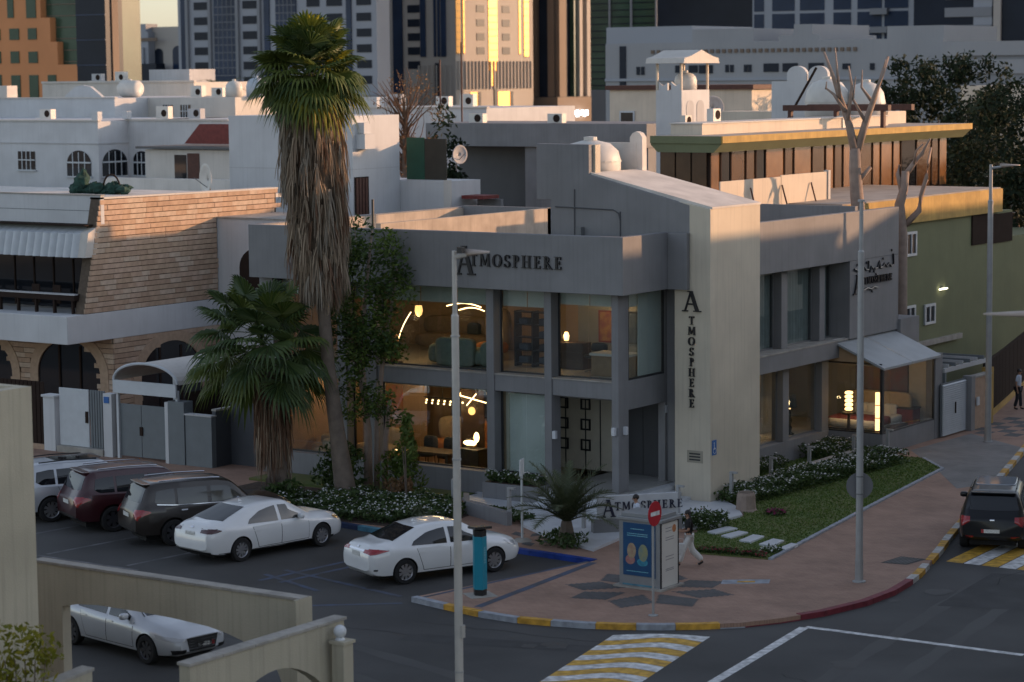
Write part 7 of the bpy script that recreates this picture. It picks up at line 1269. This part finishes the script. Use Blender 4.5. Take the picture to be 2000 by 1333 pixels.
for k in range(34): box('dentil', 'tower_brown', t, -102 + .75 * k, -101.6 + .75 * k, 171.05, 171.2, 15.2, 15.6)
box('ledge', 'tower_pale', t, -108, -67, 171.0, 171.2, 12.2, 12.5)
for a, b, c, d in ((-106.1, -105.3, 9.7, 16.1), (-103.9, -103.5, 12.9, 13.8), (-103.3, -102.9, 12.9, 13.8), (-98.9, -98.2, 13.1, 13.9), (-97.2, -96.1, 13.1, 13.9), (-95.9, -94.2, 13.0, 13.9), (-92.6, -92.2, 13.1, 13.9), (-92.0, -91.6, 13.1, 13.9), (-90.3, -89.9, 13.1, 13.9), (-89.8, -89.4, 13.1, 13.9), (-87.9, -86.1, 13.1, 14.0), (-85.6, -83.8, 13.1, 14.0), (-82.5, -80.7, 13.1, 14.0), (-78.5, -77.6, 13.3, 13.9), (-75.3, -74.8, 13.2, 13.9), (-72.6, -72.1, 13.1, 13.9), (-71.3, -70.8, 13.3, 13.9)): fwin(t, 'glass_navy', a, b, c, d, 171.2)
t = far('podium_block', 'wide dark grey podium block with horizontal ledges', -64.7, -30, 165.9, 185, 15.8, 'tower_grey'); box('ledge', 'grey_block', t, -64.7, -30, 165.6, 165.9, 14.5, 15.9); box('ledge', 'grey_block', t, -64.7, -30, 165.7, 165.9, 12.7, 14.1)
# ---------------------------------------------------------------- unseen houses across the street, added to keep the low sun off the corner
for k, (x0, x1, y0, y1, h, l) in enumerate(((25, 42, -13, 22, 13.6, 'unseen sand coloured three storey apartment house nearest the crossing, added to block the sun'), (26, 43, 24, 44, 14.15, 'unseen sand coloured three storey apartment house in the middle across the street, added to block the sun'), (24, 44, 47, 78, 14.2, 'unseen sand coloured long apartment house at the far end, added to block the sun'))):
    t = site('sun_blocking_house', l, 'building', ((x0 + x1) / 2, (y0 + y1) / 2, 0)); box('wall', 'cream_wall', t, x0, x1, y0, y1, 0, h); box('roof_edge', 'concrete', t, x0 - .2, x1 + .2, y0 - .2, y1 + .2, h, h + .25)
    for r in range(4):
        y = y0 + 1.5
        while y < y1 - 2: box('window', 'glass_dark', t, x0 - .06, x0, y, y + 1.3, 1.4 + 3.3 * r, 2.9 + 3.3 * r); y += 3.2
t = site('office_tower', 'unseen tall grey tower added to shade the long grey building', 'building', (15, 268, 0)); box('wall', 'tower_grey', t, -8, 38, 238, 300, 0, 70); [box('window_band', 'glass_navy', t, -8.2, -8, 239, 299, 4 + 3.5 * k, 6 + 3.5 * k) for k in range(18)]  # tower out of view, added to keep sun off the long grey building
# ---------------------------------------------------------------- beige house and yard walls in the foreground
t = simple('beige_house', 'plain beige rendered house corner with shallow roof parapet', (-1, -36, 0), [('wall', 'beige_wall', -8, 4.6, -48, -28.2, 0, 7.0), ('parapet', 'beige_wall', 4.35, 4.6, -48, -28.2, 7.0, 7.28), ('parapet', 'beige_wall', -8, 4.35, -28.4, -28.2, 7.0, 7.28), ('roof', 'roof_screed', -8, 4.35, -48, -28.4, 7.0, 7.05), ('roof_clutter', 'terracotta', 3.6, 3.9, -29.2, -28.9, 7.05, 7.3)], 'house')
ya = site('yard_wall', 'beige yard wall with wide flat arched opening', 'wall', (3.2, -23.6, 0))
n = 24; top_ = [(-.05 + 7.3 * k / n, 2.66 - .0 * k) for k in range(n + 1)]; AX0, AX1 = .75, 7.0
low = []
for k in range(n + 1):
    x = -.75 + 8.05 * k / n; low.append((x, 0.0))
arch_pts = [(.75, 0), (.75, 1.78), (1.2, 1.88), (1.8, 1.93), (3.0, 1.93), (3.9, 1.91), (4.9, 1.85), (5.4, 1.77), (5.8, 1.67), (6.4, 1.45), (6.7, 1.2), (6.9, .8), (7.0, 0)]
poly = [(-.05, 0)] + arch_pts + [(7.3, 0), (7.3, 2.66), (-.05, 2.66)]
MB().prism(poly, -23.75, -23.5, 'y').build('wall', 'beige_wall', ya); [MB().box(-.08 + .93 * k, .84 + .93 * k, -23.78, -23.47, 2.66, 2.72).build('coping_stone', 'concrete', ya, bevel=.008) for k in range(8)]; MB().box(7.3, 7.36, -23.9, -23.4, 0, 2.7).build('end_pier', 'beige_wall', ya)
yb = site('yard_wall', 'beige yard wall with low arch beside the ball topped pillar', 'wall', (8.85, -26.6, 0))
poly = [(-28.85, 0), (-28.1, 0)] + [(-28.1 + 3.2 * k / 14, 1.2 + .87 * math.sin(math.pi * k / 14) ** .7) for k in range(15)] + [(-24.9, 0), (-24.45, 0), (-24.45, 2.62), (-28.85, 2.62)]
MB().prism(poly, 8.75, 9.0, 'x').build('wall', 'beige_wall', yb); [MB().box(8.72, 9.03, -28.88 + .9 * k, -27.99 + .9 * k, 2.62, 2.68).build('coping_stone', 'concrete', yb, bevel=.008) for k in range(5)]
t = site('gate_pillar', 'square beige pillar topped with white ball', 'pillar', (9.27, -24.85, 0)); box('shaft', 'beige_wall', t, 9.12, 9.42, -25.0, -24.7, 0, 2.28, bevel=.02); box('cap', 'beige_wall', t, 9.09, 9.45, -25.03, -24.67, 2.28, 2.34); MB().blob((9.22, -24.85, 2.5), .125, 14, 10).build('ball', 'tile_white', t, smooth=True); MB().lathe([(.1, 0), (.07, .05)], (9.22, -24.85, 2.34), 10).build('ball_neck', 'tile_white', t)
t = site('yard_wall', 'short sloping beige wall piece below the arched wall', 'wall', (6.9, -30, 0)); MB().prism([(-33, 0), (-29.2, 0), (-29.2, 2.35), (-33, 2.05)], 6.7, 6.95, 'x').build('wall', 'beige_wall', t); MB().prism([(-33, 2.05), (-29.17, 2.35), (-29.17, 2.41), (-33, 2.11)], 6.67, 6.98, 'x').build('coping', 'concrete', t)
struct('yard_paving', MB().prism([(-1.3, -24.0), (4.6, -24.0), (5.4, -29), (-1.3, -29)], -.05, .02), 'paver_red')
# ---------------------------------------------------------------- street furniture
mat('pole_paint', (.44, .42, .39), .6, .1, 3, streak=.25); mat('pole_galv', (.33, .335, .34), .5, .1, 3, streak=.2, metal=.2); mat('lamp_housing', (.36, .30, .26), .5, .08); mat('meter_teal', (.012, .23, .33), .4, .05, 3); mat('black_plastic', (.012, .012, .014), .5, 0); mat('sign_red', (.42, .012, .025), .4, .05, 3); mat('sign_back', (.16, .165, .18), .5, .08, 4, metal=.3); mat('kiosk_frame', (.27, .28, .29), .4, .08, 3, metal=.3); mat('poster_blue', (.02, .085, .19), .3, .25, 1.8, c2=(.015, .06, .15)); mat('poster_white', (.62, .60, .56), .35, .04, 2); mat('post_white', (.55, .57, .58), .5, .05)
def street_lamp(label, x, y, h, arm, z0=.12, paint='pole_galv', r=.085, head=True, extra=None):
    t = thing('street_lamp', label, 'street lamp', (x, y, z0)); d = Vector((arm[0], arm[1], 0)); L = d.length
    MB().lathe([(.17, 0), (.17, .03), (r * 1.25, .05), (r * 1.2, .6)], (0, 0, 0), 14).build('base', paint, t); MB().lathe([(r * 1.1, .5), (r, h * .5), (r * .92, h * .86), (r * .95, h * .86), (r * .95, h * .87), (r * .62, h * .875), (r * .58, h), (0, h + .01)], (0, 0, 0), 16).build('pole', paint, t, smooth=False)
    if head:
        MB().tube([(0, 0, h - .12), (d.x * .35, d.y * .35, h - .08)], [.05, .04], 8).build('arm', paint, t); u = d.normalized(); v = Vector((-u.y, u.x, 0)); vs = []; N = 10
        for i in range(N + 1):
            s = i / N; w = .19 * math.sin(math.pi * min(1, .12 + .88 * (1 - s) ** .8)) + .02; c = u * (L * (.3 + .7 * s)) + UP * (h - .06 + .03 * s); hh = .085 * (1 - s) + .02
            vs += [c - v * w, c + UP * hh, c + v * w, c - UP * hh * .6]
        MB().add(vs, [(4 * i + j, 4 * i + (j + 1) % 4, 4 * i + 4 + (j + 1) % 4, 4 * i + 4 + j) for i in range(N) for j in range(4)] + [(0, 1, 2, 3), (4 * N + 3, 4 * N + 2, 4 * N + 1, 4 * N)]).build('luminaire', 'lamp_housing', t, smooth=True)
    return t
t = street_lamp('tall pale street lamp standing across the road from the kiosk', 10.43, -22.66, 9.66, tuple((CR * .68)[:2]), 0, 'pole_paint', .078); box('sensor', 'black_plastic', t, .1, .22, -.05, .05, 9.62, 9.74); box('cable_box', 'pole_paint', t, .06, .12, -.05, .05, 2.1, 2.35)
for z in (1.4, 5.6, 8.0): MB().lathe([(.092, 0), (.092, .03)], (0, 0, z), 14).build('clamp', 'pole_galv', t)
t = street_lamp('tall grey street lamp with round sign back beside the corner lawn', 10.6, -5.48, 9.66, (.5, .5), .12, 'pole_galv', .085, False); MB().lathe([(0, 0), (.09, 0), (.09, .05), (0, .05)], (0, 0, 9.66), 12).build('cap', 'pole_galv', t)
s = MB().lathe([(0, -.012), (.34, -.012), (.34, .012), (0, .012)], (0, 0, 0), 26, 'y').build('round_sign', 'sign_back', t); s.location = (-.06, .12, 2.45); s.rotation_euler = (0, 0, YAW)
for z in (2.25, 2.7): MB().lathe([(.1, 0), (.1, .035)], (0, 0, z), 14).build('clamp', 'frame_grey', t)
street_lamp('grey street lamp at the driveway by the white louvred gate', 3.98, 18.0, 9.66, tuple((CR * 1.0)[:2]), .12, 'pole_galv', .1)
street_lamp('street lamp whose long head reaches over the side road from the far kerb', 22.7, -21.8, 9.0, (-1.35, -.95), 0, 'pole_galv', .09)
# parking meter
t = thing('parking_meter', 'teal five sided parking meter with black solar cap', 'parking meter', (3.32, -11.86, .12), R(-35))
pent = [(.19, 0), (.06, .17), (-.16, .13), (-.16, -.13), (.06, -.17)]
MB().prism([(x * .92, y * .92) for x, y in pent], 0, .16).build('foot', 'black_plastic', t); MB().prism(pent, .16, 1.5).build('column', 'meter_teal', t, bevel=.012); MB().prism([(x * .95, y * .95) for x, y in pent], 1.5, 1.66).build('collar', 'black_plastic', t)
MB().prism([(-.26, 1.66), (.3, 1.72), (.3, 1.78), (-.26, 1.72)], -.22, .22, 'y').build('solar_panel', 'black_plastic', t); box('base_plate', 'concrete', t, -.35, .35, -.35, .35, -.02, .012)
# pale lettering running down the right-hand face of the column: soft marks, too small to read
e0, e1 = Vector((.19, 0, 0)), Vector((.06, .17, 0)); fn = Vector(((e1 - e0).y, -(e1 - e0).x, 0)).normalized()
for k in range(7):
    c = e0.lerp(e1, .5) + fn * .004; a = (e1 - e0).normalized(); w = .045; z = 1.24 - k * .062; MB().add([c - a * w + UP * z, c + a * w + UP * z, c + a * w + UP * (z - .042), c - a * w + UP * (z - .042)], [(0, 1, 2, 3)]).build('printed_mark', mat('mark_pale', (.25, .45, .52), .6, .6, 40, c2=(.05, .28, .38)), t)
# no entry sign
t = thing('no_entry_sign', 'round red no entry sign on grey post in front of the kiosk', 'road sign', (8.16, -11.55, .12)); MB().lathe([(.12, 0), (.12, .02), (.032, .04), (.032, 2.75)], (0, 0, 0), 12).build('post', 'pole_galv', t)
MB().lathe([(0, .045), (.3, .045), (.3, .06), (0, .06)], (0, 0, 2.48), 30, 'x').build('disc', 'sign_red', t); box('white_bar', 'paint_white', t, .061, .064, -.2, .2, 2.43, 2.53); MB().lathe([(0, .03), (.29, .03), (.3, .044), (0, .044)], (0, 0, 2.48), 30, 'x').build('disc_back', 'sign_back', t)
# advertising kiosk
t = thing('advert_kiosk', 'grey advertising kiosk with blue poster and white side panel', 'kiosk', (6.28, -8.65, .12)); box('body', 'kiosk_frame', t, -.6, .6, -.44, .44, .0, 1.72, bevel=.01)
p = box('blue_poster', 'poster_blue', t, -.47, .36, -.462, -.442, .32, 1.66); box('foot_strip', 'paint_cyan', t, -.5, .45, -.45, -.441, .06, .1); box('blue_edge', 'poster_blue', t, .43, .47, -.455, -.442, .3, 1.66)
# generic picture on the poster: soft coloured shapes on blue, with pale text lines
for c, rx, rz, m in (((-.22, .95), .13, .2, mat('print_cream', (.38, .32, .20), .5, .4, 9, c2=(.3, .16, .12))), ((.12, .92), .14, .22, mat('print_olive', (.28, .27, .12), .5, .4, 9, c2=(.16, .22, .2))), ((-.26, .72), .14, .12, mat('print_red', (.32, .08, .08), .5, .4, 9, c2=(.35, .22, .2))), ((.1, .68), .16, .1, mat('print_teal', (.03, .2, .3), .5, .3, 9))):
    MB().add([(c[0] + rx * math.cos(a), -.4632 - .0003 * c[1], c[1] + rz * math.sin(a)) for a in [6.283 * k / 20 for k in range(20)]], [tuple(range(20))]).build('print_shape', m, p)
for z, w in ((1.5, .2), (1.38, .3), (1.33, .3), (.42, .32)): box('print_line', 'mark_pale', p, -.05 - w, -.05 + w, -.464, -.4625, z, z + .02)
box('white_panel', 'poster_white', t, .602, .62, -.40, .40, .06, 1.68); box('panel_edge', 'black_plastic', t, .6, .63, -.44, -.4, .0, 1.7); box('panel_edge', 'black_plastic', t, .6, .63, .4, .44, .0, 1.7)
for z in (1.46, 1.54, 1.3, 1.24, .82, .74, .5, .46): box('print_line', mat('mark_dark', (.25, .24, .26), .6, .3, 30), t, .621, .623, -.2, .2 - .1 * (z > 1.4), z, z + .018)
MB().add([(.6215, .22 + .1 * math.cos(a), 1.5 + .1 * math.sin(a)) for a in [6.283 * k / 16 for k in range(16)]], [tuple(range(16))]).build('print_shape', mat('print_orange', (.5, .2, .08), .5, .2, 9), t)
MB().prism([(-.66, -.5), (.68, -.5), (.68, .5), (-.66, .5)], 1.72, 1.80).build('roof', 'kiosk_frame', t, bevel=.01); MB().prism([(-.56, -.4), (.58, -.4), (.58, .4), (-.56, .4)], 1.8, 1.9).build('roof_box', 'kiosk_frame', t, bevel=.01); box('plinth', 'concrete', t, -.72, .72, -.55, .55, -.02, .05)
# white letter wall
A_, B_ = Vector((1.55, -3.62, 0)), Vector((3.12, -1.85, 0)); u = (B_ - A_).normalized(); nrm = Vector((u.y, -u.x, 0)); L = (B_ - A_).length
t = site('letter_wall', 'white sign wall with dark ATMOSPHERE letters on grey plinth by the path', 'sign', (2.3, -2.7, .15))
def slab(name, m, a0, a1, d0, d1, z0, z1): q = [A_ + u * a0 + nrm * d0, A_ + u * a1 + nrm * d0, A_ + u * a1 + nrm * d1, A_ + u * a0 + nrm * d1]; MB().prism([(p.x, p.y) for p in q][::-1], z0, z1).build(name, m, t, bevel=.008)
slab('plinth', 'grey_paint', -.15, L + .1, -.12, .14, .1, .56); slab('panel', 'tile_white', 0, L, -.05, .05, .56, 1.22)
xx = .1
for i, ch in enumerate(WORD):
    h = .50 if i == 0 else .235; o = A_ + u * xx + nrm * .05 + UP * (.62 if i == 0 else .80); W = letter(ch, o, u, UP, nrm, h, t, 'letter_edge', .03, .92 if i == 0 else 1.0, .008); xx += (W - .06 if i == 0 else W + .045)
# thin sign post, bollard lights
t = thing('sign_post', 'thin white post with narrow plate beside the young palm', 'sign post', (.25, -5.46, .12)); MB().tube([(0, 0, 0), (0, 0, 2.3)], .035, 8).build('post', 'post_white', t); s = box('plate', 'post_white', t, -.015, .015, -.22, .22, 1.85, 2.3); s.rotation_euler = (0, 0, R(20)); MB().lathe([(.28, 0), (.2, .06), (.05, .09)], (0, 0, 0), 14).build('footing', 'concrete', t)
for x, y, h, l in ((-1.43, -3.64, .98, 'grey bollard light at the end of the short planter wall'), (-4.45, -2.2, .75, 'grey bollard light behind the tall pale street lamp at the flower bed'), (2.0, .1, .8, 'grey bollard light on the tiled path behind the letter wall'), (.9, -3.3, .8, 'grey bollard light at the left end of the letter wall'), (2.3, 2.75, .85, 'grey bollard light at the foot of the cream tower'), (1.68, 6.4, .75, 'grey bollard light on the garden kerb just past the cream tower'), (1.68, 9.0, .75, 'grey bollard light at the middle of the garden kerb'), (1.68, 12.2, .7, 'grey bollard light on the garden kerb before the annex'), (2.35, 13.4, .8, 'grey bollard light at the corner of the glass annex')):
    t = thing('bollard_light', l, 'bollard light', (x, y, .18)); box('post', 'pole_galv', t, -.05, .05, -.05, .05, 0, h, bevel=.006); box('head', 'pole_galv', t, -.05, .2, -.05, .05, h, h + .06, bevel=.006)
t = thing('garden_statue', 'small white animal statue by the tiled path', 'statue', (.1, -2.9, .2)); MB().sup((0, 0, .28), (.12, .1, .26), 2.4).build('body', 'tile_white', t); MB().sup((0, -.03, .58), (.08, .09, .09), 2.4).build('head', 'tile_white', t)
# ---------------------------------------------------------------- people
mat('skin', (.36, .20, .13), .55, .05, 10); mat('hair_dark', (.012, .009, .008), .5, .2, 30); mat('cloth_black', (.012, .012, .014), .9, .1, 20); mat('cloth_white', (.62, .61, .59), .9, .05, 12); mat('cloth_blue_white', (.52, .57, .66), .9, .05, 12); mat('cloth_navy', (.02, .022, .03), .9, .1, 20); mat('shoe_dark', (.015, .015, .016), .6, .1)
def skinned(name, V, E, m, parent, root=0, sub=2):
    """grow one continuous surface round a skeleton: V = (x, y, z, radius)"""
    me = bpy.data.meshes.new(name); me.from_pydata([v[:3] for v in V], E, []); o = bpy.data.objects.new(name, me); col.objects.link(o); md = o.modifiers.new('s', 'SKIN'); md.use_smooth_shade = True
    for i, v in enumerate(V):
        r = v[3]; me.skin_vertices[0].data[i].radius = r if isinstance(r, tuple) else (r, r); me.skin_vertices[0].data[i].use_root = (i == root)
    s = o.modifiers.new('u', 'SUBSURF'); s.levels = sub; s.render_levels = sub
    dg = bpy.context.evaluated_depsgraph_get(); out = bpy.data.meshes.new_from_object(o.evaluated_get(dg)); bpy.data.objects.remove(o); out.name = name; out.shade_smooth()
    return obj(name, out, m, parent)
def person(label, loc, heading, h, pose, top, trousers, hair, female=False, wide=1.0):
    t = thing('person', label, 'person', loc, heading); k = h / 1.7
    J = {n: tuple(c * k for c in p) for n, p in pose.items()}
    names = list(J); rad = dict(pelvis=.12, waist=.11, chest=.125, collar=.085, neck=.048, head=.078, crown=.085, sl=.055, sr=.055, el=.04, er=.04, wl=.028, wr=.028, hl=.03, hr=.03, pl=.085, pr=.085, kl=.055, kr=.055, al=.038, ar=.038, tl=.034, tr=.034)
    V = []; idx = {}
    for n in names: idx[n] = len(V); r = rad[n] * k; V.append((*J[n], (r, r * (.8 if n in ('waist', 'chest') else 1))))
    ed = [('pelvis', 'waist'), ('waist', 'chest'), ('chest', 'collar'), ('collar', 'neck'), ('neck', 'head'), ('head', 'crown'), ('collar', 'sl'), ('sl', 'el'), ('el', 'wl'), ('wl', 'hl'), ('collar', 'sr'), ('sr', 'er'), ('er', 'wr'), ('wr', 'hr'), ('pelvis', 'pl'), ('pl', 'kl'), ('kl', 'al'), ('al', 'tl'), ('pelvis', 'pr'), ('pr', 'kr'), ('kr', 'ar'), ('ar', 'tr')]
    E = [(idx[a], idx[b]) for a, b in ed]
    for s_, hn, wn in ((1, 'hl', 'wl'), (-1, 'hr', 'wr')):
        H_ = Vector(J[hn]); d = (H_ - Vector(J[wn])).normalized(); side = d.cross(Vector((0, 1, .2))).normalized()
        for q, (o_, ln) in enumerate(((-.024, .062), (-.008, .075), (.008, .072), (.022, .058))):
            a = H_ + side * o_ * k + d * .02 * k; i0 = len(V); V.append((*a, .0085 * k)); V.append((*(a + d * ln * .5 * k - UP * .008 * k), .008 * k)); V.append((*(a + d * ln * .9 * k - UP * .03 * k), .006 * k)); E += [(idx[hn], i0), (i0, i0 + 1), (i0 + 1, i0 + 2)]
        a = H_ - side * .034 * k - d * .01 * k; i0 = len(V); V.append((*a, .009 * k)); V.append((*(a - side * .02 * k + d * .04 * k), .007 * k)); E += [(idx[hn], i0), (i0, i0 + 1)]
    skinned('body', V, E, 'skin', t, idx['pelvis'], 1)
    hd = Vector(J['head']).lerp(Vector(J['crown']), .5); f = (Vector(pose.get('look', (1, 0, 0)))).normalized() if False else Vector((1, 0, 0)); sd = Vector((0, 1, 0)); mb = MB()
    fc = MB(); fc.blob(hd + f * .085 * k - UP * .02 * k, (.022 * k, .014 * k, .02 * k), 8, 6); fc.blob(hd + sd * .083 * k - UP * .01 * k, (.018 * k, .008 * k, .028 * k), 8, 6); fc.blob(hd - sd * .083 * k - UP * .01 * k, (.018 * k, .008 * k, .028 * k), 8, 6); fc.build('nose_and_ears', 'skin', t, smooth=True)
    ey = MB(); ey.blob(hd + f * .077 * k + sd * .03 * k + UP * .008 * k, .009 * k, 8, 6); ey.blob(hd + f * .077 * k - sd * .03 * k + UP * .008 * k, .009 * k, 8, 6); ey.blob(hd + f * .08 * k - UP * .052 * k, (.006 * k, .02 * k, .006 * k), 8, 6); ey.build('eyes_and_mouth', 'hair_dark', t)
    hr = MB(); hr.blob(hd - f * .018 * k + UP * .032 * k, (.098 * k, .094 * k, .088 * k), 16, 10, .02, 3)
    hr.build('hair', 'hair_dark', t, smooth=True)
    if hair == 'long':
        hb = MB(); c = hd - f * .085 * k
        for q in range(26):
            a = (q - 12.5) / 12.5; p0 = hd - f * .05 * k + sd * a * .09 * k + UP * .03 * k; hb.tube([p0, c + sd * a * .11 * k - UP * .12 * k, c - f * (.05 + .02 * math.sin(q * 2)) * k + sd * a * .12 * k - UP * .34 * k, c - f * .05 * k + sd * a * .09 * k - UP * (.52 + .05 * math.sin(q * 3)) * k], [.02 * k, .024 * k, .02 * k, .006 * k], 5)
        hb.build('long_hair', 'hair_dark', t, smooth=True)
    g = 1.16; tv = []; te = []
    for n, r in (('pelvis', .135), ('waist', .128), ('chest', .145), ('collar', .1), ('sl', .07), ('sr', .07)): tv.append((*J[n], (r * k, r * k * (.85 if n in ('waist', 'chest', 'pelvis') else 1))))
    for n, s_, e_ in (('el', 4, 'sl'), ('er', 5, 'sr')): a, b = Vector(J[e_]), Vector(J[n]); tv.append((*a.lerp(b, .8), .06 * k))
    skinned('top', tv, [(0, 1), (1, 2), (2, 3), (3, 4), (3, 5), (4, 6), (5, 7)], top, t, 0, 2)
    pv = []
    for n, r in (('pelvis', .14), ('pl', .098), ('kl', .075 * wide), ('al', .07 * wide), ('pr', .098), ('kr', .075 * wide), ('ar', .07 * wide)): pv.append((*J[n], r * k))
    pv[3] = (*(Vector(J['al']) + UP * .02), .072 * wide * k); pv[6] = (*(Vector(J['ar']) + UP * .02), .072 * wide * k)
    skinned('trousers', pv, [(0, 1), (1, 2), (2, 3), (0, 4), (4, 5), (5, 6)], trousers, t, 0, 2)
    for a, b in (('al', 'tl'), ('ar', 'tr')): p, q = Vector(J[a]), Vector(J[b]); skinned('shoe', [(*(p - UP * .02 * k - (q - p) * .25), .042 * k), (*(p.lerp(q, .5) - UP * .015 * k), .044 * k), (*(q + (q - p) * .15), .034 * k)], [(0, 1), (1, 2)], 'shoe_dark', t, 0, 2)
    return t
WALK = dict(pelvis=(0, 0, .92), waist=(.01, 0, 1.05), chest=(.02, 0, 1.24), collar=(.02, 0, 1.40), neck=(.03, 0, 1.47), head=(.045, 0, 1.55), crown=(.05, 0, 1.625), sl=(.02, .17, 1.38), el=(.03, .22, 1.12), wl=(.22, .17, 1.08), hl=(.28, .15, 1.10), sr=(.02, -.17, 1.38), er=(.0, -.22, 1.12), wr=(.2, -.16, 1.06), hr=(.27, -.13, 1.08), pl=(.01, .09, .87), kl=(.2, .1, .5), al=(.30, .1, .1), tl=(.43, .11, .05), pr=(-.01, -.09, .87), kr=(-.08, -.1, .48), ar=(-.40, -.1, .13), tr=(-.29, -.11, .04))
STAND = dict(WALK, el=(-.03, .22, 1.12), wl=(.03, .24, .88), hl=(.05, .24, .80), er=(-.03, -.22, 1.12), wr=(.03, -.24, .88), hr=(.05, -.24, .80), kl=(.06, .1, .48), al=(.08, .1, .08), tl=(.2, .11, .03), kr=(-.01, -.1, .48), ar=(-.12, -.1, .09), tr=(.0, -.11, .03))
LEFT = math.atan2(-CR.y, -CR.x)
w_ = person('woman with long dark hair, black top and wide white trousers walking past the kiosk', (5.95, -6.05, .125), LEFT, 1.50, WALK, 'cloth_black', 'cloth_white', 'long', True, 1.35)
bag = thing('shoulder_bag', 'white carrier bag held by the woman', 'bag', (5.95 - CR.x * .22 + CF.x * -.12, -6.05 - CR.y * .22 + CF.y * -.12, .62), LEFT); MB().sup((0, 0, .0), (.11, .05, .15), 5).build('pouch', 'cloth_white', bag); MB().tube([(-.08, 0, .13), (-.05, 0, .27), (.05, 0, .27), (.08, 0, .13)], .008, 5).build('handle', 'cloth_white', bag)
person('dark haired man in white shirt standing before the letter wall', (3.73, -5.03, .125), LEFT + R(8), 1.56, STAND, 'cloth_blue_white', 'cloth_navy', 'short')
person('man in pale shirt and dark trousers on the far pavement by the brown fence', (1.69, 26.2, .125), LEFT + R(150), 1.55, STAND, 'cloth_blue_white', 'cloth_navy', 'short')
# ---------------------------------------------------------------- parts given in place coordinates: move each thing's origin to its base
for t in WORLDKIDS:
    for ch in t.children: ch.location = ch.location - t.location
